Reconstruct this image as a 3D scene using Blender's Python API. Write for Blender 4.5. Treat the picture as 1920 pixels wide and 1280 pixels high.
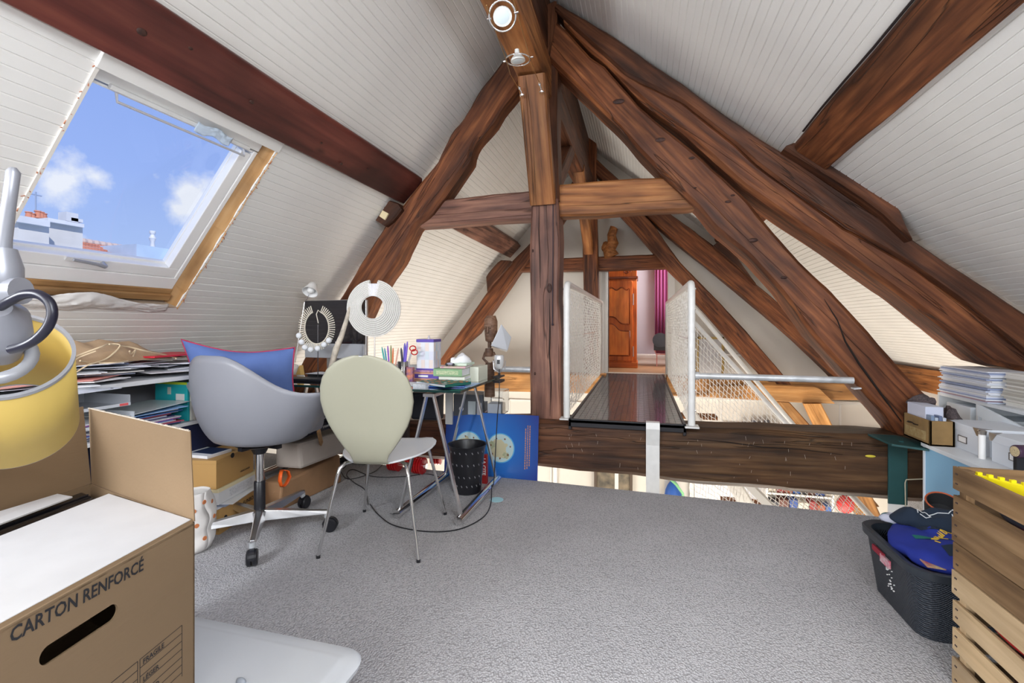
import bpy, bmesh, math, random
from mathutils import Vector, Matrix, noise
random.seed(7)
for o in list(bpy.data.objects): bpy.data.objects.remove(o, do_unlink=True)
scn = bpy.context.scene
col = scn.collection
PI = math.pi
# ---------------------------------------------------------------- camera
FPX = 900.0; PSI = math.atan(243/900); SP, CP = math.sin(PSI), math.cos(PSI); HC = 1.12; HOR = 608.0
cd = bpy.data.cameras.new('camera'); cam = bpy.data.objects.new('camera', cd); col.objects.link(cam)
cd.sensor_width = 36; cd.lens = FPX/1920*36; cd.shift_y = -(640-HOR)/1920; cd.clip_start = .02; cd.clip_end = 400
cam.location = (0, 0, HC); cam.rotation_euler = (PI/2, 0, PSI)
scn.camera = cam
scn.view_settings.view_transform = 'Standard'; scn.view_settings.look = 'None'
scn.view_settings.exposure = 0.36; scn.view_settings.gamma = 1.0; scn.view_settings.use_curve_mapping = False
# ---------------------------------------------------------------- world: blue sky with small clouds
w = bpy.data.worlds.new('sky'); scn.world = w; w.use_nodes = True
nt = w.node_tree; N = nt.nodes; L = nt.links; N.clear()
def nd(t, **k):
    n = N.new(t)
    for a, b in k.items(): setattr(n, a, b)
    return n
tc = nd('ShaderNodeTexCoord'); sx = nd('ShaderNodeSeparateXYZ'); L.new(tc.outputs['Generated'], sx.inputs[0])
rp = nd('ShaderNodeValToRGB'); L.new(sx.outputs[2], rp.inputs[0])
e = rp.color_ramp.elements; e[0].position = 0.0; e[0].color = (.50, .65, .95, 1); e[1].position = .6; e[1].color = (.21, .33, .78, 1)
e2 = rp.color_ramp.elements.new(.25); e2.color = (.33, .47, .90, 1)
def wray(u, v):
    a = (u-960)/FPX; b = (HOR-v)/FPX
    return Vector((-SP+a*CP, CP+a*SP, b)).normalized()
nz = nd('ShaderNodeTexNoise'); nz.inputs['Scale'].default_value = 16; nz.inputs['Detail'].default_value = 7; nz.inputs['Roughness'].default_value = .6
L.new(tc.outputs['Generated'], nz.inputs['Vector'])
acc = None
for (u, v, r) in [(118, 336, .075), (180, 330, .04), (360, 370, .075), (330, 392, .045), (150, 480, .05)]:
    d = wray(u, v)
    dv = nd('ShaderNodeVectorMath', operation='DISTANCE'); L.new(tc.outputs['Generated'], dv.inputs[0]); dv.inputs[1].default_value = d
    mr = nd('ShaderNodeMapRange'); L.new(dv.outputs['Value'], mr.inputs[0]); mr.inputs[1].default_value = 0; mr.inputs[2].default_value = r*1.25
    mr.inputs[3].default_value = .62; mr.inputs[4].default_value = 0
    if acc is None: acc = mr.outputs[0]
    else:
        mx = nd('ShaderNodeMath', operation='MAXIMUM'); L.new(acc, mx.inputs[0]); L.new(mr.outputs[0], mx.inputs[1]); acc = mx.outputs[0]
ad = nd('ShaderNodeMath', operation='ADD'); L.new(acc, ad.inputs[0]); L.new(nz.outputs[0], ad.inputs[1])
cr = nd('ShaderNodeMapRange'); L.new(ad.outputs[0], cr.inputs[0]); cr.inputs[1].default_value = .80; cr.inputs[2].default_value = 1.08; cr.inputs[3].default_value = 0; cr.inputs[4].default_value = .85
mc = nd('ShaderNodeMix', data_type='RGBA'); L.new(cr.outputs[0], mc.inputs[0]); L.new(rp.outputs[0], mc.inputs[6]); mc.inputs[7].default_value = (.93, .94, .97, 1)
bg = nd('ShaderNodeBackground'); L.new(mc.outputs[2], bg.inputs[0]); bg.inputs[1].default_value = 0.80
wo = nd('ShaderNodeOutputWorld'); L.new(bg.outputs[0], wo.inputs[0])
# ---------------------------------------------------------------- sun, lower windows and added fill lights
def light(name, kind, loc, target, energy, color, size=None, sizey=None):
    ld = bpy.data.lights.new(name, kind); ld.energy = energy; ld.color = color
    if kind == 'AREA':
        ld.shape = 'RECTANGLE'; ld.size = size; ld.size_y = sizey or size
    o = bpy.data.objects.new(name, ld); col.objects.link(o); o.location = loc
    o.rotation_euler = (Vector(target)-Vector(loc)).to_track_quat('-Z', 'Y').to_euler()
    return o
sun = light('sun', 'SUN', (0, 0, 12), (-4.0, 3.4, 8.6), 3.2, (1, .95, .88)); sun.data.angle = .01
light('added_fill_right', 'AREA', (1.05, -.35, 2.0), (-.5, 1.6, .3), 60, (.88, .93, 1), 1.1, 1.1)  # added fill inside the room; the right slope has no opening
light('added_fill_left', 'AREA', (-2.1, -.9, 1.9), (.7, 1.8, .8), 135, (.90, .94, 1), .9, 1.1)  # second added fill, behind the camera; no skylight is built there
light('added_fill_behind', 'AREA', (-.5, -2.0, 1.7), (-.4, 3, 2.2), 36, (1, .98, .95), 1.6, 1.4)  # fill added behind the camera; the gable wall is solid
light('lower_room_windows', 'AREA', (1.4, 4.9, -2.1), (.6, 5.9, 1.0), 92, (1, .93, .82), 2.4, 1.6)
light('lower_room_window_left', 'AREA', (-2.2, 4.6, -1.6), (-1.6, 6.3, .8), 55, (1, .95, .88), 1.6, 1.4)
light('added_fill_rear_room', 'AREA', (.9, 7.75, 2.2), (-.3, 8.1, 1.1), 30, (1, .96, .92), .7, .7)  # added lamp brightening the hallway; no window is modelled there
# ---------------------------------------------------------------- pixel rays -> points in the room
def ray(u, v):
    a = (u-960)/FPX; b = (HOR-v)/FPX
    return Vector((-SP+a*CP, CP+a*SP, b))
CAMP = Vector((0, 0, HC))
def PY(u, v, Y): d = ray(u, v); return CAMP+d*(Y/d.y)
def PX(u, v, X): d = ray(u, v); return CAMP+d*(X/d.x)
def PZ(u, v, z): d = ray(u, v); return CAMP+d*((z-HC)/d.z)
# ---------------------------------------------------------------- mesh builder
class MB:
    def __init__(s, M=None): s.v = []; s.f = []; s.M = M or Matrix()
    def add(s, vs, fs):
        b = len(s.v); s.v += [s.M @ Vector(p) for p in vs]; s.f += [tuple(i+b for i in q) for q in fs]; return s
    def box(s, x0, x1, y0, y1, z0, z1):
        return s.add([(x, y, z) for z in (z0, z1) for y in (y0, y1) for x in (x0, x1)],
                     [(0, 2, 3, 1), (4, 5, 7, 6), (0, 1, 5, 4), (2, 6, 7, 3), (0, 4, 6, 2), (1, 3, 7, 5)])
    def hexa(s, a, b, c, d, n):
        """quad a b c d extruded by vector n"""
        a, b, c, d, n = map(Vector, (a, b, c, d, n))
        return s.add([a, b, c, d, a+n, b+n, c+n, d+n], [(0, 3, 2, 1), (4, 5, 6, 7), (0, 1, 5, 4), (1, 2, 6, 5), (2, 3, 7, 6), (3, 0, 4, 7)])
    def bar(s, p0, p1, w, h, up=(0, 0, 1)):
        p0, p1 = Vector(p0), Vector(p1); x = (p1-p0).normalized(); y = Vector(up).cross(x)
        if y.length < 1e-4: y = Vector((0, 1, 0)).cross(x)
        y.normalize(); z = x.cross(y)
        a = p0-y*w/2-z*h/2
        return s.hexa(a, a+y*w, a+y*w+z*h, a+z*h, p1-p0)
    def prism(s, poly, n):
        """3-D polygon extruded by vector n"""
        poly = [Vector(p) for p in poly]; n = Vector(n); k = len(poly)
        return s.add(poly+[p+n for p in poly], [tuple(range(k))[::-1], tuple(range(k, 2*k))]+[(i, (i+1) % k, (i+1) % k+k, i+k) for i in range(k)])
    def tube(s, pts, r, n=8, closed=False, caps=True):
        pts = [Vector(p) for p in pts]; m = len(pts); rr = r if isinstance(r, (list, tuple)) else [r]*m
        vs = []; prev = None
        for i, p in enumerate(pts):
            if closed: t = pts[(i+1) % m]-pts[i-1]
            else: t = pts[min(i+1, m-1)]-pts[max(i-1, 0)]
            if t.length < 1e-9: t = Vector((0, 0, 1))
            t.normalize()
            if prev is None:
                a = Vector((0, 0, 1)) if abs(t.z) < .9 else Vector((1, 0, 0)); x = a.cross(t).normalized()
            else: x = (prev-t*prev.dot(t)); x = x.normalized() if x.length > 1e-6 else prev
            prev = x; y = t.cross(x)
            vs += [p+(x*math.cos(2*PI*k/n)+y*math.sin(2*PI*k/n))*rr[i] for k in range(n)]
        fs = []
        for i in range(m if closed else m-1):
            j = (i+1) % m
            fs += [(i*n+k, i*n+(k+1) % n, j*n+(k+1) % n, j*n+k) for k in range(n)]
        if caps and not closed: fs += [tuple(range(n))[::-1], tuple((m-1)*n+k for k in range(n))]
        return s.add(vs, fs)
    def lathe(s, prof, n=24, c=(0, 0, 0), ax=(0, 0, 1), capb=True, capt=True, sx=1, sy=1):
        c = Vector(c); q = Vector((0, 0, 1)).rotation_difference(Vector(ax).normalized())
        vs = [c+q @ Vector((r*math.cos(2*PI*k/n)*sx, r*math.sin(2*PI*k/n)*sy, z)) for r, z in prof for k in range(n)]
        fs = [(i*n+k, i*n+(k+1) % n, (i+1)*n+(k+1) % n, (i+1)*n+k) for i in range(len(prof)-1) for k in range(n)]
        if capb: fs.append(tuple(range(n))[::-1])
        if capt: fs.append(tuple((len(prof)-1)*n+k for k in range(n)))
        return s.add(vs, fs)
    def ball(s, c, r, nu=12, nv=8):
        c = Vector(c); r = Vector(r) if not isinstance(r, (int, float)) else Vector((r, r, r))
        vs = [c+Vector((0, 0, -r.z))]; 
        for j in range(1, nv):
            t = -PI/2+PI*j/nv
            vs += [c+Vector((r.x*math.cos(t)*math.cos(2*PI*i/nu), r.y*math.cos(t)*math.sin(2*PI*i/nu), r.z*math.sin(t))) for i in range(nu)]
        vs.append(c+Vector((0, 0, r.z))); fs = []
        for i in range(nu):
            fs.append((0, 1+(i+1) % nu, 1+i)); 
            for j in range(nv-2): a = 1+j*nu; fs.append((a+i, a+(i+1) % nu, a+nu+(i+1) % nu, a+nu+i))
            a = 1+(nv-2)*nu; fs.append((a+i, a+(i+1) % nu, len(vs)-1))
        return s.add(vs, fs)
    def grid(s, fn, nu, nv, cu=False):
        vs = [fn(i/nu, j/nv) for j in range(nv+1) for i in range(nu+1)]
        return s.add(vs, [(j*(nu+1)+i, j*(nu+1)+i+1, (j+1)*(nu+1)+i+1, (j+1)*(nu+1)+i) for j in range(nv) for i in range(nu)])
WM = {}
def spline(pts, k=6):
    P_ = [Vector(p) for p in pts]; out = []
    for i in range(len(P_)-1):
        p0, p1, p2, p3 = P_[max(0, i-1)], P_[i], P_[i+1], P_[min(len(P_)-1, i+2)]
        for j in range(k): s_ = j/k; out.append(.5*((2*p1)+(p2-p0)*s_+(2*p0-5*p1+4*p2-p3)*s_*s_+(3*p1-p0-3*p2+p3)*s_**3))
    return out+[P_[-1]]
def ORD(n):
    return ['top', 'second', 'third', 'fourth', 'fifth', 'sixth', 'seventh', 'eighth', 'ninth', 'tenth', 'eleventh', 'twelfth', 'thirteenth', 'fourteenth', 'fifteenth', 'sixteenth', 'seventeenth', 'eighteenth', 'nineteenth', 'twentieth', 'twenty first', 'twenty second', 'twenty third', 'twenty fourth'][n-1]
def build(name, mb, mat, parent=None, frame=None, smooth=None, bevel=0, solid=0, kind=None, label=None, subsurf=0):
    me = bpy.data.meshes.new(name)
    if frame is None:
        if parent is not None: frame = WM[parent]
        else:
            lo = Vector([min(p[i] for p in mb.v) for i in range(3)]); hi = Vector([max(p[i] for p in mb.v) for i in range(3)])
            frame = Matrix.Translation(((lo.x+hi.x)/2, (lo.y+hi.y)/2, lo.z))
    inv = frame.inverted()
    me.from_pydata([inv @ p for p in mb.v], [], mb.f)
    bm = bmesh.new(); bm.from_mesh(me); bmesh.ops.recalc_face_normals(bm, faces=bm.faces); bm.to_mesh(me); bm.free()
    if smooth is not None:
        me.shade_smooth(); me.set_sharp_from_angle(angle=math.radians(smooth))
    me.materials.append(mat)
    o = bpy.data.objects.new(name, me); col.objects.link(o)
    if parent is not None: o.parent = parent; o.matrix_local = WM[parent].inverted() @ frame
    else: o.matrix_world = frame
    WM[o] = frame.copy()
    if solid: m = o.modifiers.new('solid', 'SOLIDIFY'); m.thickness = solid; m.offset = 0
    if subsurf: m = o.modifiers.new('sub', 'SUBSURF'); m.levels = m.render_levels = subsurf
    if bevel: m = o.modifiers.new('bevel', 'BEVEL'); m.width = bevel; m.segments = 2; m.limit_method = 'ANGLE'; m.angle_limit = .6
    if kind: o['kind'] = kind
    if label: o['label'] = label
    return o
def tag(o, label, cat, group=None):
    o['label'] = label; o['category'] = cat
    if group: o['group'] = group
    return o
def thing(name, label, cat, loc, rz=0, group=None, kind=None):
    o = bpy.data.objects.new(name, None); col.objects.link(o); o.empty_display_size = .05
    M = Matrix.Translation(loc) @ Matrix.Rotation(rz, 4, 'Z'); o.matrix_world = M; WM[o] = M
    if kind: o['kind'] = kind
    if label: tag(o, label, cat, group)
    return o
def struct(name, mb, mat, **k): return build(name, mb, mat, kind='structure', **k)
def dup(root, M, label=None):
    """copy of a thing with its parts and sub-parts, moved to world matrix M"""
    r = root.copy(); col.objects.link(r); r.matrix_world = M; WM[r] = M
    if label: r['label'] = label
    rel = M @ WM[root].inverted()
    for ch in [c for c in root.children]:
        c = ch.copy(); col.objects.link(c); c.parent = r; c.matrix_local = ch.matrix_local.copy(); WM[c] = rel @ WM[ch]
        for g in [q for q in ch.children]:
            d = g.copy(); col.objects.link(d); d.parent = c; d.matrix_local = g.matrix_local.copy(); WM[d] = rel @ WM[g]
    return r
def mapf(o, x, y, z):  # frame with axes
    M = Matrix.Identity(4)
    for i, a in enumerate((x, y, z)):
        for j in range(3): M[j][i] = a[j]
    for j in range(3): M[j][3] = o[j]
    return M
def text(name, body, parent, mat, origin, xdir, updir, size, depth=.0006, align='LEFT', shear=0, spacing=1, lean=0):
    cu = bpy.data.curves.new(name, 'FONT'); cu.body = body; cu.size = size; cu.extrude = depth; cu.align_x = align; cu.shear = shear; cu.space_character = spacing
    cu.resolution_u = 2; cu.offset = .020*size if body.isupper() else lean
    t = bpy.data.objects.new(name, cu); col.objects.link(t)
    dg = bpy.context.evaluated_depsgraph_get(); me = bpy.data.meshes.new_from_object(t.evaluated_get(dg))
    bpy.data.objects.remove(t, do_unlink=True)
    x = Vector(xdir).normalized(); z = x.cross(Vector(updir)).normalized(); y = z.cross(x)
    W = mapf(Vector(origin), x, y, z)
    me.materials.clear(); me.materials.append(mat); o = bpy.data.objects.new(name, me); col.objects.link(o)
    o.parent = parent; o.matrix_local = WM[parent].inverted() @ W; WM[o] = W
    return o
# ---------------------------------------------------------------- materials
def M_(name, c, rough=.6, metal=0, var=0, scale=8, bump=0, bscale=60, spec=None, trans=0, alpha=1, emit=0, stretch=(1, 1, 1), coat=0, c2=None, sub=0):
    m = bpy.data.materials.new(name); m.use_nodes = True; t = m.node_tree; b = t.nodes['Principled BSDF']
    b.inputs['Base Color'].default_value = (*c, 1); b.inputs['Roughness'].default_value = rough; b.inputs['Metallic'].default_value = metal
    if spec is not None: b.inputs['Specular IOR Level'].default_value = spec
    if trans: b.inputs['Transmission Weight'].default_value = trans
    if alpha < 1: b.inputs['Alpha'].default_value = alpha
    if coat: b.inputs['Coat Weight'].default_value = coat
    if sub: b.inputs['Subsurface Weight'].default_value = sub; b.inputs['Subsurface Scale'].default_value = .05
    if emit: b.inputs['Emission Color'].default_value = (*c, 1); b.inputs['Emission Strength'].default_value = emit
    co = t.nodes.new('ShaderNodeTexCoord'); mp = t.nodes.new('ShaderNodeMapping'); mp.inputs['Scale'].default_value = stretch
    t.links.new(co.outputs['Object'], mp.inputs[0])
    if var or c2:
        n = t.nodes.new('ShaderNodeTexNoise'); n.inputs['Scale'].default_value = scale; n.inputs['Detail'].default_value = 5
        t.links.new(mp.outputs[0], n.inputs['Vector'])
        r = t.nodes.new('ShaderNodeValToRGB'); t.links.new(n.outputs[0], r.inputs[0])
        a = c2 or tuple(x*(1-var) for x in c); r.color_ramp.elements[0].position = .3; r.color_ramp.elements[1].position = .7
        r.color_ramp.elements[0].color = (*a, 1); r.color_ramp.elements[1].color = (*[min(1, x*(1+var*.5)) for x in c], 1)
        t.links.new(r.outputs[0], b.inputs['Base Color'])
    if bump:
        n2 = t.nodes.new('ShaderNodeTexNoise'); n2.inputs['Scale'].default_value = bscale; n2.inputs['Detail'].default_value = 3
        t.links.new(mp.outputs[0], n2.inputs['Vector'])
        bp = t.nodes.new('ShaderNodeBump'); bp.inputs['Strength'].default_value = 1; bp.inputs['Distance'].default_value = bump
        t.links.new(n2.outputs[0], bp.inputs['Height']); t.links.new(bp.outputs[0], b.inputs['Normal'])
    return m
def wood(name, dark, mid, lite, grain=22, rough=.55, cracks=True, knots=.5, bump=.004, patch=None):
    """old timber; local x runs along the grain"""
    m = bpy.data.materials.new(name); m.use_nodes = True; t = m.node_tree; b = t.nodes['Principled BSDF']; b.inputs['Roughness'].default_value = rough
    b.inputs['Specular IOR Level'].default_value = .35
    lk = t.links.new; nn = t.nodes.new
    co = nn('ShaderNodeTexCoord'); info = nn('ShaderNodeObjectInfo')
    off = nn('ShaderNodeVectorMath'); off.operation = 'SCALE'; cb = nn('ShaderNodeCombineXYZ')
    lk(info.outputs['Random'], cb.inputs[0]); lk(info.outputs['Random'], cb.inputs[1]); lk(cb.outputs[0], off.inputs[0]); off.inputs['Scale'].default_value = 17
    av = nn('ShaderNodeVectorMath'); av.operation = 'ADD'; lk(co.outputs['Object'], av.inputs[0]); lk(off.outputs[0], av.inputs[1])
    def nz(scale, st, det=5, dist=0):
        mp = nn('ShaderNodeMapping'); mp.inputs['Scale'].default_value = st; lk(av.outputs[0], mp.inputs[0])
        n = nn('ShaderNodeTexNoise'); n.inputs['Scale'].default_value = scale; n.inputs['Detail'].default_value = det; n.inputs['Distortion'].default_value = dist
        lk(mp.outputs[0], n.inputs['Vector']); return n.outputs[0]
    g = nz(grain*1.5, (.07, 1, 1), 8, .25); big = nz(2.2, (.6, 1.3, 1.3), 4, .3)
    r = nn('ShaderNodeValToRGB'); lk(g, r.inputs[0]); el = r.color_ramp.elements
    el[0].position = .22; el[0].color = (*dark, 1); el[1].position = .80; el[1].color = (*lite, 1); x = el.new(.5); x.color = (*mid, 1)
    r2 = nn('ShaderNodeValToRGB'); lk(big, r2.inputs[0]); r2.color_ramp.elements[0].position = .35; r2.color_ramp.elements[1].position = .68
    r2.color_ramp.elements[0].color = (.42, .38, .38, 1); r2.color_ramp.elements[1].color = (1.25, 1.15, 1.05, 1)
    mx = nn('ShaderNodeMix'); mx.data_type = 'RGBA'; mx.blend_type = 'MULTIPLY'; mx.inputs[0].default_value = 1; lk(r.outputs[0], mx.inputs[6]); lk(r2.outputs[0], mx.inputs[7])
    out = mx.outputs[2]; hgt = g
    if knots:
        mp = nn('ShaderNodeMapping'); mp.inputs['Scale'].default_value = (1.0, 2.6, 2.6); lk(av.outputs[0], mp.inputs[0])
        vo = nn('ShaderNodeTexVoronoi'); vo.inputs['Scale'].default_value = 1.5; lk(mp.outputs[0], vo.inputs['Vector'])
        rk = nn('ShaderNodeMapRange'); lk(vo.outputs['Distance'], rk.inputs[0]); rk.inputs[1].default_value = .02; rk.inputs[2].default_value = .085; rk.inputs[3].default_value = knots; rk.inputs[4].default_value = 0
        mk = nn('ShaderNodeMix'); mk.data_type = 'RGBA'; lk(rk.outputs[0], mk.inputs[0]); lk(out, mk.inputs[6]); mk.inputs[7].default_value = (*[c*.35 for c in dark], 1); out = mk.outputs[2]
    if cracks:
        c = nz(5, (.05, 1.3, 1.3), 4, .5)
        a = nn('ShaderNodeMath'); a.operation = 'SUBTRACT'; lk(c, a.inputs[0]); a.inputs[1].default_value = .5
        ab = nn('ShaderNodeMath'); ab.operation = 'ABSOLUTE'; lk(a.outputs[0], ab.inputs[0])
        rc = nn('ShaderNodeMapRange'); lk(ab.outputs[0], rc.inputs[0]); rc.inputs[1].default_value = 0; rc.inputs[2].default_value = .0065; rc.inputs[3].default_value = .7; rc.inputs[4].default_value = 0
        md = nn('ShaderNodeMix'); md.data_type = 'RGBA'; lk(rc.outputs[0], md.inputs[0]); lk(out, md.inputs[6]); md.inputs[7].default_value = (.012, .006, .004, 1); out = md.outputs[2]
        s = nn('ShaderNodeMath'); s.operation = 'SUBTRACT'; lk(g, s.inputs[0]); lk(rc.outputs[0], s.inputs[1]); hgt = s.outputs[0]
    if patch:
        mp = nn('ShaderNodeMapRange'); sp = nn('ShaderNodeSeparateXYZ'); lk(co.outputs['Object'], sp.inputs[0]); lk(sp.outputs[0], mp.inputs[0])
        mp.inputs[1].default_value = patch[0]; mp.inputs[2].default_value = patch[1]
        mm = nn('ShaderNodeMix'); mm.data_type = 'RGBA'; mm.blend_type = 'MULTIPLY'; lk(mp.outputs[0], mm.inputs[0]); lk(out, mm.inputs[6]); mm.inputs[7].default_value = (*patch[2], 1); out = mm.outputs[2]
    lk(out, b.inputs['Base Color'])
    bp = nn('ShaderNodeBump'); bp.inputs['Strength'].default_value = 1; bp.inputs['Distance'].default_value = bump; lk(hgt, bp.inputs['Height']); lk(bp.outputs[0], b.inputs['Normal'])
    return m
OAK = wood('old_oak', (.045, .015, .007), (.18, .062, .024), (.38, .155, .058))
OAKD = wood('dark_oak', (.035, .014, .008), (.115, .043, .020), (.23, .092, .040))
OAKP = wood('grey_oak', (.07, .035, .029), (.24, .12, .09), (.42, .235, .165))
OAKO = wood('warm_oak', (.10, .037, .012), (.33, .135, .045), (.54, .27, .10))
OAK_LIT = wood('lit_oak', (.30, .14, .045), (.52, .27, .095), (.66, .40, .17), knots=.3)  # lighter orange puts the warm light from below into the rear timbers
OAKT = wood('tie_oak', (.045, .018, .010), (.155, .060, .030), (.31, .14, .075), patch=(1.6, 3.2, (.50, .66, .58)))
PURL = wood('stained_purlin', (.05, .014, .012), (.12, .032, .026), (.19, .06, .042), grain=12, cracks=False, knots=.6, bump=.0015, rough=.5)
PINE = wood('pine', (.50, .27, .10), (.68, .42, .18), (.78, .54, .28), cracks=False, knots=.3, bump=.001)
CRATE = wood('crate_wood', (.11, .065, .03), (.26, .165, .08), (.41, .28, .15), cracks=False, knots=.7, bump=.002, rough=.75)
CRATE2 = wood('pale_crate_wood', (.36, .27, .16), (.54, .42, .26), (.66, .54, .36), cracks=False, knots=.6, bump=.002, rough=.8)
CHERRY = wood('cherry', (.40, .08, .010), (.60, .14, .018), (.70, .21, .03), cracks=False, knots=0, rough=.55, bump=.0005)
BOARD = M_('white_painted_board', (.83, .82, .79), .5, var=.04, scale=3, bump=.0006, bscale=30)
PLAST = M_('cream_plaster', (.78, .745, .68), .85, var=.05, scale=2, bump=.001, bscale=40)
WPAINT = M_('white_paint', (.80, .79, .76), .45)
WGLOSS = M_('white_lacquer', (.90, .90, .89), .25, coat=.3)
WSTEEL = M_('white_painted_steel', (.80, .80, .78), .35, var=.06, scale=20)
GSTEEL = M_('worn_white_steel', (.66, .68, .70), .35, metal=.3, var=.25, scale=14)
NETM = M_('white_net', (.86, .84, .80), .8)
CHROME = M_('chrome', (.80, .80, .80), .12, 1)
ALU = M_('brushed_aluminium', (.70, .70, .71), .3, 1)
BLACKP = M_('black_plastic', (.012, .012, .016), .38)
BLACKM = M_('black_matt', (.02, .02, .022), .7)
LAVEND = M_('lavender_wall', (.55, .50, .56), .8)
GLASSM = M_('window_glass', (1, 1, 1), .0)
def thin_glass(name, tint, refl):
    m = bpy.data.materials.new(name); m.use_nodes = True; t = m.node_tree; t.nodes.clear()
    o = t.nodes.new('ShaderNodeOutputMaterial'); a = t.nodes.new('ShaderNodeBsdfTransparent'); a.inputs[0].default_value = (*tint, 1)
    g = t.nodes.new('ShaderNodeBsdfGlossy'); g.inputs['Roughness'].default_value = .02; x = t.nodes.new('ShaderNodeMixShader')
    fr = t.nodes.new('ShaderNodeFresnel'); fr.inputs[0].default_value = 1.5; mu = t.nodes.new('ShaderNodeMath'); mu.operation = 'MULTIPLY'; mu.inputs[1].default_value = refl
    t.links.new(fr.outputs[0], mu.inputs[0]); t.links.new(mu.outputs[0], x.inputs[0]); t.links.new(a.outputs[0], x.inputs[1]); t.links.new(g.outputs[0], x.inputs[2]); t.links.new(x.outputs[0], o.inputs[0])
    return m
GLASSM = thin_glass('window_glass_thin', (.98, .99, 1), .05)
GLTOP = thin_glass('table_glass', (.74, .86, .84), 4.5)
CLEARP = thin_glass('clear_plastic', (.84, .87, .90), 1.6)
def carpet():
    m = bpy.data.materials.new('loop_pile_carpet'); m.use_nodes = True; t = m.node_tree; b = t.nodes['Principled BSDF']; b.inputs['Roughness'].default_value = .95; b.inputs['Specular IOR Level'].default_value = .1
    co = t.nodes.new('ShaderNodeTexCoord'); mp = t.nodes.new('ShaderNodeMapping'); mp.inputs['Scale'].default_value = (1.25, 1, 1); mp.inputs['Rotation'].default_value = (0, 0, .12); t.links.new(co.outputs['Object'], mp.inputs[0])
    v = t.nodes.new('ShaderNodeTexVoronoi'); v.inputs['Scale'].default_value = 125; t.links.new(mp.outputs[0], v.inputs['Vector'])
    n = t.nodes.new('ShaderNodeTexNoise'); n.inputs['Scale'].default_value = 3; n.inputs['Detail'].default_value = 6; t.links.new(co.outputs['Object'], n.inputs['Vector'])
    r = t.nodes.new('ShaderNodeValToRGB'); t.links.new(v.outputs['Distance'], r.inputs[0]); r.color_ramp.elements[0].position = .05; r.color_ramp.elements[1].position = .8
    r.color_ramp.elements[0].color = (.63, .62, .635, 1); r.color_ramp.elements[1].color = (.385, .378, .388, 1)
    r2 = t.nodes.new('ShaderNodeValToRGB'); t.links.new(n.outputs[0], r2.inputs[0]); r2.color_ramp.elements[0].position = .3; r2.color_ramp.elements[1].position = .7
    r2.color_ramp.elements[0].color = (.9, .9, .9, 1); r2.color_ramp.elements[1].color = (1, 1, 1, 1)
    x = t.nodes.new('ShaderNodeMix'); x.data_type = 'RGBA'; x.blend_type = 'MULTIPLY'; x.inputs[0].default_value = 1; t.links.new(r.outputs[0], x.inputs[6]); t.links.new(r2.outputs[0], x.inputs[7]); t.links.new(x.outputs[2], b.inputs['Base Color'])
    iv = t.nodes.new('ShaderNodeMath'); iv.operation = 'SUBTRACT'; iv.inputs[0].default_value = 1; t.links.new(v.outputs['Distance'], iv.inputs[1])
    bp = t.nodes.new('ShaderNodeBump'); bp.inputs['Distance'].default_value = .0045; bp.inputs['Strength'].default_value = .9; t.links.new(iv.outputs[0], bp.inputs['Height']); t.links.new(bp.outputs[0], b.inputs['Normal'])
    return m
CARPET = carpet()
CARD = M_('corrugated_cardboard', (.215, .142, .078), .85, var=.05, scale=5, bump=.0006, bscale=120, stretch=(1, .1, 1))
CARD_LIT = M_('lit_cardboard', (.56, .555, .56), .6, var=.05, scale=9)  # brown cardboard paled to carry the bright light on the flat flaps
INK = M_('black_ink', (.015, .015, .018), .7)
WINK = M_('white_ink', (.85, .85, .85), .7)
PAPER = M_('white_paper', (.82, .83, .86), .8, var=.05, scale=20)
# ================================================================ roof slopes clad in grooved boards
AP = Vector((-.704, 0, 3.618)); TLa, TRa = math.atan(1.22), math.atan(.82)
EL = Vector((-math.cos(TLa), 0, -math.sin(TLa))); NL = Vector((math.sin(TLa), 0, -math.cos(TLa)))
ER = Vector((math.cos(TRa), 0, -math.sin(TRa))); NR = Vector((-math.sin(TRa), 0, -math.cos(TRa)))
def LP(s, y, n=0): return AP+EL*s+NL*n+Vector((0, y, 0))
def RP(s, y, n=0): return AP+ER*s+NR*n+Vector((0, y, 0))
BW = .094
WS0, WS1, WY0, WY1 = 21*BW, 33*BW, 1.325, 2.235      # skylight opening in the left slope
YF, YB = -2.2, 6.85
def slab(P, mb, s0, s1, y0, y1, n0, n1):
    mb.hexa(P(s0, y0, n0), P(s1, y0, n0), P(s1, y1, n0), P(s0, y1, n0), P(0, 0, n1)-P(0, 0, n0))
mb = MB()
for (s0, s1, y0, y1) in [(0, WS0, YF, YB), (WS1, 46*BW, YF, YB), (WS0, WS1, YF, WY0), (WS0, WS1, WY1, YB)]: slab(LP, mb, s0, s1, y0, y1, -.05, -.0125)
mb.box(-3.46, -3.40, YF, YB, -2.4, .35)
wl = struct('wall_left', mb, WPAINT)
mb = MB(); slab(RP, mb, 0, 50*BW, YF, YB, -.05, -.0125)
mb.box(2.98, 3.06, YF, YB, -2.4, .68)
wr = struct('wall_right', mb, WPAINT)
PROF = [(0, -.0125), (0, -.005), (.004, 0), (.043, 0), (.047, -.0045), (.051, 0), (.090, 0), (.094, -.005), (.094, -.0125)]
pm = {}
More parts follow.
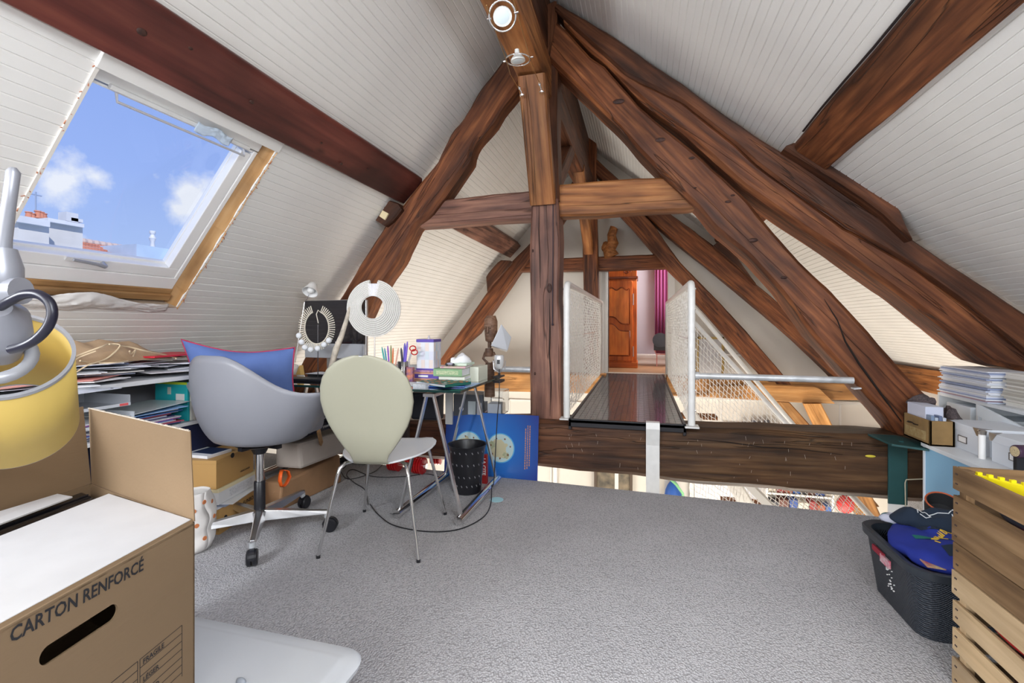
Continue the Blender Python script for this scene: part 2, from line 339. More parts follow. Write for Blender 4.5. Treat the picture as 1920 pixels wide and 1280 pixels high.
def plank(P, k, y0, y1, parent, key):
    f = mapf(P(k*BW, y0), (P(1, 0)-P(0, 0)), Vector((0, 1, 0)), (P(0, 0, 1)-P(0, 0)))
    dz = random.uniform(-.0012, .0012)
    kk = (key, round(y1-y0, 3))
    if kk not in pm:
        mb = MB(); mb.prism([f @ Vector((a, 0, n)) for a, n in PROF], Vector((0, y1-y0, 0)))
        o = build('plank', mb, BOARD, parent, f); pm[kk] = o.data
    else:
        o = bpy.data.objects.new('plank', pm[kk]); col.objects.link(o); o.parent = parent
        o.matrix_local = WM[parent].inverted() @ f; WM[o] = f
    o.location += (P(0, 0, dz)-P(0, 0))
    return o
for k in range(46):
    if 21 <= k < 33: segs = [(YF, WY0), (WY1, 3.62), (3.62, YB)]
    else: segs = [(YF, 3.62), (3.62, YB)]
    for a, b_ in segs: plank(LP, k, a, b_, wl, 'L')
for k in range(50):
    for a, b_ in [(YF, 3.62), (3.62, YB)]: plank(RP, k, a, b_, wr, 'R')
# ---- walls, floors
def poly_y(mb, pts, y0, y1): mb.prism([Vector((x, y0, z)) for x, z in pts], (0, y1-y0, 0))
DX0, DX1, DZ0, DZ1 = -.455, .345, .44, 1.90
mb = MB()
poly_y(mb, [(-3.46, -2.4), (DX0, -2.4), (DX0, 3.45), (-.704, 3.65), (-3.46, .29)], YB, YB+.12)
poly_y(mb, [(DX1, -2.4), (3.06, -2.4), (3.06, .56), (DX1, 2.79)], YB, YB+.12)
poly_y(mb, [(DX0, DZ1), (DX1, DZ1), (DX1, 2.79), (DX0, 3.45)], YB, YB+.12)
poly_y(mb, [(DX0, -2.4), (DX1, -2.4), (DX1, DZ0), (DX0, DZ0)], YB, YB+.12)
struct('wall_back', mb, PLAST)
mb = MB(); poly_y(mb, [(-3.46, -2.4), (3.06, -2.4), (3.06, .5), (-.704, 3.61), (-3.46, .25)], YF-.1, YF); struct('wall_front', mb, PLAST)
mb = MB(); mb.prism([(-3.40, YF, -.2), (2.98, YF, -.2), (2.98, 4.0, -.2), (1.76, 4.0, -.2), (1.76, 3.235, -.2), (-1.16, 3.39, -.2), (-3.40, 3.50, -.2)], (0, 0, .2))
struct('floor', mb, CARPET)
mb = MB(); mb.box(-3.4, 2.98, YF, YB, -2.5, -2.4); struct('floor_lower_level', mb, M_('parquet', (.42, .27, .15), .4, var=.2, scale=6))
# ---- hallway behind the doorway
mb = MB(); mb.box(-2.2, 1.6, 8.62, 8.72, .3, 2.6); mb.box(-2.3, -2.2, YB+.12, 8.72, .3, 2.6); mb.box(1.6, 1.7, YB+.12, 8.72, .3, 2.6)
struct('wall_hallway', mb, LAVEND)
mb = MB(); mb.box(-2.3, 1.7, YB+.12, 8.72, 2.6, 2.7); struct('ceiling_hallway', mb, WPAINT)
mb = MB(); mb.box(-2.3, 1.7, YB-.02, 8.72, .34, DZ0); struct('floor_hallway', mb, M_('oak_boards', (.40, .22, .11), .45, var=.3, scale=5))
mb = MB(); mb.box(DX0-.11, DX0, YB-.03, YB+.14, DZ0, DZ1+.06); mb.box(DX1, DX1+.09, YB-.03, YB+.14, DZ0, DZ1+.06); mb.box(DX0, DX1, YB-.03, YB+.14, DZ1, DZ1+.06)
mb.box(DX0-.04, DX0-.01, YB-.045, YB-.03, DZ0, DZ1); mb.box(DX0-.105, DX0-.085, YB-.045, YB-.03, DZ0, DZ1)
struct('door_1', mb, WPAINT, bevel=.004)
# ---- lower level back wall with panelling, doors and skirting
lw = thing('trim_1', None, None, (0, YB, -1.4), kind='structure')
mb = MB()
for x0, x1, z0, z1 in [(-1.9, -1.25, -1.9, .02), (-1.18, -.56, -1.9, .02), (-2.6, -1.97, -1.9, .02), (1.0, 1.62, -.18, .14), (1.68, 2.4, -.18, .14), (1.0, 1.62, -.5, -.24), (1.68, 2.4, -.5, -.24)]:
    for a, b_, c, d in [(x0, x1, z0, z0+.02), (x0, x1, z1-.02, z1), (x0, x0+.02, z0, z1), (x1-.02, x1, z0, z1)]: mb.box(a, b_, YB-.018, YB, c, d)
build('panel_moulding', mb, WPAINT, lw, bevel=.003)
for x in (-1.22, -.36, .30, .62): build('post', MB().box(x, x+.05, YB-.05, YB, -2.4, -.35), WPAINT, lw)
mb = MB(); mb.box(-3.3, 2.95, YB-.05, YB, .13, .17); mb.box(-3.3, 2.95, YB-.04, YB, -.36, -.31); build('cornice', mb, WPAINT, lw, bevel=.004)
d2 = thing('door_2', None, None, (1.1, YB, -2.4), kind='structure')
BLUEW = M_('bluish_white_paint', (.72, .74, .82), .5)
build('door_leaf', MB().box(.68, 1.24, YB-.03, YB, -2.4, -.36), BLUEW, d2); build('door_leaf', MB().box(1.25, 1.8, YB-.03, YB, -2.4, -.36), BLUEW, d2)
build('handle', MB().tube([(1.42, YB-.03, -1.25), (1.42, YB-.08, -1.25), (1.52, YB-.08, -1.25)], .01), CHROME, d2)
# skirting at the carpet's hole edge
# ================================================================ skylight
wn = thing('window_1', None, None, LP(2.5, 1.8), kind='structure')
def sl(mb, s0, s1, y0, y1, n0, n1): slab(LP, mb, s0, s1, y0, y1, n0, n1)
mb = MB()
gs0, gs1, gy0, gy1 = 2.05, 2.866, 1.36, 2.10
# outer frame
for a in [(1.985, 2.045, WY0+.005, WY1-.045), (2.93, 3.005, WY0+.005, WY1-.045), (2.05, 2.93, WY0+.005, 1.345), (2.05, 2.93, 2.165, WY1-.045)]: sl(mb, *a, -.14, -.05)
build('outer_frame', mb, WGLOSS, wn, bevel=.003)
mb = MB()
for a in [(2.052, 2.064, 1.347, 2.163), (gs1, 2.928, 1.347, 2.163), (2.075, gs1, 1.347, 1.362), (2.075, gs1, gy1, 2.163)]: sl(mb, *a, -.115, -.055)
for a in [(gs1-.012, gs1+.004, 1.36, gy1+.004), (2.075, gs1, gy1-.004, gy1+.008)]: sl(mb, *a, -.12, -.095)
build('sash', mb, WGLOSS, wn, bevel=.004)
mb = MB(); sl(mb, 2.07, gs1+.003, 1.36, gy1+.003, -.102, -.099); build('pane', mb, GLASSM, wn)
mb = MB(); sl(mb, 2.035, 2.055, 1.42, 2.12, -.055, -.035); build('ventilation_bar', mb, WSTEEL, wn, bevel=.004)
mb = MB(); mb.tube([LP(2.06, 1.45, -.04), LP(2.085, 1.45, -.015), LP(2.085, 2.09, -.015), LP(2.06, 2.09, -.04)], .006); build('ventilation_handle', mb, M_('grey_handle', (.5, .5, .53), .4), wn)
mb = MB(); sl(mb, 2.865, 2.885, 1.60, 1.78, -.055, -.046); build('latch_plate', mb, WSTEEL, wn)
mb = MB(); mb.tube([LP(2.875, 1.755, -.05), LP(2.875, 1.755, -.015), LP(2.872, 1.745, -.006), LP(2.86, 1.70, -.003), LP(2.85, 1.60, -.004)], [.009, .009, .009, .008, .007]); build('handle', mb, M_('grey_metal_handle', (.42, .43, .45), .35, .4), wn, smooth=40)
# linings: white strip near, rough wood far, pine battens below, white strip above
mb = MB(); sl(mb, WS0, WS1, WY0-.006, WY0+.008, -.16, .006); build('near_lining', mb, M_('cream_lining', (.80, .76, .70), .6), wn)
mb = MB(); sl(mb, WS0-.055, WS0+.012, WY0-.01, WY1+.01, -.15, .014); build('head_lining', mb, WPAINT, wn, bevel=.003)
f = mapf(LP(WS0, WY1), EL, Vector((0, 1, 0)), EL.cross(Vector((0, 1, 0))))
mb = MB()
n_ = 26
def ragged(i): return LP(WS0+(WS1-WS0+.01)*i/n_, WY1+.004+random.uniform(0, .012), .003)
pr = [ragged(i) for i in range(n_+1)]
for i in range(n_): mb.hexa(LP(WS0+(WS1-WS0)*i/n_, WY1-.045, -.05), LP(WS0+(WS1-WS0)*(i+1)/n_, WY1-.045, -.05), pr[i+1], pr[i], NL*-.02)
for i in range(0, n_, 1): mb.hexa(LP(WS0+(WS1-WS0)*i/n_, WY1-.047, -.16), LP(WS0+(WS1-WS0)*(i+1)/n_, WY1-.047, -.16), LP(WS0+(WS1-WS0)*(i+1)/n_, WY1-.045, -.05), LP(WS0+(WS1-WS0)*i/n_, WY1-.045, -.05), (0, .01, 0))
build('far_lining', mb, PINE, wn, frame=f)
for i in range(22):   # splintered board ends beside the opening
    s = WS0+random.random()*(WS1-WS0); 
    if i == 0: mb = MB()
    for y in (WY0-.004, WY1+.012): mb.bar(LP(s, y, .003), LP(s+random.uniform(-.01, .02), y+random.uniform(-.015, .012), .006), .004, .003)
build('splinters', mb, M_('split_wood', (.42, .16, .08), .8), wn)
mb = MB(); sl(mb, 3.005, 3.035, WY0, WY1-.045, -.13, -.045); sl(mb, 3.037, 3.075, WY0, WY1-.045, -.13, -.03)
build('pine_batten', mb, PINE, wn, frame=mapf(LP(3.0, WY0), Vector((0, 1, 0)), EL, Vector((0, 1, 0)).cross(EL)), bevel=.002)
mb = MB(); sl(mb, 3.075, WS1+.012, WY0-.01, WY1, -.16, -.06); sl(mb, WS1-.004, WS1+.002, WY0-.01, WY1, -.06, -.001); build('sill_board', mb, M_('old_board', (.45, .35, .26), .8), wn)
# crumpled plastic sheet stuffed under the skylight
mb = MB()
def crump(u, v):
    y = 1.43+.74*u; e_ = math.sin(PI*u)
    hp = math.exp(-((u-.42)/.22)**2); s = 3.075-.055*hp*(1-v)+.050*v+.018*v*noise.noise(Vector((u*5, 2, 0))); n = .004+.016*math.sin(PI*v)*(.4+hp)+.014*abs(noise.noise(Vector((u*7+v*2, v*2.5, 1))))+.005*noise.noise(Vector((u*30+v*9, v*9, 4)))
    return LP(s, y, n)
mb.grid(crump, 70, 14)
tag(build('plastic_sheet', mb, M_('milky_plastic', (.80, .78, .75), .25, alpha=.85), solid=.001, smooth=60), 'crumpled translucent plastic sheet stuffed under the skylight', 'plastic sheet')
mb = MB(); mb.grid(lambda u, v: LP(2.02+.05*v+.008*math.sin(u*9), 1.79+.20*u, -.025+.012*noise.noise(Vector((u*9, v*6, 2)))), 20, 6)
tag(build('plastic_scrap', mb, M_('bluish_film', (.70, .82, .95), .2, alpha=.8), solid=.001, smooth=60), 'scrap of bluish plastic film caught on the skylight ventilation bar', 'plastic scrap')
# ================================================================ rooftops outside
ZINC = M_('zinc', (.62, .64, .68), .5, var=.2, scale=1.2); RENDER = M_('stained_render', (.62, .61, .60), .9, var=.25, scale=.8)
TERRA = M_('terracotta', (.55, .22, .14), .8, var=.2, scale=3)
bd = thing('chimney_building', 'grey rendered chimney block with clay pots seen through the skylight', 'building', PX(90, 500, -9))
def PXb(u, v, X=-9.0): return PX(u, v, X)
def blockpx(mb, u0, u1, v0, v1, X0, X1):
    a = PX(u0, v1, X0); b_ = PX(u1, v1, X0); ztop = PX((u0+u1)/2, v0, X0).z
    mb.box(X1, X0, a.y, b_.y, -3, ztop)
    return a, b_, ztop
mb = MB(); blockpx(mb, 34, 92, 412, 520, -9, -10.5); build('wall', mb, RENDER, bd)
mb = MB(); blockpx(mb, 88, 155, 417, 520, -9.3, -10.6); build('wall', mb, RENDER, bd)
mb = MB(); blockpx(mb, -40, 36, 418, 520, -9.2, -10.6); build('wall', mb, RENDER, bd)
mb = MB(); a, b_, zt = blockpx(MB(), 32, 94, 408, 520, -8.9, -10.6); mb.box(-10.6, -8.9, a.y, b_.y, zt-.1, zt); a, b_, zt = blockpx(MB(), 90, 158, 414, 520, -9.2, -10.7); mb.box(-10.7, -9.2, a.y, b_.y, zt-.06, zt); build('coping', mb, ZINC, bd)
for u, hgt in [(54, 12), (60, 9), (71, 14), (77, 12), (82, 9)]:
    p = PX(u, 409, -9.5); q = PX(u, 409-hgt, -9.5)
    build('chimney_pot', MB().lathe([(.05, 0), (.038, (q-p).z*.8), (.05, (q-p).z*.85), (.045, (q-p).z)], 10, p), TERRA, bd, smooth=40)
for u, w_, hgt in [(128, 7, 14), (137, 9, 5)]:
    p = PX(u, 416, -9.6); build('vent', MB().box(p.x-.1, p.x+.1, p.y-.09, p.y+.09, p.z, p.z+hgt*.011), ZINC, bd)
p = PX(67, 400, -9.5); build('antenna', MB().tube([p, p+Vector((0, 0, .35))], .012, 5).tube([p+Vector((0, -.08, .3)), p+Vector((0, .08, .3))], .01, 5), ALU, bd)
rf = thing('tiled_roof', 'distant roof of small red tiles with a ridge, seen through the skylight', 'roof', PX(215, 480, -10))
A0 = PX(150, 458, -10.6); A1 = PX(262, 478, -10.6); B0 = PX(150, 478, -9); B1 = PX(280, 498, -9)
A1.z = A0.z-.0; 
A0 = Vector((-11.2, 7.9, A0.z)); rows = 14
A0 = PX(148, 452, -11.2); A1 = PX(285, 474, -11.2); B0 = PX(140, 520, -9.4); B1 = PX(300, 520, -9.4)
mb = MB()
for i in range(rows):
    a, b2 = i/rows, (i+1)/rows
    p0 = A0.lerp(B0, a); p1 = A1.lerp(B1, a); q0 = A0.lerp(B0, b2); q1 = A1.lerp(B1, b2)
    for j in range(26):
        c, d = j/26, (j+.93)/26
        mb.hexa(p0.lerp(p1, c), p0.lerp(p1, d), q0.lerp(q1, d)+Vector((.02, 0, .03)), q0.lerp(q1, c)+Vector((.02, 0, .03)), (0, 0, -.03))
build('roof_tiles', mb, TERRA, rf, kind='stuff')
mb = MB()
for j in range(12):
    p = A0.lerp(A1, (j+.5)/12); mb.ball(p, (.09, .12, .08), 8, 6)
build('ridge_tiles', mb, M_('ridge_clay', (.50, .40, .36), .8), rf, kind='stuff')
zb = thing('zinc_block', 'pale blue zinc clad block with a thin flue beyond the roof', 'building', PX(280, 490, -10))
mb = MB(); blockpx(mb, 256, 330, 463, 530, -10, -11); build('wall', mb, M_('blue_zinc', (.42, .55, .72), .6, var=.15, scale=2), zb)
p = PX(286, 464, -10.3); build('flue', MB().lathe([(.05, 0), (.04, .12), (.07, .2), (.035, .28), (.06, .31), (.06, .36)], 10, p), ZINC, zb, smooth=40)
# ================================================================ timber frame
def resample(pts, n):
    d = [0]
    for a, b_ in zip(pts, pts[1:]): d.append(d[-1]+(b_-a).length)
    out = []; j = 0
    for i in range(n+1):
        t = d[-1]*i/n
        while j < len(d)-2 and d[j+1] < t: j += 1
        k = (t-d[j])/max(1e-9, d[j+1]-d[j]); out.append(pts[j].lerp(pts[j+1], min(1, k)))
    return out
def ringmesh(mb, U, Lo, back, n, wob, seed, ch=.014):
    """U, Lo: front edge points; back: vector to the back face"""
    D = back.length; bn = back.normalized(); vs = []
    for i in range(n+1):
        u, l = U[i], Lo[i]; w = (l-u); wl_ = w.length; wn_ = w.normalized(); c = min(ch, wl_*.3, D*.3)
        ring = [u+wn_*c, u+w*.3, u+w*.5, u+w*.7, l-wn_*c, l+bn*c, l+bn*D*.5, l+bn*(D-c), l-wn_*c+bn*D, u+w*.5+bn*D, u+wn_*c+bn*D, u+bn*(D-c), u+bn*D*.5, u+bn*c]
        cen = (u+l)/2+back/2
        for p in ring:
            k = noise.noise(p*2.3+Vector((seed, 0, 0)))*wob+noise.noise(p*9+Vector((seed, 5, 0)))*wob*.45
            vs.append(p+(p-cen).normalized()*k)
    m = 14; fs = [(i*m+k, i*m+(k+1) % m, (i+1)*m+(k+1) % m, (i+1)*m+k) for i in range(n) for k in range(m)]
    fs += [tuple(range(m))[::-1], tuple(n*m+k for k in range(m))]
    mb.add(vs, fs)
SEED = [0]
def timber(name, label, up, lo, Y0, D, mat, n=44, wob=.008, parent=None, cat='beam', group=None, ch=.014, Y1=None):
    SEED[0] += 3.7
    Yf = (lambda i, m: Y0) if Y1 is None else (lambda i, m: Y0+(Y1-Y0)*i/(m-1))
    U = resample([PY(u, v, Yf(i, len(up))) for i, (u, v) in enumerate(up)], n); Lo = resample([PY(u, v, Yf(i, len(lo))) for i, (u, v) in enumerate(lo)], n)
    mb = MB(); ringmesh(mb, U, Lo, Vector((0, D, 0)), n, wob, SEED[0], ch)
    o_ = (U[0]+Lo[0])/2; x = ((U[-1]+Lo[-1])/2-o_).normalized(); y = Vector((0, 1, 0)); z = x.cross(y).normalized(); y = z.cross(x)
    ob = build(name, mb, mat, parent, mapf(o_, x, y, z), smooth=35)
    if parent is None: tag(ob, label, cat, group)
    return ob
def timber3(name, label, p0, p1, w_, h_, up, mat, n=30, wob=.006, parent=None, ch=.012, cat='beam'):
    SEED[0] += 3.7
    p0, p1, up = Vector(p0), Vector(p1), Vector(up).normalized(); x = (p1-p0).normalized(); y = up.cross(x).normalized(); z = x.cross(y)
    U = [p0.lerp(p1, i/n)+z*h_/2-y*w_/2 for i in range(n+1)]; Lo = [p0.lerp(p1, i/n)-z*h_/2-y*w_/2 for i in range(n+1)]
    mb = MB(); ringmesh(mb, U, Lo, y*w_, n, wob, SEED[0], ch)
    ob = build(name, mb, mat, parent, mapf(p0, x, y, z), smooth=35)
    if parent is None: tag(ob, label, cat)
    return ob
# tie beam
tb = timber('tie_beam', 'thick worn horizontal oak tie beam at the end of the carpet', [(540, 790), (1010, 787), (1300, 801), (1480, 810), (1640, 814), (1733, 822)], [(540, 850), (760, 858), (1010, 875), (1120, 887), (1213, 897), (1300, 907), (1399, 915), (1535, 928), (1666, 938), (1733, 944)], 3.45, .30, OAKT, n=70, wob=.010, ch=.03)
mb = MB(); q = PY(1632, 855, 3.4375); mb.ball(q, (.028, .0035, .008), 14, 8); build('yellow_paint_mark', mb, M_('yellow_paint', (.75, .62, .06), .7), tb, smooth=60)
# king post
kp = timber('king_post', 'upright oak king post standing on the tie beam by the walkway', [(996, 372), (993, 450), (995, 600), (994, 700), (995, 786)], [(1046, 372), (1050, 450), (1047, 560), (1053, 640), (1052, 700), (1051, 786)], 3.50, .22, OAKP, n=40, wob=.005)
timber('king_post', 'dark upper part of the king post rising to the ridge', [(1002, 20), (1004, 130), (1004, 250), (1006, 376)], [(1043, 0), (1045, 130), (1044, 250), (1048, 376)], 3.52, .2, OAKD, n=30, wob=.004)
mb = MB(); c0 = [PY(u, v, 3.492) for u, v in [(1030, 560), (1031, 610), (1030, 660), (1033, 720), (1031, 780)]]; mb.tube(c0, [.001, .0035, .004, .003, .001], 5)
c1 = [PY(u, v, 3.492) for u, v in [(1011, 380), (1010, 430), (1012, 480), (1013, 540)]]; mb.tube(c1, [.001, .003, .003, .001], 5)
build('drying_crack', mb, M_('crack_black', (.01, .006, .005), .9), kp)
mb = MB(); mb.tube([PY(1037, 372, 3.485), PY(1037, 470, 3.485), PY(1036, 560, 3.485), PY(1036, 606, 3.483)], .004, 6); mb.ball(PY(1036, 608, 3.48), .009, 8, 6)
tag(build('cord', mb, M_('dark_cord', (.03, .02, .03), .6), smooth=40), 'thin dark cord hanging down the face of the king post', 'cord')
# brace from post up to ridge, towards the viewer
a0, a1 = PY(1018, 378, 3.49), PY(998, 146, 3.17)
timber3('ridge_brace', 'light brown brace rising from the king post to the ridge beam', a0-Vector((0, -.02, .01)), a1+Vector((0, 0, .02)), .185, .10, (0, -1, .3), OAKO, wob=.003)
timber3('ridge_beam', 'orange brown ridge beam running overhead with two spotlights below', (-.715, YF, 3.02), (-.735, 3.60, 2.94), .175, .28, (0, 0, 1), OAKO, n=50, wob=.006)
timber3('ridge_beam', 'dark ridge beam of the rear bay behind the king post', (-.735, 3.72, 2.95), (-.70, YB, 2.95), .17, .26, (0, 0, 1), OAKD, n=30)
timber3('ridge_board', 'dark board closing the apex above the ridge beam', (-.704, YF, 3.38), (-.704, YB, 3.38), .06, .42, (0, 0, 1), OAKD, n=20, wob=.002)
# collar, two pieces
timber('collar_beam', 'pinkish brown collar beam left of the king post', [(808, 376), (850, 372), (920, 364), (1000, 357)], [(778, 426), (850, 421), (920, 415), (1000, 411)], 3.56, .15, OAKP, n=30, wob=.004)
timber('collar_beam', 'scratched orange brown collar beam right of the king post', [(1046, 346), (1120, 339), (1200, 333), (1262, 332), (1300, 352)], [(1046, 405), (1120, 403), (1200, 397), (1290, 392), (1325, 386)], 3.56, .15, OAKO, n=30, wob=.004)
# left principal (crooked)
timber('crooked_rafter', 'crooked dark oak principal rafter left of the king post', [(985, 62), (953, 97), (927, 128), (890, 177), (867, 220), (847, 243), (820, 300), (778, 352), (748, 392), (723, 420), (693, 465), (657, 524), (640, 552), (600, 615), (560, 690), (500, 790)],
       [(1003, 108), (985, 143), (967, 167), (940, 200), (923, 230), (893, 263), (883, 283), (880, 300), (867, 320), (830, 372), (806, 402), (778, 423), (747, 490), (703, 554), (690, 584), (655, 640), (625, 700), (570, 790)], 3.50, .2, OAK, n=70, wob=.014, ch=.03)
# right timbers
timber('principal_rafter', 'straight steep oak strut from king post down to the tie beam', [(1043, 40), (1057, 50), (1107, 105), (1133, 122), (1200, 197), (1250, 243), (1313, 292), (1397, 370), (1447, 427), (1500, 490), (1557, 544), (1597, 587), (1693, 694), (1747, 747), (1790, 792)],
       [(1030, 112), (1043, 126), (1090, 170), (1160, 238), (1200, 283), (1245, 330), (1310, 390), (1340, 427), (1407, 484), (1467, 550), (1527, 632), (1570, 680), (1607, 722), (1687, 814), (1710, 850)], 3.48, .27, OAK, n=80, wob=.010, ch=.025)
timber('outer_rafter', 'upper timber of the doubled long rafter along the right slope', [(1045, 5), (1053, 9), (1147, 63), (1220, 117), (1280, 154), (1330, 192), (1440, 268), (1500, 305), (1600, 372), (1717, 450), (1780, 494), (1920, 584), (2060, 690)],
       [(1040, 16), (1057, 36), (1173, 140), (1280, 190), (1380, 270), (1423, 309), (1487, 356), (1590, 429), (1600, 433), (1710, 497), (1800, 560), (1920, 657), (2060, 790)], 3.50, .17, OAKD, n=80, wob=.008, ch=.02)
timber('outer_rafter', 'lower timber of the doubled long rafter along the right slope', [(1057, 34), (1173, 138), (1280, 187), (1380, 267), (1423, 307), (1487, 353), (1590, 427), (1600, 430), (1710, 494), (1800, 557), (1920, 654), (2060, 780)],
       [(1057, 44), (1107, 97), (1133, 117), (1207, 193), (1280, 247), (1393, 350), (1440, 383), (1503, 427), (1580, 477), (1690, 554), (1853, 680), (1920, 697), (2060, 800)], 3.515, .30, OAK, n=80, wob=.008, ch=.03)
timber('cleat', 'wedge shaped oak cleat under the right purlin', [(1475, 272), (1500, 262), (1555, 270), (1575, 284), (1655, 338), (1680, 370), (1708, 442)], [(1470, 278), (1540, 320), (1580, 345), (1620, 372), (1660, 402), (1690, 430), (1712, 450)], 3.40, .16, OAKD, n=30, wob=.004)
timber('cleat', 'small oak block with a pale tenon under the left purlin', [(700, 410), (708, 392), (722, 372), (745, 380)], [(722, 424), (735, 414), (745, 402), (752, 392)], 3.44, .12, OAKD, n=8, wob=.002)
mb = MB(); mb.hexa(PY(711, 405, 3.425), PY(721, 412, 3.425), PY(728, 400, 3.425), PY(717, 394, 3.425), (0, .03, 0)); tag(build('tenon_end', mb, M_('pale_tenon', (.80, .68, .42), .7)), 'pale square tenon end on the block under the left purlin', 'tenon')
# purlins, in three corner form
def longbeam(name, label, corners, y0, y1, mat, n=40, seed=1, wob=.006, cat='beam'):
    mb = MB(); m = len(corners); vs = []
    for i in range(n+1):
        y = y0+(y1-y0)*i/n
        for j, (x, z) in enumerate(corners):
            k = noise.noise(Vector((seed, y*1.7, j*3.1)))*wob; vs.append(Vector((x+k, y, z+noise.noise(Vector((seed+9, y*1.9, j*2.3)))*wob)))
    mb.add(vs, [(i*m+k, i*m+(k+1) % m, (i+1)*m+(k+1) % m, (i+1)*m+k) for i in range(n) for k in range(m)]+[tuple(range(m))[::-1], tuple(n*m+k for k in range(m))])
    c = corners[0]
    return tag(build(name, mb, mat, frame=mapf(Vector((c[0], y0, c[1])), Vector((0, 1, 0)), Vector((-1, 0, 0)), Vector((0, 0, 1))), bevel=.008), label, cat)
def c2(P, lst): return [(P(s, 0, n).x, P(s, 0, n).z) for s, n in lst]
longbeam('purlin', 'smooth dark red stained purlin across the left slope above the skylight', c2(LP, [(1.925, -.01), (1.915, .055), (1.68, .075), (1.66, .06), (1.66, -.01)]), YF, 3.56, PURL, wob=.004)
longbeam('purlin', 'reddish purlin of the rear bay on the left slope', c2(LP, [(1.925, -.01), (1.915, .055), (1.68, .075), (1.66, -.01)]), 3.72, YB, OAKP, seed=4, wob=.004)
longbeam('purlin', 'rough oak purlin across the right slope at the top right', [(1.130, 2.125), (1.112, 2.085), (.945, 2.215), (.930, 2.245), (.945, 2.30), (1.13, 2.16)], YF, 3.40, OAK, seed=7, wob=.010)
longbeam('purlin', 'oak purlin of the rear bay on the right slope', [(1.130, 2.125), (1.112, 2.085), (.945, 2.215), (.930, 2.245), (.945, 2.30), (1.13, 2.16)], 3.7, YB, OAK, seed=12, wob=.008)
longbeam('wall_plate', 'dark wall plate timber at the foot of the right rear slope', [(2.84, .42), (2.99, .42), (2.99, .64), (2.84, .66)], 3.9, YB, OAKO, seed=15)
mb = MB(); mb.tube([Vector((.925, y, 2.268+.006*math.sin(y*5))) for y in [YF+.3*i for i in range(19)]], .006, 6)
tag(build('black_cable', mb, BLACKP, smooth=50), 'black cable clipped along the right purlin', 'cable')
# ---- rear truss
timber('king_post', 'distant king post of the rear truss beside the doorway', [(1092, 180), (1090, 300), (1092, 420), (1094, 560), (1094, 700)], [(1120, 180), (1117, 300), (1119, 420), (1122, 560), (1122, 700)], 6.42, .2, OAK, n=30, wob=.006)
timber('collar_beam', 'rear truss collar beam above the doorway', [(985, 486), (1050, 484), (1150, 480), (1236, 476), (1262, 476)], [(975, 509), (1050, 508), (1150, 506), (1250, 503), (1268, 502)], 6.52, .18, OAK, n=30, wob=.006)
timber('crooked_rafter', 'rear truss rafter left of the king post behind the desk', [(1080, 330), (1030, 408), (992, 457), (960, 490), (913, 547), (873, 607), (830, 667), (800, 712)], [(1098, 345), (1050, 420), (993, 490), (973, 510), (950, 544), (917, 590), (897, 624), (840, 670), (815, 712)], 6.45, .2, OAK, n=40, wob=.012)
timber('cleat', 'oak cleat under the left rear purlin', [(913, 545), (911, 517), (925, 500), (937, 487), (956, 488)], [(915, 548), (925, 532), (937, 520), (948, 508), (962, 492)], 6.40, .15, OAKD, n=10, wob=.003)
timber('principal_rafter', 'rear truss strut descending right of the doorway', [(1150, 345), (1185, 380), (1230, 427), (1273, 490), (1280, 497), (1333, 550), (1393, 614), (1467, 700), (1490, 728)], [(1135, 368), (1160, 400), (1187, 427), (1250, 502), (1280, 532), (1303, 564), (1347, 614), (1427, 702), (1450, 728)], 6.42, .2, OAK, n=50, wob=.012)
timber('outer_rafter', 'rear truss long rafter with a cleat on the right', [(1095, 270), (1110, 290), (1170, 345), (1240, 390), (1300, 430), (1343, 464), (1417, 532), (1467, 574), (1600, 700), (1640, 740)], [(1098, 300), (1120, 330), (1180, 375), (1240, 430), (1280, 464), (1380, 544), (1487, 634), (1563, 706), (1590, 740)], 6.48, .2, OAK, n=60, wob=.012)
timber('cleat', 'oak cleat on the right rear rafter', [(1338, 460), (1345, 452), (1362, 452), (1395, 500), (1417, 530)], [(1340, 464), (1360, 480), (1380, 498), (1400, 516), (1418, 534)], 6.40, .15, OAKD, n=10, wob=.003)
timber('tie_beam', 'orange lit tie beam of the rear truss right of the walkway', [(1250, 704), (1400, 712), (1500, 716), (1627, 720), (1760, 730)], [(1250, 742), (1400, 746), (1500, 749), (1627, 750), (1760, 764)], 6.42, .22, OAK_LIT, n=40, wob=.006)
timber('tie_beam', 'orange lit tie beam of the rear truss behind the desk', [(560, 692), (760, 696), (900, 699), (1135, 702)], [(560, 722), (760, 728), (900, 733), (1135, 738)], 6.42, .22, OAK_LIT, n=40, wob=.006)
timber('spliced_plank', 'pointed plank spliced onto the rear tie beam', [(1330, 722), (1420, 720), (1530, 724), (1536, 728)], [(1330, 745), (1420, 750), (1500, 755), (1566, 757)], 6.35, .06, OAK_LIT, n=20, wob=.002)
timber('brace', 'orange lit brace leaning below the rear tie beam', [(1482, 755), (1535, 814), (1600, 890), (1650, 950)], [(1442, 752), (1501, 812), (1560, 890), (1600, 950)], 6.38, .14, OAK_LIT, n=20, wob=.004)
timber('brace', 'second orange lit brace crossing towards the lower room', [(1541, 757), (1570, 814), (1625, 905), (1660, 985)], [(1507, 757), (1535, 814), (1585, 905), (1612, 985)], 6.3, .07, OAK_LIT, n=20, wob=.004)
timber('brace', 'short orange lit brace at the far right beside the strut foot', [(1662, 760), (1690, 815), (1720, 880)], [(1645, 760), (1665, 820), (1690, 880)], 6.3, .12, OAK_LIT, n=10, wob=.004)
timber3('wind_brace', 'slanting brace from the front king post back to the ridge', (-.70, 3.72, 2.15), (-.70, 4.75, 2.87), .12, .14, (0, 0, 1), OAKD, wob=.004)
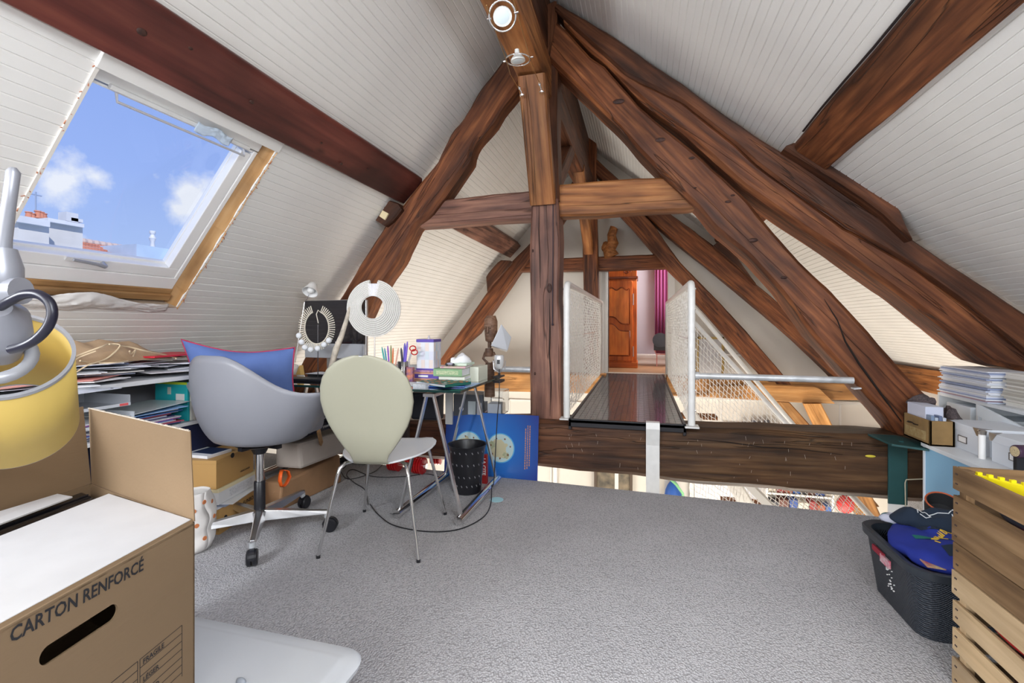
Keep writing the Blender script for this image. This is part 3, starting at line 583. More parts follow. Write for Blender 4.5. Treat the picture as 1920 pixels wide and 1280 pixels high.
timber3('wind_brace', 'slanting brace from the rear king post forward to the ridge', (-.68, 6.45, 2.10), (-.68, 5.4, 2.87), .12, .14, (0, 0, 1), OAKO, wob=.004)
mb = MB()
gp = [PY(u, v, 6.5) for u, v in [(1147, 480), (1142, 468), (1148, 455), (1146, 440), (1152, 426)]]
mb.tube(gp, [.10, .085, .075, .07, .06], 9); mb.ball(PY(1135, 462, 6.5), (.05, .04, .07), 8, 6)
mb.v = [p+Vector((noise.noise(p*14), noise.noise(p*11+Vector((3, 0, 0))), 0))*.03 for p in mb.v]
tag(build('carved_wood', mb, OAKO, smooth=60), 'gnarled piece of carved wood standing on the rear collar beam', 'wood sculpture')
for (u, v, Y) in [(1098, 436, 6.40)]:
    c = PY(u, v, Y); t = thing('spotlight', 'tiny spotlight on the rear king post', 'spotlight', c)
    build('lamp', MB().lathe([(.012, .03), (.03, -.02)], 12, c), GSTEEL, t, smooth=40); build('bracket', MB().tube([c+Vector((0, .0, .03)), c+Vector((.0, .03, .06))], .006, 6), CHROME, t)

def slope_hit(u, v, n):
    d = ray(u, v); k = (AP+NL*n-CAMP).dot(NL)/d.dot(NL); return CAMP+d*k
def knots(parent, pts, mat, name='knot'):
    for c, axv, r, h in pts:
        q = Vector((0, 0, 1)).rotation_difference(Vector(axv).normalized()); mb = MB().ball((0, 0, 0), (r[0], r[1], h), 14, 6)
        mb.v = [Vector(c)+q @ p for p in mb.v]; build(name, mb, mat, parent, smooth=70)
KNOT = M_('dark_knot', (.022, .009, .007), .7, c2=(.07, .025, .015), scale=60)
objs = {o.get('label'): o for o in bpy.data.objects if o.get('label')}
pu = objs['smooth dark red stained purlin across the left slope above the skylight']
knots(pu, [(slope_hit(u, v, .070), NL, (r, r*1.5), .004) for u, v, r in [(266, 60, .013), (357, 90, .008), (472, 191, .009), (603, 268, .006), (640, 307, .008), (690, 317, .006)]], KNOT)
pr_ = objs['straight steep oak strut from king post down to the tie beam']
knots(pr_, [(PY(u, v, 3.474), (0, -1, 0), (r, r*.45), .006) for u, v, r in [(1160, 190, .04), (1238, 262, .035), (1297, 296, .02), (1303, 352, .012), (1374, 366, .014), (1365, 378, .02), (1412, 450, .03), (1470, 520, .02)]], KNOT)
kp_ = kp
knots(kp_, [(PY(u, v, 3.493), (0, -1, 0), (r*.5, r), .005) for u, v, r in [(1030, 540, .035), (999, 470, .012), (1003, 700, .012)]], KNOT)
OAKC = M_('crack_dark', (.012, .006, .004), .9)
mb = MB(); mb.tube([PY(u, v, 3.474) for u, v in [(1545, 560), (1570, 600), (1585, 640), (1610, 680), (1650, 735), (1690, 790)]], [.001, .005, .006, .007, .007, .003], 5); build('drying_crack', mb, OAKC, pr_)
mb = MB(); rs = random.Random(9)
for k in range(46):
    u = rs.uniform(1060, 1650); v0 = 800+(u-1010)*.03; v1 = 872+(u-1010)*.10; v = rs.uniform(v0+12, v1-8)
    a = PY(u, v, 3.438); l_ = rs.uniform(.008, .03); dx = rs.uniform(-.4, .4); mb.bar(a, a+Vector((l_*dx, 0, l_)), .0014, .0012, (0, 1, 0))
build('white_scratches', mb, M_('pale_scratch', (.45, .38, .32), .9), tb, kind='stuff')
mb = MB(); mb.tube([PY(u, v, 3.437) for u, v in [(1290, 822), (1360, 828), (1430, 838), (1500, 842), (1580, 852)]], [.001, .003, .0035, .003, .001], 5); build('drying_crack', mb, OAKC, tb)
# ================================================================ walkway
def net(fn, nu, nv, r=.0022, sag=.006, diag=True, seed=0):
    """knotted net over the surface fn(u,v); u,v in 0..1"""
    mb = MB(); rnd = random.Random(seed)
    J = {}
    def P(i, j):
        if (i, j) not in J:
            p = fn(i/nu, j/nv); J[(i, j)] = p+Vector((rnd.uniform(-1, 1), rnd.uniform(-1, 1), rnd.uniform(-1, 1)))*sag
        return J[(i, j)]
    lines = []
    if diag:
        for k in range(-nv, nu, 2):
            lines.append([P(k+j, j) for j in range(nv+1) if 0 <= k+j <= nu]); 
        for k in range(0, nu+nv+1, 2):
            lines.append([P(k-j, j) for j in range(nv+1) if 0 <= k-j <= nu])
    else:
        lines += [[P(i, j) for j in range(nv+1)] for i in range(nu+1)]+[[P(i, j) for i in range(nu+1)] for j in range(nv+1)]
    for l in lines:
        if len(l) > 1: mb.tube(l, r, 3, caps=False)
    return mb
WK = .44
wk = thing('walkway', 'black perforated steel footbridge with glossy deck leading to the doorway', 'walkway', (-.1, 5.1, WK-.06))
WX0, WX1, WYA, WYB = -.505, .29, 3.42, 6.84
DECK = M_('black_steel_deck', (.045, .020, .020), .13, spec=.9, coat=.6)
build('deck', MB().box(WX0, WX1, WYA, WYB, WK-.02, WK-.003), DECK, wk)
mb = MB(); mb.box(WX0, WX0+.02, WYA, WYB, WK-.07, WK+.006); mb.box(WX1-.02, WX1, WYA, WYB, WK-.07, WK+.006); mb.box(WX0, WX1, WYA, WYA+.02, WK-.05, WK+.006); build('edge_frame', mb, BLACKP, wk, bevel=.003)
mb = MB()
nx, ny = 18, 76
for i in range(nx+1): x = WX0+.02+(WX1-WX0-.04)*i/nx; mb.box(x-.0012, x+.0012, WYA+.02, WYB, WK-.003, WK-.0015)
for j in range(ny+1): y = WYA+.02+(WYB-WYA-.03)*j/ny; mb.box(WX0+.02, WX1-.02, y-.0012, y+.0012, WK-.003, WK-.0015)
build('anti_slip_ribs', mb, M_('rib_black', (.04, .035, .035), .3), wk, kind='stuff')
def rail(name, label, X, ya, yb, z1, sgn):
    t = thing(name, label, 'railing', (X, (ya+yb)/2, WK))
    pts = [(X, ya, WK), (X, ya, z1-.06)]+[(X, ya+.06-.06*math.cos(a), z1-.06+.06*math.sin(a)) for a in (.4, .8, 1.2, PI/2)]
    pts += [(X, yb-.06, z1)]+[(X, yb-.06+.06*math.sin(a), z1-.06+.06*math.cos(a)) for a in (.4, .8, 1.2, PI/2)]+[(X, yb, WK)]
    build('tube_frame', MB().tube(pts, .024, 12), WSTEEL, t, smooth=50)
    build('base_plate', MB().box(X-.045, X+.045, ya-.05, ya+.05, WK-.012, WK-.002), WSTEEL, t); build('base_plate', MB().box(X-.045, X+.045, yb-.05, yb+.04, WK-.012, WK-.002), WSTEEL, t)
    mb = MB()
    for k in range(7):
        z = WK+.1+(z1-WK-.14)*k/6; mb.ball((X-.022*sgn, ya, z), .008, 6, 4)
    build('net_hook', mb, CHROME, t, kind='stuff')
    b = net(lambda u, v: Vector((X+.012*math.sin(u*9)*math.sin(PI*v), ya+.03+(yb-ya-.06)*u, WK+.02+(z1-WK-.05)*v)), 112, 34, .0021, .003, seed=int(X*10)+9)
    build('net', b, NETM, t, kind='stuff')
    mb = MB(); mb.tube([(X, ya, WK+(z1-WK)*.6), (X, yb, WK+(z1-WK)*.6)], .003, 5); build('tension_wire', mb, CHROME, t)
    return t
rail('railing', 'white netted railing on the left edge of the walkway', -.53, 3.50, 6.70, 1.42, 1)
rail('railing', 'white netted railing on the right edge of the walkway', .325, 3.44, 6.62, 1.40, -1)
t = thing('guard_bar', 'worn white horizontal guard bar between walkway railing and strut', 'guard bar', PY(1450, 710, 3.47))
a, b_ = PY(1302, 704, 3.47), PY(1600, 713, 3.45)
build('tube', MB().tube([a, b_], .021, 14), GSTEEL, t, smooth=50); build('flange', MB().bar(b_-Vector((.005, 0, .05)), b_+Vector((.035, 0, -.045)), .05, .008, (1, 0, 0)), GSTEEL, t); build('joint_collar', MB().lathe([(.026, -.03), (.029, 0), (.026, .03)], 14, a, (1, 0, 0)), GSTEEL, t, smooth=50)
t = thing('guard_bar', 'pale grey guard bar left of the king post behind the desk', 'guard bar', PY(950, 692, 3.55))
build('tube', MB().tube([PY(700, 686, 3.55), PY(998, 693, 3.55)], .022, 14), GSTEEL, t, smooth=50)
# steel strap at the front of the walkway
mb = MB(); S0 = PY(1224, 790, 3.42)
x0, x1 = S0.x-.045, S0.x+.045
mb.prism([(x0, 3.46, WK+.012), (x0, 3.40, WK+.012), (x0, 3.385, WK-.03), (x0, 3.43, WK-.15), (x0, 3.43, -.25), (x0, 3.445, -.25), (x0, 3.445, WK-.15), (x0, 3.40, WK-.028), (x0, 3.407, WK+.003), (x0, 3.46, WK+.003)], (x1-x0, 0, 0))
tag(build('steel_strap', mb, WSTEEL, bevel=.002), 'white painted steel strap bent over the tie beam under the walkway', 'steel strap')
TEAL = M_('dark_teal_paint', (.012, .075, .078), .5, var=.3, scale=4)
t = thing('steel_bracket', 'dark teal steel bracket wrapped round the right end of the tie beam', 'bracket', PY(1682, 950, 3.43))
a = PY(1665, 900, 3.435); b_ = PY(1701, 900, 3.435); zb = PY(1683, 945, 3.435).z; zt = PY(1683, 822, 3.435).z
build('strap', MB().box(a.x, b_.x, 3.430, 3.442, zb, zt), TEAL, t, bevel=.002)
build('strap_foot', MB().box(a.x, b_.x, 3.430, 3.442, -.4, zb), WSTEEL, t, label='unpainted pale lower end')
mb = MB(); mb.prism([PZ(1613, 807, zt+.012), PZ(1628, 804, zt+.012), PZ(1735, 828, zt+.012), PZ(1742, 842, zt+.012), PZ(1672, 832, zt+.012)], (0, 0, -.012)); build('top_plate', mb, TEAL, t, bevel=.002)
mb = MB(); q = PZ(1690, 828, zt+.012); mb.lathe([(.012, 0), (.012, .007)], 6, q); build('bolt', mb, TEAL, t)
mb = MB(); mb.tube([PY(1698, 950, 3.42), PY(1697, 905, 3.42), PY(1699, 899, 3.42), PY(1745, 897, 3.42)], .0035, 6)
tag(build('beige_cable', mb, M_('beige_cable', (.52, .48, .36), .5), smooth=50), 'thin beige cable stapled to the right end of the tie beam', 'cable')
# ================================================================ stairs beyond, down to the lower room
def sp(u, v, Y): return PY(u, v, Y)
t = thing('stair_railing', 'white tube stair railing with a knotted net, right of the walkway', 'railing', PY(1480, 860, 4.6))
a0, a1 = sp(1296, 598, 5.3), sp(1655, 992, 4.3)
b0, b1 = sp(1300, 575, 5.5), sp(1660, 1000, 5.1)
build('handrail', MB().tube([a0, a1], .022, 12), WSTEEL, t, smooth=50); build('handrail', MB().tube([b0, b0.lerp(b1, .75)], .022, 12), WSTEEL, t, smooth=50)
c0_, c1_ = sp(1250, 770, 5.3), sp(1470, 985, 4.45)
build('stringer', MB().bar(sp(1395, 900, 4.8), sp(1480, 985, 4.5), .03, .07), WPAINT, t)
def nf(u, v): return (a0.lerp(a1, u)).lerp(Vector((a0.x-.02, a0.y, -.95)).lerp(Vector((a1.x-.35, a1.y, -.95)), u), v)
build('net', net(nf, 44, 34, .0032, .006, diag=False, seed=5), NETM, t, kind='stuff')
t = thing('staircase', 'steep stair with white strings and dark wooden treads below the walkway', 'staircase', sp(1330, 900, 5.6))
for k, (u, v) in enumerate([(1322, 778), (1352, 835), (1385, 895), (1412, 942)]):
    p = sp(u, v, 5.7-.1*k); build('tread', MB().box(p.x-.30, p.x+.12, p.y-.12, p.y+.12, p.z-.03, p.z), OAKO, t, bevel=.004)
build('stair_string', MB().bar(sp(1288, 765, 5.55), sp(1440, 1010, 5.0), .03, .14), WPAINT, t)
t = thing('picture_frame', 'thin gilt picture frame hanging behind the stair net', 'picture', PY(1330, 660, 6.83))
GOLD = M_('gilt', (.60, .42, .14), .4, .3)
a, b_ = PY(1305, 631, 6.84), PY(1357, 657, 6.84)
x0, x1, z0, z1 = a.x, b_.x, b_.z-.5, a.z
mb = MB(); mb.box(x0, x1, 6.80, 6.845, z1-.03, z1); mb.box(x1-.03, x1, 6.80, 6.845, z0, z1); mb.box(x0, x0+.03, 6.80, 6.845, z0, z1); mb.box(x0, x1, 6.80, 6.845, z0, z0+.03); build('frame', mb, GOLD, t, bevel=.003)
build('backing', MB().box(x0+.03, x1-.03, 6.825, 6.845, z0+.03, z1-.03), PAPER, t)
mb = MB(); p = PY(1370, 662, 6.8); mb.box(PY(1350, 662, 6.7).x, PY(1405, 662, 6.7).x, 6.65, 6.85, p.z-.03, p.z); tag(build('wall_shelf', mb, WPAINT, bevel=.002), 'small white shelf on the rear wall beside the gilt frame', 'shelf')
# lower room contents seen through the gap
def lowbox(u0, u1, v0, v1, Y, d): 
    a = PY(u0, v0, Y); b = PY(u1, v1, Y); return MB().box(a.x, b.x, Y, Y+d, b.z, a.z)
t = thing('painting', 'dark landscape painting on the lower wall under the beam', 'painting', PY(1150, 960, 6.80))
def painting():
    m = M_('landscape_paint', (.22, .19, .15), .6, scale=6, c2=(.05, .045, .04)); return m
build('canvas', lowbox(1119, 1181, 860, 960, 6.81, .03), M_('landscape_paint', (.30, .24, .16), .6, scale=7, c2=(.05, .05, .045)), t)
mb = MB(); 
for q in [(1114, 1119, 855, 965), (1181, 1186, 855, 965), (1114, 1186, 852, 858), (1114, 1186, 960, 965)]:
    a = PY(q[0], q[2], 6.8); b = PY(q[1], q[3], 6.8); mb.box(a.x, b.x, 6.79, 6.845, b.z, a.z)
build('frame', mb, M_('dark_frame', (.10, .07, .05), .5), t)
t = thing('hanging_bag', 'blue and lime sports bag hanging on the lower white doors', 'bag', PY(1266, 960, 6.7))
mb = MB(); p = PY(1262, 945, 6.72); mb.ball(p, (.12, .08, .32), 14, 10); build('body', mb, M_('royal_blue_nylon', (.02, .10, .42), .5), t, smooth=60)
mb = MB(); mb.tube([PY(1254, 895, 6.63), PY(1268, 908, 6.60), PY(1280, 925, 6.60), PY(1284, 960, 6.63)], .018, 6); build('strap', mb, M_('lime_strap', (.25, .60, .30), .5), t, smooth=60)
t = thing('bookcase', 'lower room bookcase seen through the net below the tie beam', 'bookcase', PY(1500, 1010, 6.3))
a, b_ = PY(1440, 900, 6.3), PY(1560, 1040, 6.3)
mb = MB(); mb.box(a.x, b_.x, 6.5, 6.55, b_.z, a.z+.3)
for k in range(4): mb.box(a.x, b_.x, 6.3, 6.5, b_.z+.32*k, b_.z+.32*k+.02)
mb.box(a.x-.02, a.x, 6.3, 6.55, b_.z, a.z+.3); mb.box(b_.x, b_.x+.02, 6.3, 6.55, b_.z, a.z+.3); build('carcass', mb, WPAINT, t)
BK = [(.25, .03, .03), (.03, .07, .25), (.04, .04, .05), (.30, .08, .04), (.55, .50, .42), (.10, .03, .02), (.05, .12, .35)]
bkm = [M_('book_cloth', c, .6) for c in BK]
for row in range(3):
    x = a.x+.01; k = 0
    while x < b_.x-.05:
        w_ = random.uniform(.075, .12); h_ = random.uniform(.2, .28); z0 = b_.z+.32*row+.021
        ob = build('book', MB().box(x, x+w_*.94, 6.32, 6.48, z0, z0+h_), bkm[(k*3+row*2) % 7]); tag(ob, ORD(k+1).replace('top', 'leftmost')+' book from the left on the '+['bottom', 'middle', 'upper'][row]+' shelf of the lower bookcase', 'book', 'books in the lower bookcase'); x += w_; k += 1
tag(build('red_bag', MB().ball(PY(1585, 945, 6.1), (.09, .07, .1), 12, 8), M_('red_nylon', (.62, .03, .03), .5), smooth=60), 'bright red bag behind the lower stair net', 'bag')
for k, u in enumerate((1395, 1412, 1424, 1436)): a = PY(u, 800, 6.7); tag(build('photograph', MB().box(a.x, a.x+.06, 6.78, 6.80, a.z-.1, a.z+.05+.02*(k % 2)), M_('dark_photo', (.10, .10, .12), .4)), ['leftmost small dark photograph in the lower room above the stairs', 'second small dark photograph from the left in the lower room', 'third small dark photograph from the left in the lower room', 'rightmost small dark photograph in the lower room above the stairs'][k], 'photograph')
pass
t = thing('window_2', None, None, PY(1620, 815, 6.83), kind='structure')
a, b_ = PY(1560, 802, 6.83), PY(1650, 900, 6.83); build('curtain', MB().grid(lambda u, v: Vector((a.x+(b_.x-a.x)*u, 6.80+.015*math.sin(u*60), a.z+(b_.z-a.z)*v)), 60, 2), M_('sheer_curtain', (.88, .88, .90), .8), t, smooth=60)
build('window_frame', MB().box(a.x-.04, b_.x+.04, 6.835, 6.85, b_.z, a.z+.01), WPAINT, t)
# ================================================================ hallway furniture
t = thing('wardrobe', 'carved cherry wood wardrobe seen through the doorway', 'wardrobe', (-.55, 7.9, .44))
AY = 7.72; ax1 = -.075; ax0 = -1.05
build('carcass', MB().box(ax0, ax1, AY, AY+.5, .44, 2.35), CHERRY, t, frame=mapf(Vector((ax0, AY, .44)), Vector((0, 0, 1)), Vector((1, 0, 0)), Vector((0, 1, 0))), bevel=.006)
build('plinth', MB().box(ax0-.01, ax1+.015, AY-.025, AY+.5, .44, .53), CHERRY, t, bevel=.01)
fz = mapf(Vector((-.3, AY, .6)), Vector((0, 0, 1)), Vector((1, 0, 0)), Vector((0, 1, 0)))
dr = build('door', MB().box(-.54, -.135, AY-.03, AY, .55, 1.80), CHERRY, t, fz, bevel=.006)
DARKC = wood('dark_cherry', (.12, .025, .008), (.2, .04, .01), (.28, .07, .02), cracks=False, knots=0, rough=.25, bump=.0005)
LC = wood('light_cherry', (.60, .14, .018), (.72, .21, .03), (.78, .28, .045), cracks=False, knots=0, rough=.5, bump=.0005)
def curve_panel(zlo, zhi, top):
    n = 24; xs = [-.50+.32*i/n for i in range(n+1)]
    if top: up_ = [zhi-.02+.02*math.sin((x+.5)/.32*PI*4)*(1 if x < -.2 else 0) for x in xs]; lo_ = [zlo+.15*(1-math.cos(min(1, (x+.5)/.30)*PI))*.0+(.13*(1 if x > -.26 else 0))*0+.12*(1/(1+math.exp(-(-.36-x)*40))) for x in xs]
    else: lo_ = [zlo]*len(xs); up_ = [zhi+.12*(1/(1+math.exp(-(-.38-x)*40))) for x in xs]
    return [Vector((x, AY-.03, z)) for x, z in zip(xs, lo_)], [Vector((x, AY-.03, z)) for x, z in zip(xs, up_)]
for zlo, zhi, top in [(1.12, 1.70, True), (.63, 1.02, False)]:
    lo_, up_ = curve_panel(zlo, zhi, top)
    mb = MB(); mb.prism(lo_+up_[::-1], (0, -.006, 0)); build('raised_panel', mb, LC, dr, fz)
    mb = MB(); mb.tube(lo_+up_[::-1], .008, 6, closed=True); mb.tube([p+Vector((0, -.004, 0)) for p in [q.lerp((lo_[12]+up_[12])/2, .04) for q in lo_+up_[::-1]]], .005, 6, closed=True); build('moulding', mb, DARKC, dr, smooth=50)
build('hinge', MB().tube([(-.125, AY-.03, 1.42), (-.125, AY-.03, 1.60)], .008, 6).tube([(-.125, AY-.03, .62), (-.125, AY-.03, .78)], .008, 6), ALU, t)
build('cornice', MB().box(ax0-.02, ax1+.02, AY-.04, AY+.5, 1.83, 1.87), DARKC, t, bevel=.008)
mb = MB(); mb.tube([Vector((-.22+.06*math.cos(a)*(1-a/9), AY-.012, 1.94+.05*math.sin(a)*(1-a/9))) for a in [i*.4 for i in range(20)]], .006, 5); build('carving', mb, DARKC, t, smooth=60)
MAG = M_('magenta_curtain', (.26, .055, .16), .8)
x0 = PY(1228, 600, 8.45).x
mb = MB(); mb.grid(lambda u, v: Vector((x0+.34*u, 8.45+.02*math.sin(u*40), .95+1.6*v)), 60, 3)
tag(build('curtain', mb, MAG, solid=.004, smooth=60), 'magenta curtain at the end of the hallway', 'curtain')
t = thing('radiator', 'white hallway radiator with a ribbed grille at floor level', 'radiator', PY(1220, 690, 8.3))
a, b_ = PY(1191, 675, 8.3), PY(1262, 695, 8.3)
build('body', MB().box(a.x, b_.x, 8.30, 8.42, .47, .62), WPAINT, t, bevel=.006)
mb = MB(); k = 0; x = a.x+.01
while x < b_.x: mb.box(x, x+.012, 8.285, 8.30, .56, .63); x += .026
build('grille_bar', mb, WSTEEL, t, kind='stuff'); build('grille_rail', MB().box(a.x, b_.x, 8.283, 8.288, .595, .602), WSTEEL, t)
PINKP = M_('pink_plastic', (.62, .30, .28), .4)
t = thing('folding_chair', 'pink framed chair with a dark seat at the end of the hallway', 'chair', PY(1240, 672, 8.2))
p = PY(1240, 650, 8.1)
mb = MB(); mb.tube([(p.x-.08, 8.1, .64), (p.x-.10, 8.1, .70), (p.x-.10, 8.1, .84), (p.x-.06, 8.1, .88), (p.x+.2, 8.1, .88), (p.x+.24, 8.1, .84), (p.x+.24, 8.1, .70), (p.x+.2, 8.1, .64)], .011, 6, closed=True); build('frame', mb, PINKP, t, smooth=50)
build('seat', MB().box(p.x-.09, p.x+.23, 8.11, 8.13, .65, .87), M_('plum_fabric', (.16, .03, .06), .8), t)
mb = MB(); 
for dx in (-.07, .2): mb.tube([(p.x+dx, 8.1, .64), (p.x+dx, 8.1, .44)], .009, 6)
build('leg', mb, PINKP, t)
p = PY(1238, 638, 8.05)
mb = MB(); mb.lathe([(.11, 0), (.12, .01), (.12, .02), (.05, .025)], 20, p, (0, -1, .15)); mb.box(p.x-.10, p.x+.2, 8.04, 8.07, p.z-.16, p.z-.05)
tag(build('fan_heater', mb, BLACKP, smooth=40), 'black round fan above the pink chair in the hallway', 'fan')
# ================================================================ cable spotlights under the ridge beam
t = thing('spotlight_cables', 'pair of thin tension cables under the ridge beam ending on the king post', 'cable', PY(990, 140, 3.35))
eL, eR = PY(978, 178, 3.42), PY(1017, 174, 3.40)
def on(u, v, Y): return PY(u, v, Y)
La = [PY(912, 10, 1.9), PY(950, 115, 2.55), PY(957, 140, 2.9), PY(972, 165, 3.09)]
Ra = [PY(960, -10, 1.95), PY(993, 105, 2.55), PY(1003, 135, 2.9), PY(1012, 157, 3.09)]
BRASS = M_('brass_wire', (.62, .42, .16), .3, .9)
build('wire', MB().tube(La, .0022, 5), BRASS, t); build('wire', MB().tube(Ra, .0022, 5), BRASS, t)
mb = MB()
for q, e_ in [((972, 162), (979, 180)), ((1010, 155), (1016, 174))]:
    a = PY(*q, 3.09); b = PY(*e_, 3.125); mb.tube([a, a.lerp(b, .5)+Vector((.004, 0, 0)), b], .004, 6); mb.lathe([(.006, 0), (.011, .008), (.006, .018)], 10, a.lerp(b, .3)); mb.lathe([(.016, 0), (.018, .006), (.006, .012)], 12, b)
build('tensioner', mb, CHROME, t, smooth=40)
BULB = M_('frosted_bulb', (.80, .82, .80), .15, coat=.5)
def spot(u, v, Y, label, ax, ring_ax, R, uL, uR):
    c = PY(u, v, Y); t = thing('spotlight', label, 'spotlight', c, group=None)
    m = MB(); q = Vector((0, 0, 1)).rotation_difference(Vector(ring_ax)); m.tube([c+q @ Vector((R*math.cos(a), R*math.sin(a), 0)) for a in [i*PI/12 for i in range(24)]], .004, 8, closed=True)
    build('ring', m, CHROME, t, smooth=60)
    m = MB(); m.lathe([(.012, -.055), (.016, -.03), (.038, -.006), (.041, .0), (.041, .008)], 20, c, ax, capt=True); build('reflector_bulb', m, BULB, t, smooth=50)
    m = MB(); m.lathe([(.030, .0082), (.026, .0095)], 18, c, ax); build('lens', m, M_('bulb_lens', (.75, .85, .88), .05), t, smooth=50)
    m = MB(); m.tube([PY(*uL, Y), c+(PY(*uL, Y)-c)*.75], .006, 8); m.tube([PY(*uR, Y), c+(PY(*uR, Y)-c)*.75], .006, 8); build('cable_clamp', m, CHROME, t, smooth=50)
spot(942, 30, 2.0, 'nearer round glass spotlight on cables at the top', (.25, -.5, -.85), (.2, -.75, -.65), .058, (914, 36), (972, 22))
spot(971, 112, 2.6, 'farther spotlight with a greenish reflector bulb on cables', (.08, .12, -.99), (0, .05, -1), .068, (944, 115), (1000, 106))
# ================================================================ desk and trestles
DT = .75
desk = thing('glass_desk', 'clear glass desk top on chrome trestles under the skylight slope', 'desk', (-1.8, 2.9, 0))
mb = MB(); mb.box(-2.62, -.975, 2.50, 3.30, DT-.012, DT); build('glass_top', mb, GLTOP, desk)
EDGE = M_('green_glass_edge', (.012, .05, .045), .1, coat=.5)
mb = MB(); mb.box(-2.62, -.975, 2.497, 2.4995, DT-.013, DT+.0005); mb.box(-.9745, -.972, 2.50, 3.30, DT-.013, DT+.0005); build('glass_edge', mb, EDGE, desk)
build('support_pad', MB().lathe([(.02, 0), (.02, .012)], 12, (-1.17, 2.60, DT-.026)).lathe([(.02, 0), (.02, .012)], 12, (-1.17, 3.2, DT-.026)), BLACKP, desk)
def trestle(xc, label):
    t = thing('trestle', label, 'trestle', (xc, 2.9, 0), group=None)
    hw = .19
    for sx in (-1, 1):
        X = xc+sx*hw
        build('foot_tube', MB().tube([(X, 2.50, .026), (X, 3.27, .026)], .024, 14), CHROME, t, smooth=50)
        for y in (2.545, 3.225): build('leg', MB().bar((xc+sx*.02, y, DT-.03), (X, y, .04), .012, .03, (0, 1, 0)), ALU, t, bevel=.002)
    build('top_bar', MB().box(xc-.035, xc+.035, 2.52, 3.25, DT-.045, DT-.026), ALU, t, bevel=.002)
    return t
trestle(-1.175, 'chrome A shaped trestle under the right end of the glass desk')
trestle(-2.50, 'chrome A shaped trestle under the left end of the glass desk behind the office chair')
def on_desk(u, v): return PZ(u, v, DT)
# all-in-one computer
CX, CY = -2.22, 3.02
t = thing('computer', 'all in one computer with dark screen and silver chin', 'computer', (CX, CY, DT), -.08)
ctr = PY(629, 610, CY); W2, zt, zb = .262, PY(629, 563, CY).z, PY(629, 671, CY).z+.0
Mx = WM[t]
def loc(mb): mb.M = Mx; return mb
zt -= DT; zb -= DT; zc = zb+.105
dx = ctr.x-CX
build('screen', loc(MB()).box(dx-W2, dx+W2, -.012, .004, zc, zt), M_('dark_screen', (.012, .010, .014), .08, coat=1), t, bevel=.003)
build('chin', loc(MB()).box(dx-W2, dx+W2, -.012, .006, zb, zc), M_('silver_chin', (.62, .64, .68), .35, .5), t, bevel=.003)
build('back', loc(MB()).box(dx-W2-.004, dx+W2+.004, .004, .03, zb, zt+.004), ALU, t, bevel=.008)
build('stand', loc(MB()).box(dx-.09, dx+.09, .02, .03, .006, .25).box(dx-.1, dx+.1, -.09, .09, 0, .006), ALU, t, bevel=.002)
# shell disc collar on a stand
SHELL = M_('shell_beads', (.82, .80, .76), .55); SHELLC = M_('cream_shell', (.80, .74, .62), .55)
c = PY(701, 578, 2.80)
t = thing('shell_collar', 'large round white shell collar standing on a thin rod', 'ornament', PZ(701, 700, DT)); 
scl = (c-CAMP).length; dY = Vector(c-CAMP).dot(Vector((-SP, CP, 0)))
R1 = 50/900*dY; DISCB = M_('collar_shade_base', (.42, .40, .36), .9); R0 = 22/900*dY  # base disc darkened to paint shadow between the beads
fx = Vector((CP, SP, 0)); fz_ = Vector((0, 0, 1)); fn_ = fx.cross(fz_)   # faces the room
hc = c+fx*(-2/900*dY)+fz_*(2/900*dY)
mb = MB(); n = 48; vs = []; fs = []
def rad(a, k): return (c if k else hc)+(fx*math.cos(a)*(1.0)+fz_*math.sin(a)*(1.06 if k else 1))*(R1 if k else R0)
for th in (0, .012):
    for i in range(n+1):
        a = PI/2+.14+(2*PI-.28)*i/n; vs += [rad(a, 0)-fn_*th, rad(a, 1)-fn_*th]
m2 = (n+1)*2
for i in range(n):
    a = 2*i; fs += [(a, a+1, a+3, a+2), (m2+a, m2+a+2, m2+a+3, m2+a+1), (a+1, m2+a+1, m2+a+3, a+3), (a, a+2, m2+a+2, m2+a)]
fs += [(0, m2, m2+1, 1), (2*n, 2*n+1, m2+2*n+1, m2+2*n)]
mb.add(vs, fs); build('disc', mb, DISCB, t)
mb = MB(); rng = random.Random(3)
for k in range(9):
    f_ = (k+.5)/9; cnt = int(52+60*f_)
    for i in range(cnt):
        a = PI/2+.16+(2*PI-.32)*(i+.5*(k % 2)+.25)/cnt; p = rad(a, 0).lerp(rad(a, 1), f_*1.0+.03)+fn_*.004
        mb.ball(p, (.0058, .0058, .0064), 6, 4)
build('bead', mb, SHELL, t, kind='stuff')
mb = MB(); mb.tube([rad(2*PI*i/30, 0) for i in range(30)], .0035, 6, closed=True); build('inner_cord', mb, WPAINT, t, smooth=60)
mb = MB()
for k in range(9): u = -.034+.0085*k; mb.tube([hc+fx*u*.6+fz_*(R0*.98)+fn_*.003, c+fx*u+fz_*(R1*.93)+fn_*.004], .0043, 6)
build('clasp_cords', mb, M_('white_cotton', (.86, .85, .9), .9), t, smooth=60)
p0 = PZ(702, 712, DT); build('rod', MB().tube([(c.x+.0, c.y+.01, c.z-R1*1.0), (c.x+.0, c.y+.01, DT)], .0035, 8), ALU, t); build('base', MB().box(c.x-.05, c.x+.05, c.y-.03, c.y+.06, DT, DT+.006), BLACKM, t)
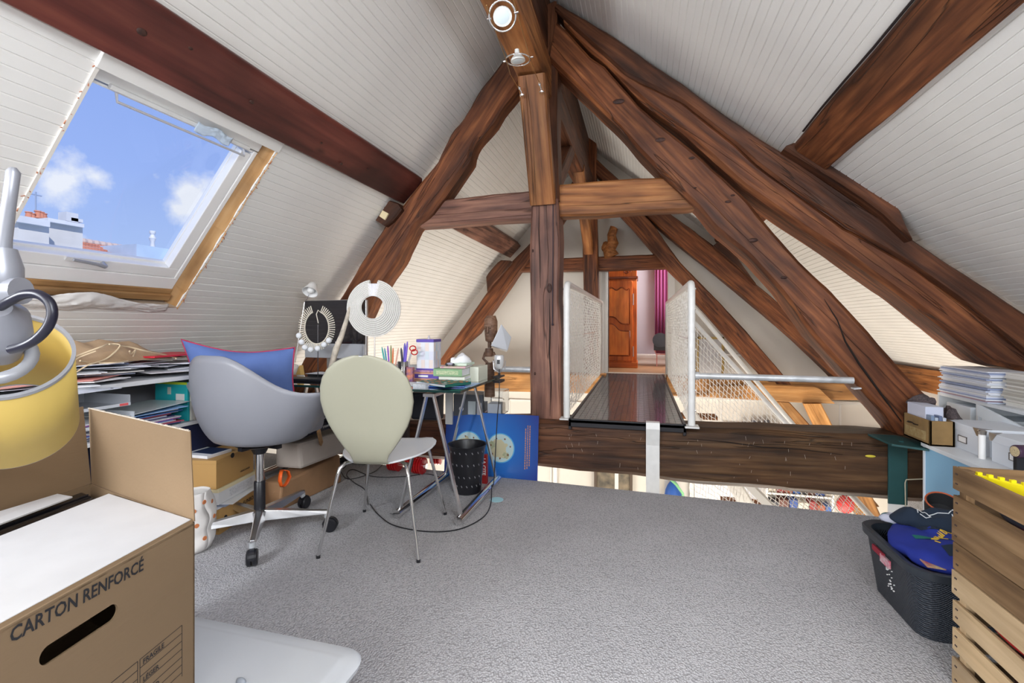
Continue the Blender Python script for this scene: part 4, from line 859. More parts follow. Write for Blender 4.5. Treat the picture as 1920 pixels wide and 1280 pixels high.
# necklace with white balls on a stand
c = PY(594, 614, 2.78); dY = Vector(c-CAMP).dot(Vector((-SP, CP, 0)))
t = thing('necklace', 'cream beaded necklace with large white balls hung on a slim rod', 'necklace', (c.x, c.y, DT))
def el(a, rx, rz): return c+fx*(math.cos(a)*rx/900*dY)+fz_*(math.sin(a)*rz/900*dY)
mb = MB()
for k in range(6):
    rx, rz = 23+2.1*k, 31+2.2*k
    for i in range(52): a = PI/2+.35+(2*PI-.7)*i/51; mb.ball(el(a, rx, rz)+fn_*(.004-.001*k), (.0042, .004, .0048), 5, 3)
build('bead', mb, SHELLC, t, kind='stuff')
mb = MB(); mb.tube([el(PI/2+.35+(2*PI-.7)*i/30, 22.5, 30.5) for i in range(31)], .004, 6); mb.tube([el(PI/2-.35, 22, 30), el(PI/2-.1, 24, 33), el(PI/2+.1, 8, 28)+Vector((0, 0, -.01)), c+Vector((.012, 0, .03))], .003, 5)
build('cord', mb, SHELLC, t, smooth=60)
for (u, v) in [(562, 629), (567, 641), (573, 651), (584, 655), (597, 653), (609, 646), (618, 638)]:
    q = c+fx*((u-594)/900*dY)+fz_*((614-v)/900*dY)+fn_*.012; build('ball', MB().ball(q, .0195, 14, 10), M_('matt_white', (.84, .86, .88), .7), t, smooth=80)
build('rod', MB().tube([(c.x+.0, c.y+.012, c.z+.02), (c.x+.0, c.y+.012, DT)], .003, 6), M_('dark_rod', (.1, .1, .11), .3, .9), t); build('base', MB().lathe([(.05, 0), (.05, .005)], 20, (c.x, c.y+.012, DT)), BLACKM, t)
# driftwood stick
mb = MB(); mb.tube([PY(656, 575, 2.76), PY(648, 605, 2.74), PY(640, 630, 2.72), PY(630, 655, 2.70), PY(620, 690, 2.68)], [.010, .014, .017, .020, .019], 10)
for i in range(len(mb.v)): mb.v[i] = mb.v[i]+Vector((noise.noise(mb.v[i]*30), 0, noise.noise(mb.v[i]*25)))*.004
tag(build('driftwood_stick', mb, M_('pale_driftwood', (.62, .55, .45), .9, var=.35, scale=30), smooth=60), 'pale driftwood stick leaning between the necklace and shell collar', 'driftwood')
mb = MB(); p = PY(629, 645, 2.9); mb.tube([(p.x, p.y, PY(629, 640, 2.9).z), (p.x, p.y, DT)], .0022, 6); mb.tube([(p.x-.03, p.y, PY(629, 652, 2.9).z), (p.x+.05, p.y, PY(629, 644, 2.9).z)], .0018, 5)
tag(build('wire_stand', mb, ALU), 'thin wire jewellery stand in front of the computer', 'stand')
# desk lamp behind the screen (white)
t = thing('desk_lamp', 'small white desk lamp above the computer screen', 'lamp', (-2.60, 3.02, DT))
c = PY(583, 543, 3.0); axd = Vector((.12, -.62, -.75)).normalized()
build('shade', MB().lathe([(.020, -.055), (.030, -.05), (.038, -.02), (.056, .025), (.054, .025), (.036, -.018), (.018, -.048)], 24, c, axd, capb=True, capt=False), WGLOSS, t, smooth=50)
build('bulb', MB().ball(c+axd*.005, .026, 14, 10), M_('white_bulb', (.9, .9, .88), .3), t, smooth=80)
build('arm', MB().tube([c-axd*.03, PY(576, 560, 3.0), PY(571, 566, 3.02)], .003, 6).tube([PY(571, 566, 3.02), PY(553, 680, 3.0)], .004, 6), ALU, t, smooth=50)
build('base', MB().lathe([(.06, 0), (.06, .015), (.01, .02)], 20, (PY(553, 690, 3.0).x, 3.0, DT)), WGLOSS, t, smooth=40)
# left clutter behind necklace: plastic bag, paper, leather
c = PZ(575, 683, DT); c = Vector((-2.36, 2.93, DT))
mb = MB(); mb.ball((-2.42, 2.90, DT+.045), (.07, .05, .045), 16, 10); mb.v = [p+Vector((noise.noise(p*22), noise.noise(p*22+Vector((7, 0, 0))), noise.noise(p*22+Vector((0, 9, 0)))*.7))*.022 for p in mb.v]
tag(build('plastic_bag', mb, M_('crinkled_plastic', (.78, .74, .68), .3, alpha=.9), smooth=40), 'crinkled clear plastic bag on the desk beside the cushion', 'plastic bag')
mb = MB(); mb.prism([(-2.33, 2.84, DT+.02), (-2.28, 2.83, DT+.02), (-2.30, 2.84, DT+.085)], (.015, .02, 0)); tag(build('paper_cone', mb, M_('ochre_paper', (.55, .34, .10), .8)), 'folded ochre paper cone behind the necklace rod', 'paper')
mb = MB(); mb.box(-2.50, -2.30, 2.74, 2.82, DT, DT+.022); tag(build('leather_case', mb, M_('tan_leather', (.32, .12, .05), .5), bevel=.008), 'flat tan leather case in front of the plastic bag on the desk', 'case')
mb = MB(); mb.box(-2.27, -1.98, 2.66, 2.78, DT, DT+.016); tag(build('keyboard', mb, BLACKP, bevel=.004), 'black keyboard on the glass desk behind the oval chair', 'keyboard')
mb = MB(); mb.box(-2.22, -2.02, 2.82, 2.93, DT, DT+.03); tag(build('black_tray', mb, BLACKM, bevel=.004), 'low black tray in front of the computer chin', 'tray')
mb = MB(); mb.grid(lambda u, v: Vector((-2.22+.24*u, 2.80+.09*v, DT+.033+.006*math.sin(u*6)*v)), 10, 4); tag(build('sheet_music', mb, PAPER, solid=.002), 'cream papers lying on the black tray by the computer', 'papers')
for k, (dx, dy, w_, d_, h_, cc, lab) in enumerate([(-2.95, 2.95, .2, .14, .05, (.60, .40, .22), 'low kraft box at the back left of the desk below the slope'), (-2.93, 2.97, .12, .1, .03, (.08, .08, .28), 'small navy box on the kraft box below the slope')]):
    z0 = DT if k == 0 else DT+.05
    tag(build('small_box', MB().box(dx, dx+w_, dy, dy+d_, z0, z0+h_), M_('box_card', cc, .7), bevel=.002), lab, 'box')
tag(build('envelope_stack', MB().box(-2.74, -2.52, 2.98, 3.10, DT, DT+.04), M_('cream_card', (.72, .62, .46), .8), bevel=.002), 'flat cream and kraft stack behind the blue cushion', 'envelopes')
# pens and cups
def cup(c, r, h, mat, label, name='pen_cup', flare=1.0):
    t = thing(name, label, 'cup', c)
    build('cup', MB().lathe([(r*.96, 0), (r*flare, h), (r*flare*.93, h), (r*.9, .006)], 24, c, capt=True), mat, t, smooth=40)
    return t
def pen(c, top, r, colr, label, group=None, tip=True):
    m = M_('pen_plastic', colr, .35); mb = MB(); c = Vector(c); top = Vector(top); mb.tube([c, c.lerp(top, .85), c.lerp(top, .93), top], [r, r, r*.8, r*.4], 8)
    tag(build('pen', mb, m, smooth=40), label, 'pen', group)
c1 = Vector((-1.575, 2.87, DT))
c1 = PY(732, 690, 2.90); c1.z = DT
cup(c1, .033, .085, M_('brushed_tin', (.62, .68, .74), .35, .7), 'pale metal pen cup left of the tall steel cup')
for k, (u, v, cc, nm) in enumerate([(716, 650, (.03, .45, .42), 'turquoise pen'), (721, 652, (.02, .30, .40), 'teal pen'), (727, 648, (.25, .08, .55), 'purple pen'), (733, 647, (.25, .28, .10), 'olive pencil'), (737, 652, (.75, .20, .06), 'orange pen'), (747, 652, (.80, .45, .35), 'salmon pencil')]):
    pen(c1+Vector((.012*(k-2.5)*.8, 0, .02)), PY(u, v, 2.90), .0055, cc, nm+' standing in the pale metal pen cup')
c2_ = PY(757, 692, 2.88); c2_.z = DT
cup(c2_, .036, .125, M_('polished_steel', (.62, .60, .57), .18, 1), 'taller shiny steel cup holding scissors and pens', flare=1.15)
for u, v, cc, nm in [(764, 640, (.20, .12, .62), 'violet marker'), (759, 643, (.10, .08, .45), 'indigo marker'), (752, 652, (.03, .03, .05), 'black marker')]: pen(c2_+Vector((0, 0, .03)), PY(u, v, 2.88), .0075, cc, nm+' standing in the shiny steel cup')
t = thing('scissors', 'red handled scissors standing in the shiny steel cup', 'scissors', c2_+Vector((.01, 0, .05)))
RED = M_('red_plastic', (.55, .02, .02), .3)
for u, v in [(774, 653), (777, 660)]:
    q = PY(u, v, 2.88); build('handle', MB().tube([q+fx*(.020*math.cos(a))+fz_*(.017*math.sin(a)) for a in [i*PI/8 for i in range(16)]], .004, 6, closed=True), RED, t, smooth=60)
build('blades', MB().bar(c2_+Vector((.005, 0, .03)), PY(771, 662, 2.88), .006, .012), ALU, t)
c3 = PY(716, 692, 2.98); c3.z = DT
t = thing('glass_jar', 'small glass jar left of the pen cup', 'jar', c3); build('jar', MB().lathe([(.03, 0), (.032, .05), (.026, .06), (.026, .066)], 20, c3), CLEARP, t, smooth=40); build('rim', MB().lathe([(.028, .06), (.028, .066)], 20, c3), M_('pale_rim', (.6, .62, .5), .4), t)
# dark low box with orange stripes behind the cups
a = PY(771, 692, 2.86); tag(build('striped_box', MB().box(a.x-.025, a.x+.02, 2.84, 2.87, DT, DT+.09), M_('navy_orange_card', (.06, .05, .22), .6, c2=(.75, .25, .08), scale=40), bevel=.002), 'narrow navy and orange carton right of the steel cup', 'carton')
# tins
TINP = M_('tin_purple', (.12, .08, .42), .35, .2); TINO = M_('tin_orange', (.72, .38, .26), .4)
a = PY(772, 700, 2.93); b_ = PY(833, 700, 2.93); x0, x1 = a.x, b_.x
t = thing('flat_tin', 'flat violet and orange printed tin under the square tin', 'tin', ((x0+x1)/2, 3.02, DT))
build('body', MB().box(x0, x1, 2.93, 3.13, DT, DT+.052), TINO, t, bevel=.006); build('band', MB().box(x0+.006, x1-.04, 2.9275, 2.93, DT+.012, DT+.040), TINP, t); build('lid', MB().box(x0-.002, x1+.002, 2.928, 3.132, DT+.052, DT+.064), M_('tin_lid', (.70, .42, .36), .4, c2=(.35, .15, .45), scale=60), t, bevel=.002)
build('lettering', MB().box(x0+.05, x0+.12, 2.926, 2.9275, DT+.02, DT+.033), WINK, t)
a = PY(781, 670, 2.96); b_ = PY(813, 670, 2.96); x0, x1 = a.x, b_.x; z0 = DT+.064; z1 = PY(800, 637, 2.96).z
t = thing('square_tin', 'tall white and purple picture tin with a knob on top', 'tin', ((x0+x1)/2, 3.02, z0))
TILE = [M_('tile_print', c, .4) for c in [(.78, .80, .84), (.70, .72, .82), (.82, .72, .66), (.66, .74, .80)]]
build('body', MB().box(x0, x1, 2.96, 3.08, z0, z1), M_('tin_white', (.75, .76, .82), .35), t, bevel=.004)
build('lid', MB().box(x0-.002, x1+.002, 2.957, 3.083, z1-.016, z1+.004), TINP, t, bevel=.003); build('foot_band', MB().box(x0-.001, x1+.001, 2.958, 3.081, z0, z0+.01), TINP, t)
build('knob', MB().lathe([(.012, 0), (.008, .01), (.004, .026)], 12, ((x0+x1)/2+.01, 3.0, z1+.004)), M_('grey_knob', (.6, .58, .6), .4), t, smooth=50)
for i in range(4):
    for j in range(3):
        w_ = (x1-x0-.008)/4; h_ = (z1-z0-.032)/3; xx = x0+.004+w_*i; zz = z0+.012+h_*j
        build('picture_tile', MB().box(xx+.0015, xx+w_-.0015, 2.9585, 2.96, zz+.0015, zz+h_-.0015), TILE[(i*2+j*3) % 4], t)
        yy = 2.965+.029*i
        if i < 4: build('picture_tile', MB().box(x1, x1+.0012, yy+.0015, yy+.026, zz+.0015, zz+h_-.0015), TILE[(i+j) % 4], t)
# books stack
def bookbox(name, label, c, w_, d_, h_, rz, cover, cat='book', pages=True, spine=None):
    c = Vector(c); t = thing(name, label, cat, c, rz); m = WM[t]
    k = min(.003, h_*.15)
    mb = MB(m); mb.box(-w_/2, w_/2, -d_/2, d_/2, 0, k); mb.box(-w_/2, w_/2, -d_/2, d_/2, h_-k, h_); mb.box(-w_/2, w_/2, -d_/2, -d_/2+k, 0, h_); build('cover', mb, cover, t, bevel=.001)
    build('pages', MB(m).box(-w_/2+.003, w_/2-.003, -d_/2+k, d_/2-.004, k, h_-k), PAPER, t)
    return t
p = PZ(878, 716, DT); base = Vector((-1.16, 2.86, DT))
GRN = M_('sage_green_cover', (.24, .42, .22), .5, var=.15, scale=25)
sb = [(.17, .24, .012, (.05, .30, .15), 'thin green booklet at the bottom of the desk book stack'), (.175, .23, .010, (.40, .62, .40), 'thin pale green booklet second from the bottom of the desk stack'), (.17, .21, .022, (.80, .80, .70), 'cream paperback under the thick green book')]
z = DT; cxs, cys = -1.16, 2.90
for w_, d_, h_, cc, lab in sb:
    bookbox('book', lab, (cxs+.01, cys, z), w_, d_, h_, .05, M_('book_cover', cc, .5)); z += h_+.0005
tk = bookbox('book', 'thick sage green hardback with a patterned spine', (cxs-.01, cys, z), .19, .24, .048, .03, GRN)
build('spine_print', MB(WM[tk]).box(-.075, .07, -.1215, -.1203, .012, .036), M_('cream_print', (.65, .66, .42), .6, c2=(.25, .42, .22), scale=90), tk); z += .0485
bookbox('book', 'thin pink and lilac patterned book on the thick green one', (cxs+.005, cys+.01, z), .165, .20, .012, .1, M_('floral_cover', (.55, .62, .35), .6, c2=(.60, .25, .40), scale=45)); z += .0125
t = thing('tissue_box', 'pale green box with a tuft of white tissue on the book stack', 'tissue box', (cxs+.015, cys+.03, z))
build('box', MB().box(cxs-.05, cxs+.09, cys-.04, cys+.11, z, z+.016), M_('mint_card', (.62, .74, .62), .6), t, bevel=.003)
mb = MB(); mb.ball((cxs+.02, cys+.04, z+.03), (.062, .045, .034), 18, 12); mb.v = [q+Vector((noise.noise(q*25)*1.2, noise.noise(q*25+Vector((5, 0, 0))), noise.noise(q*28+Vector((0, 3, 0)))))*.028 for q in mb.v]
build('tissue', mb, M_('white_tissue', (.82, .82, .84), .9), t, smooth=50)
t = thing('toy_car', 'tiny dark toy motorcycle in front of the tissues', 'toy', (cxs-.01, cys-.06, z))
mb = MB(); 
for dx in (-.022, .022): mb.lathe([(.009, -.004), (.009, .004)], 12, (cxs-.01+dx, cys-.07, z+.009), (0, 1, 0))
build('wheel', mb, BLACKM, t); build('body', MB().ball((cxs-.01, cys-.07, z+.014), (.024, .007, .008), 10, 6), M_('grey_lilac', (.35, .33, .42), .4), t, smooth=60)
tag(build('white_carton', MB().box(-1.075, -1.015, 2.93, 3.12, DT, DT+.095), M_('off_white_carton', (.66, .68, .58), .6), bevel=.002), 'off white carton behind the desk book stack next to the clip lamp', 'carton')
# folders and notebook
BLUEF = M_('blue_plastic_folder', (.04, .14, .62), .3, coat=.4)
for k, (x, y, rz, w_, d_, m_, lab) in enumerate([(-1.17, 2.70, .25, .30, .21, BLUEF, 'blue plastic folder under the fox notebook'), (-1.13, 2.76, -.05, .29, .21, M_('pale_blue_folder', (.30, .48, .80), .3), 'lighter blue folder slipped under the darker one')]):
    M2 = Matrix.Translation((x, y, DT+.0035*(1-k))) @ Matrix.Rotation(rz, 4, 'Z'); tag(build('folder', MB(M2).box(-w_/2, w_/2, -d_/2, d_/2, 0, .003), m_, frame=M2), lab, 'folder')
t = bookbox('notebook', 'dark green notebook patterned with orange foxes', (-1.16, 2.70, DT+.008), .205, .27, .017, 1.12, M_('forest_green_cover', (.012, .13, .10), .5))
rng = random.Random(5)
FOX = [M_('fox_orange', (.80, .20, .03), .5), M_('fox_sand', (.75, .52, .18), .5), M_('fox_red', (.62, .05, .05), .5), M_('fox_white', (.8, .78, .75), .5)]
for i in range(24):
    x = -.085+.17*((i % 4)/3)+rng.uniform(-.012, .012); y = -.11+.22*((i//4)/5)+rng.uniform(-.012, .012)
    build('fox_print', MB(WM[t] @ Matrix.Translation((x, y, .0172)) @ Matrix.Rotation(rng.uniform(0, 3), 4, 'Z')).lathe([(.016, 0), (.0155, .0006)], 9, sy=.5), FOX[rng.choice([0, 0, 1, 2, 3])], t)
t = thing('pill_carton', 'small white printed carton at the front edge of the desk', 'carton', (-1.245, 2.575, DT))
build('box', MB().box(-1.285, -1.205, 2.545, 2.60, DT, DT+.024), M_('printed_carton', (.74, .76, .78), .5, c2=(.50, .54, .58), scale=70), t, bevel=.001)
for k in range(4):
    x, y = -1.50+.08*k, 2.68+.05*(k % 2); M2 = Matrix.Translation((x, y, DT+.0005+.0008*k)) @ Matrix.Rotation(.3*k-.4, 4, 'Z'); tag(build('sheet', MB(M2).box(-.10, .10, -.07, .07, 0, .0006), PAPER, frame=M2), ['leftmost loose white sheet on the glass behind the oval chair', 'second loose white sheet from the left on the glass', 'third loose white sheet from the left, below the cups', 'rightmost loose white sheet on the glass under the orange tin'][k], 'paper', 'loose sheets on the desk')
# clip lamp at right end
cl = PY(937, 640, 3.25)
t = thing('clip_lamp', 'silver clip lamp with a square tilted shade at the desk corner', 'lamp', PZ(933, 703, DT))
hd = PY(936, 676, 3.22)
build('housing', MB().lathe([(.018, -.055), (.03, -.04), (.036, 0), (.034, .035), (.03, .04)], 20, hd), M_('silver_plastic', (.68, .69, .70), .3, .4), t, smooth=40)
build('switch', MB().box(hd.x-.004, hd.x+.014, hd.y-.040, hd.y-.033, hd.z-.02, hd.z+.01), BLACKP, t)
sh = [PY(940, 607, 3.18), PY(958, 635, 3.16), PY(952, 655, 3.20), PY(921, 648, 3.22)]
mb = MB(); ft = [PY(941, 608, 3.10), PY(959, 633, 3.10), PY(944, 662, 3.24), PY(920, 650, 3.24)]
bk_ = [PY(930, 628, 3.3), PY(952, 640, 3.3), PY(948, 660, 3.3), PY(926, 655, 3.3)]
mb.add([PY(940, 607, 3.14), PY(920, 648, 3.14), PY(952, 657, 3.20), PY(959, 632, 3.20), PY(939, 612, 3.24), PY(928, 652, 3.26), PY(950, 660, 3.28), PY(955, 634, 3.28)], [(0, 1, 2, 3), (4, 7, 6, 5), (0, 4, 5, 1), (1, 5, 6, 2), (2, 6, 7, 3), (3, 7, 4, 0)])
build('shade', mb, M_('silver_shade', (.66, .68, .72), .3, .5), t, bevel=.004)
build('yoke', MB().tube([hd+Vector((-.045, 0, .0)), hd+Vector((-.04, 0, -.06)), hd+Vector((0, 0, -.085)), hd+Vector((.04, 0, -.06)), hd+Vector((.045, 0, 0))], .004, 6), ALU, t, smooth=50)
build('clamp', MB().box(hd.x-.03, hd.x+.02, 3.17, 3.29, DT-.035, DT-.018).box(hd.x-.03, hd.x+.02, 3.17, 3.29, DT+.001, DT+.012).tube([hd+Vector((0, 0, -.085)), (hd.x, hd.y, DT+.005)], .008, 8), BLACKP, t)
# wooden bust
bz = PY(918, 682, 3.30); c = Vector((bz.x, 3.42, 0))
t = thing('wooden_figure', 'carved wooden figure head standing behind the desk', 'sculpture', PY(918, 690, 3.40))
CARV = wood('carved_brown_wood', (.10, .05, .03), (.24, .14, .09), (.38, .25, .17), cracks=False, knots=0, bump=.002, grain=40)
def pp(u, v, Y=3.40): return PY(u, v, Y)
h0, h1 = pp(919, 641), pp(919, 594); hc_ = (h0+h1)/2; hh = (h1.z-h0.z)/2; fm = Matrix.Translation(hc_)
mb = MB(); mb.lathe([(.020, -hh), (.036, -hh*.9), (.042, -hh*.3), (.044, hh*.3), (.042, hh*.8), (.03, hh)], 16, hc_, sy=.85); build('head', mb, CARV, t, smooth=30)
mb = MB(); mb.bar(hc_+Vector((-.004, -.04, .02)), hc_+Vector((-.004, -.047, -.022)), .012, .012); mb.box(hc_.x-.03, hc_.x+.022, hc_.y-.042, hc_.y-.034, hc_.z+.022, hc_.z+.034); mb.box(hc_.x-.016, hc_.x+.008, hc_.y-.042, hc_.y-.034, hc_.z-.042, hc_.z-.034)
for dx in (-.022, .012): mb.ball(hc_+Vector((dx, -.036, .010)), (.009, .006, .005), 8, 5)
build('face', mb, CARV, t, bevel=.002)
mb = MB(); mb.lathe([(.036, -.06), (.047, -.02), (.048, hh*.6), (.034, hh*1.06)], 16, hc_+Vector((.004, .012, .004))); build('hair', mb, CARV, t, smooth=30)
mb = MB(); n0 = pp(918, 641); mb.tube([n0, pp(918, 652)], .014, 10); mb.lathe([(.030, 0), (.034, .03), (.028, .06)], 14, pp(917, 668)); mb.tube([pp(910, 660), pp(906, 672), pp(914, 680)], .010, 8); mb.tube([pp(925, 660), pp(930, 672), pp(922, 682)], .010, 8)
mb.lathe([(.04, -.25), (.035, -.02), (.03, 0)], 14, pp(918, 680)); build('body', mb, CARV, t, smooth=40)
# ================================================================ beneath the desk
def rock(mb, k=.01, f=10): mb.v = [p+Vector((noise.noise(p*f), noise.noise(p*f+Vector((4, 0, 0))), noise.noise(p*f+Vector((0, 6, 0)))))*k for p in mb.v]; return mb
t = thing('waste_bin', 'black plastic waste bin with crescent cut outs under the desk', 'waste bin', (-1.13, 2.86, 0))
bc = (-1.155, 2.84, 0)
bc = PZ(868, 928, 0); bc = Vector((bc.x, bc.y+.08, 0))
bc.z = 0
BH = .315
build('bucket', MB().lathe([(.085, 0), (.092, .004), (.118, BH-.03), (.128, BH), (.132, BH+.004), (.124, BH+.002), (.113, BH-.03), (.086, .01)], 36, bc, capt=True), BLACKP, t, smooth=40)
mb = MB()
for i in range(18):
    for zz, r_ in ((BH-.035, .1195), (.20, .1125), (.12, .105), (.06, .099)):
        a = i*PI/9+zz*3; p = bc+Vector((math.cos(a)*r_, math.sin(a)*r_, zz)); mb.bar(p-Vector((0, 0, .006)), p+Vector((.006*math.sin(a), -.006*math.cos(a), .006)), .005, .002, (math.cos(a), math.sin(a), 0))
build('cut_out', mb, M_('grey_gap', (.25, .25, .27), .6), t, kind='stuff')
def dumbbell(c, dir_, label):
    c = Vector(c); d = Vector(dir_).normalized(); t = thing('dumbbell', label, 'dumbbell', (c.x, c.y, 0))
    build('bar', MB().tube([c-d*.17, c+d*.17], .013, 12), CHROME, t, smooth=50)
    for s in (-1, 1):
        for k in range(4): build('weight_plate', MB().lathe([(.052, -.009), (.062, -.006), (.062, .006), (.052, .009)], 24, c+d*s*(.075+.021*k), d), RED2, t, smooth=40)
        build('collar_nut', MB().lathe([(.022, -.006), (.022, .006)], 8, c+d*s*.165, d), CHROME, t)
RED2 = M_('red_enamel', (.50, .01, .012), .25, coat=.5)
q = PZ(770, 884, 0); dumbbell((q.x-.02, q.y-.02, .063), (1, -.10, 0), 'red plated dumbbell on the carpet under the desk')
q = PZ(790, 872, 0); dumbbell((q.x, q.y+.04, .063), (1, .12, 0), 'second red dumbbell just behind the first')
# poster with globes
a, b_ = PY(836, 776, 3.36), PY(1010, 779, 3.36); zb = .004
tl = thing('globe_poster', 'blue panel showing two illustrated globes leaning on the tie beam', 'poster', ((a.x+b_.x)/2, 3.30, 0))
x0, x1 = a.x, b_.x
x0 = PY(836, 776, 3.41).x; x1 = PY(1010, 779, 3.41).x; zt = PY(1008, 779, 3.42).z
bx = Vector((x0, 3.375, 0)); ex = Vector((x1-x0, -.012, 0)); ez = Vector((0, .05, zt)); n_ = ex.cross(ez).normalized()*-1
if n_.y > 0: n_ = -n_
POST = bpy.data.materials.new('blue_print'); POST.use_nodes = True
pt = POST.node_tree; pb = pt.nodes['Principled BSDF']; pb.inputs['Roughness'].default_value = .3
co = pt.nodes.new('ShaderNodeTexCoord'); se = pt.nodes.new('ShaderNodeVectorMath'); se.operation = 'DISTANCE'; pt.links.new(co.outputs['Object'], se.inputs[0]); se.inputs[1].default_value = (.37, 0, .22)
rr = pt.nodes.new('ShaderNodeValToRGB'); pt.links.new(se.outputs['Value'], rr.inputs[0]); rr.color_ramp.elements[0].position = .1; rr.color_ramp.elements[0].color = (.03, .22, .72, 1); rr.color_ramp.elements[1].position = .42; rr.color_ramp.elements[1].color = (.015, .035, .26, 1); pt.links.new(rr.outputs[0], pb.inputs['Base Color'])
fr = mapf(bx, ex.normalized(), ez.cross(ex).normalized(), ez.normalized())
mb = MB(); mb.hexa(bx, bx+ex, bx+ex+ez, bx+ez, -n_*.006); build('panel', mb, POST, tl, fr, bevel=.0008)
def disc(cu, cv, r, name, mat, lift, sq=1, n=40, jag=0, seed=0):
    rg = random.Random(seed); cc = bx+ex*cu+ez*cv+n_*lift; u_, v_ = ex.normalized(), ez.normalized()
    pts = [cc+(u_*math.cos(2*PI*i/n)+v_*math.sin(2*PI*i/n)*sq)*r*(1-jag*rg.random()) for i in range(n)]
    mb = MB(); mb.prism(pts, n_*.0006); return build(name, mb, mat, tl)
GLOW = M_('cyan_print', (.12, .48, .80), .4); SAND = M_('sand_print', (.62, .58, .38), .5); GRNP = M_('green_print', (.34, .42, .22), .6, c2=(.55, .52, .38), scale=60); ICE = M_('pale_ice_print', (.55, .72, .74), .5); BRN = M_('brown_print', (.20, .09, .05), .6)
for cu, sd in ((.26, 1), (.61, 2)):
    disc(cu, .46, .108, 'globe', GLOW, .0002); disc(cu, .46, .100, 'globe', ICE, .0009)
    disc(cu-.02, .45, .078, 'continent', SAND, .0016, jag=.28, seed=sd, n=34)
    disc(cu-.09, .5, .035, 'continent', GRNP, .0022, jag=.5, seed=sd+5, n=20); disc(cu+.06, .35, .032, 'continent', GRNP, .0022, jag=.5, seed=sd+8, n=20)
    for k in range(7):
        an = k*.9+sd; disc(cu+.105*math.cos(an), .46+.16*math.sin(an), .009, 'little_drawing', BRN, .0028, jag=.5, seed=k, n=8)
rg = random.Random(2)
mb = MB()
for ln in range(3):
    uu = .865+.022*ln; y = .84-.05*(ln == 0)
    while y > .17+.03*ln:
        l_ = rg.uniform(.012, .035); mb.hexa(bx+ex*uu+ez*y+n_*.0003, bx+ex*(uu+.009)+ez*y+n_*.0003, bx+ex*(uu+.009)+ez*(y-l_)+n_*.0003, bx+ex*uu+ez*(y-l_)+n_*.0003, n_*.0006); y -= l_+.010
build('caption_lines', mb, M_('orange_print', (.72, .32, .12), .6), tl)
bt = thing('book', 'red book standing behind the waste bin with white capitals', 'book', PZ(900, 905, 0)); q = PZ(899, 906, 0); 
build('cover', MB().box(q.x-.055, q.x+.055, q.y+.0, q.y+.03, .0, .205), M_('red_cover', (.36, .02, .02), .4), bt, bevel=.002)
text('lettering', 'LA CITE', bt, WINK, (q.x+.022, q.y-.0006, .18), (0, 0, -1), (1, 0, 0), .034); text('lettering', 'INTERDITE', bt, WINK, (q.x-.012, q.y-.0006, .18), (0, 0, -1), (1, 0, 0), .026)
q = PZ(931, 937, 0); tag(build('cyan_disc', MB().lathe([(.044, 0.001), (.044, .003)], 30, q), M_('cyan_card', (.42, .72, .78), .6)), 'pale cyan paper disc lying on the carpet by the trestle', 'disc')
# grey archive boxes behind the trestle
GRAYB = M_('charcoal_box', (.10, .11, .13), .5); t = thing('box_file', 'grey box file standing under the desk beside the clear tray', 'box file', PY(870, 775, 3.35))
a, b_ = PY(850, 738, 3.42), PY(905, 776, 3.42)
build('body', MB().box(a.x, b_.x, 3.42, 3.62, .42, a.z), GRAYB, t, bevel=.004); build('label_plate', MB().box(a.x+.12, a.x+.18, 3.417, 3.42, .44, .54), M_('grey_label', (.55, .62, .65), .5), t); build('round_logo', MB().lathe([(.018, 0), (.018, .002)], 20, (a.x+.065, 3.42, .48), (0, -1, 0)), WINK, t)
build('white_slip', MB().box(a.x+.19, b_.x-.008, 3.4185, 3.42, .44, .53), M_('slip', (.45, .45, .50), .6), t)
a, b_ = PY(905, 722, 3.40), PY(940, 776, 3.40)
t = thing('clear_tray', 'clear plastic storage tray beside the grey box file', 'tray', ((a.x+b_.x)/2, 3.45, .42)); build('tray', MB().box(a.x, b_.x, 3.42, 3.62, .44, .62), CLEARP, t, bevel=.01); build('contents', MB().box(a.x+.02, b_.x-.02, 3.46, 3.58, .45, .52), PAPER, t)
a, b_ = PY(835, 735, 3.40), PY(848, 790, 3.40); tag(build('upright_board', MB().box(a.x, b_.x, 3.40, 3.42, .36, a.z), WPAINT), 'narrow white upright panel left of the grey box file', 'panel')
a, b_ = PY(775, 733, 3.35), PY(826, 776, 3.35)
tag(build('black_bag', rock(MB().box(a.x, b_.x, 3.30, 3.43, .40, a.z), .006), M_('black_nylon', (.018, .02, .03), .5), bevel=.02), 'black padded bag resting behind the desk under the white chair seat', 'bag')
# cables and power strip
def cable(pts, r, label, mat=BLACKP, name='cable'):
    P_ = [Vector(p) for p in pts]; out = []
    for i in range(len(P_)-1):
        p0 = P_[max(0, i-1)]; p1, p2 = P_[i], P_[i+1]; p3 = P_[min(len(P_)-1, i+2)]
        for k in range(8):
            s_ = k/8; out.append(.5*((2*p1)+(p2-p0)*s_+(2*p0-5*p1+4*p2-p3)*s_*s_+(3*p1-p0-3*p2+p3)*s_**3))
    out.append(P_[-1])
    return tag(build(name, MB().tube(out, r, 6), mat, smooth=60), label, 'cable')
g = lambda u, v, z=.005: PZ(u, v, z)
cable([hd+Vector((0, -.0, -.06)), PX(936, 740, hd.x+.005), PX(932, 790, hd.x), g(926, 900, .25)+Vector((0, 0, .0)), g(922, 910, .06), g(920, 945), g(905, 970), g(860, 992), g(800, 996), g(740, 985), g(710, 965), g(694, 945)], .0032, 'long black lamp cord looping over the carpet in front of the desk')
cable([g(690, 945), g(684, 918), g(665, 905), g(650, 890), g(662, 880), g(700, 893), g(760, 893), g(800, 888), g(835, 898)], .003, 'black cord running behind the chair legs towards the dumbbells')
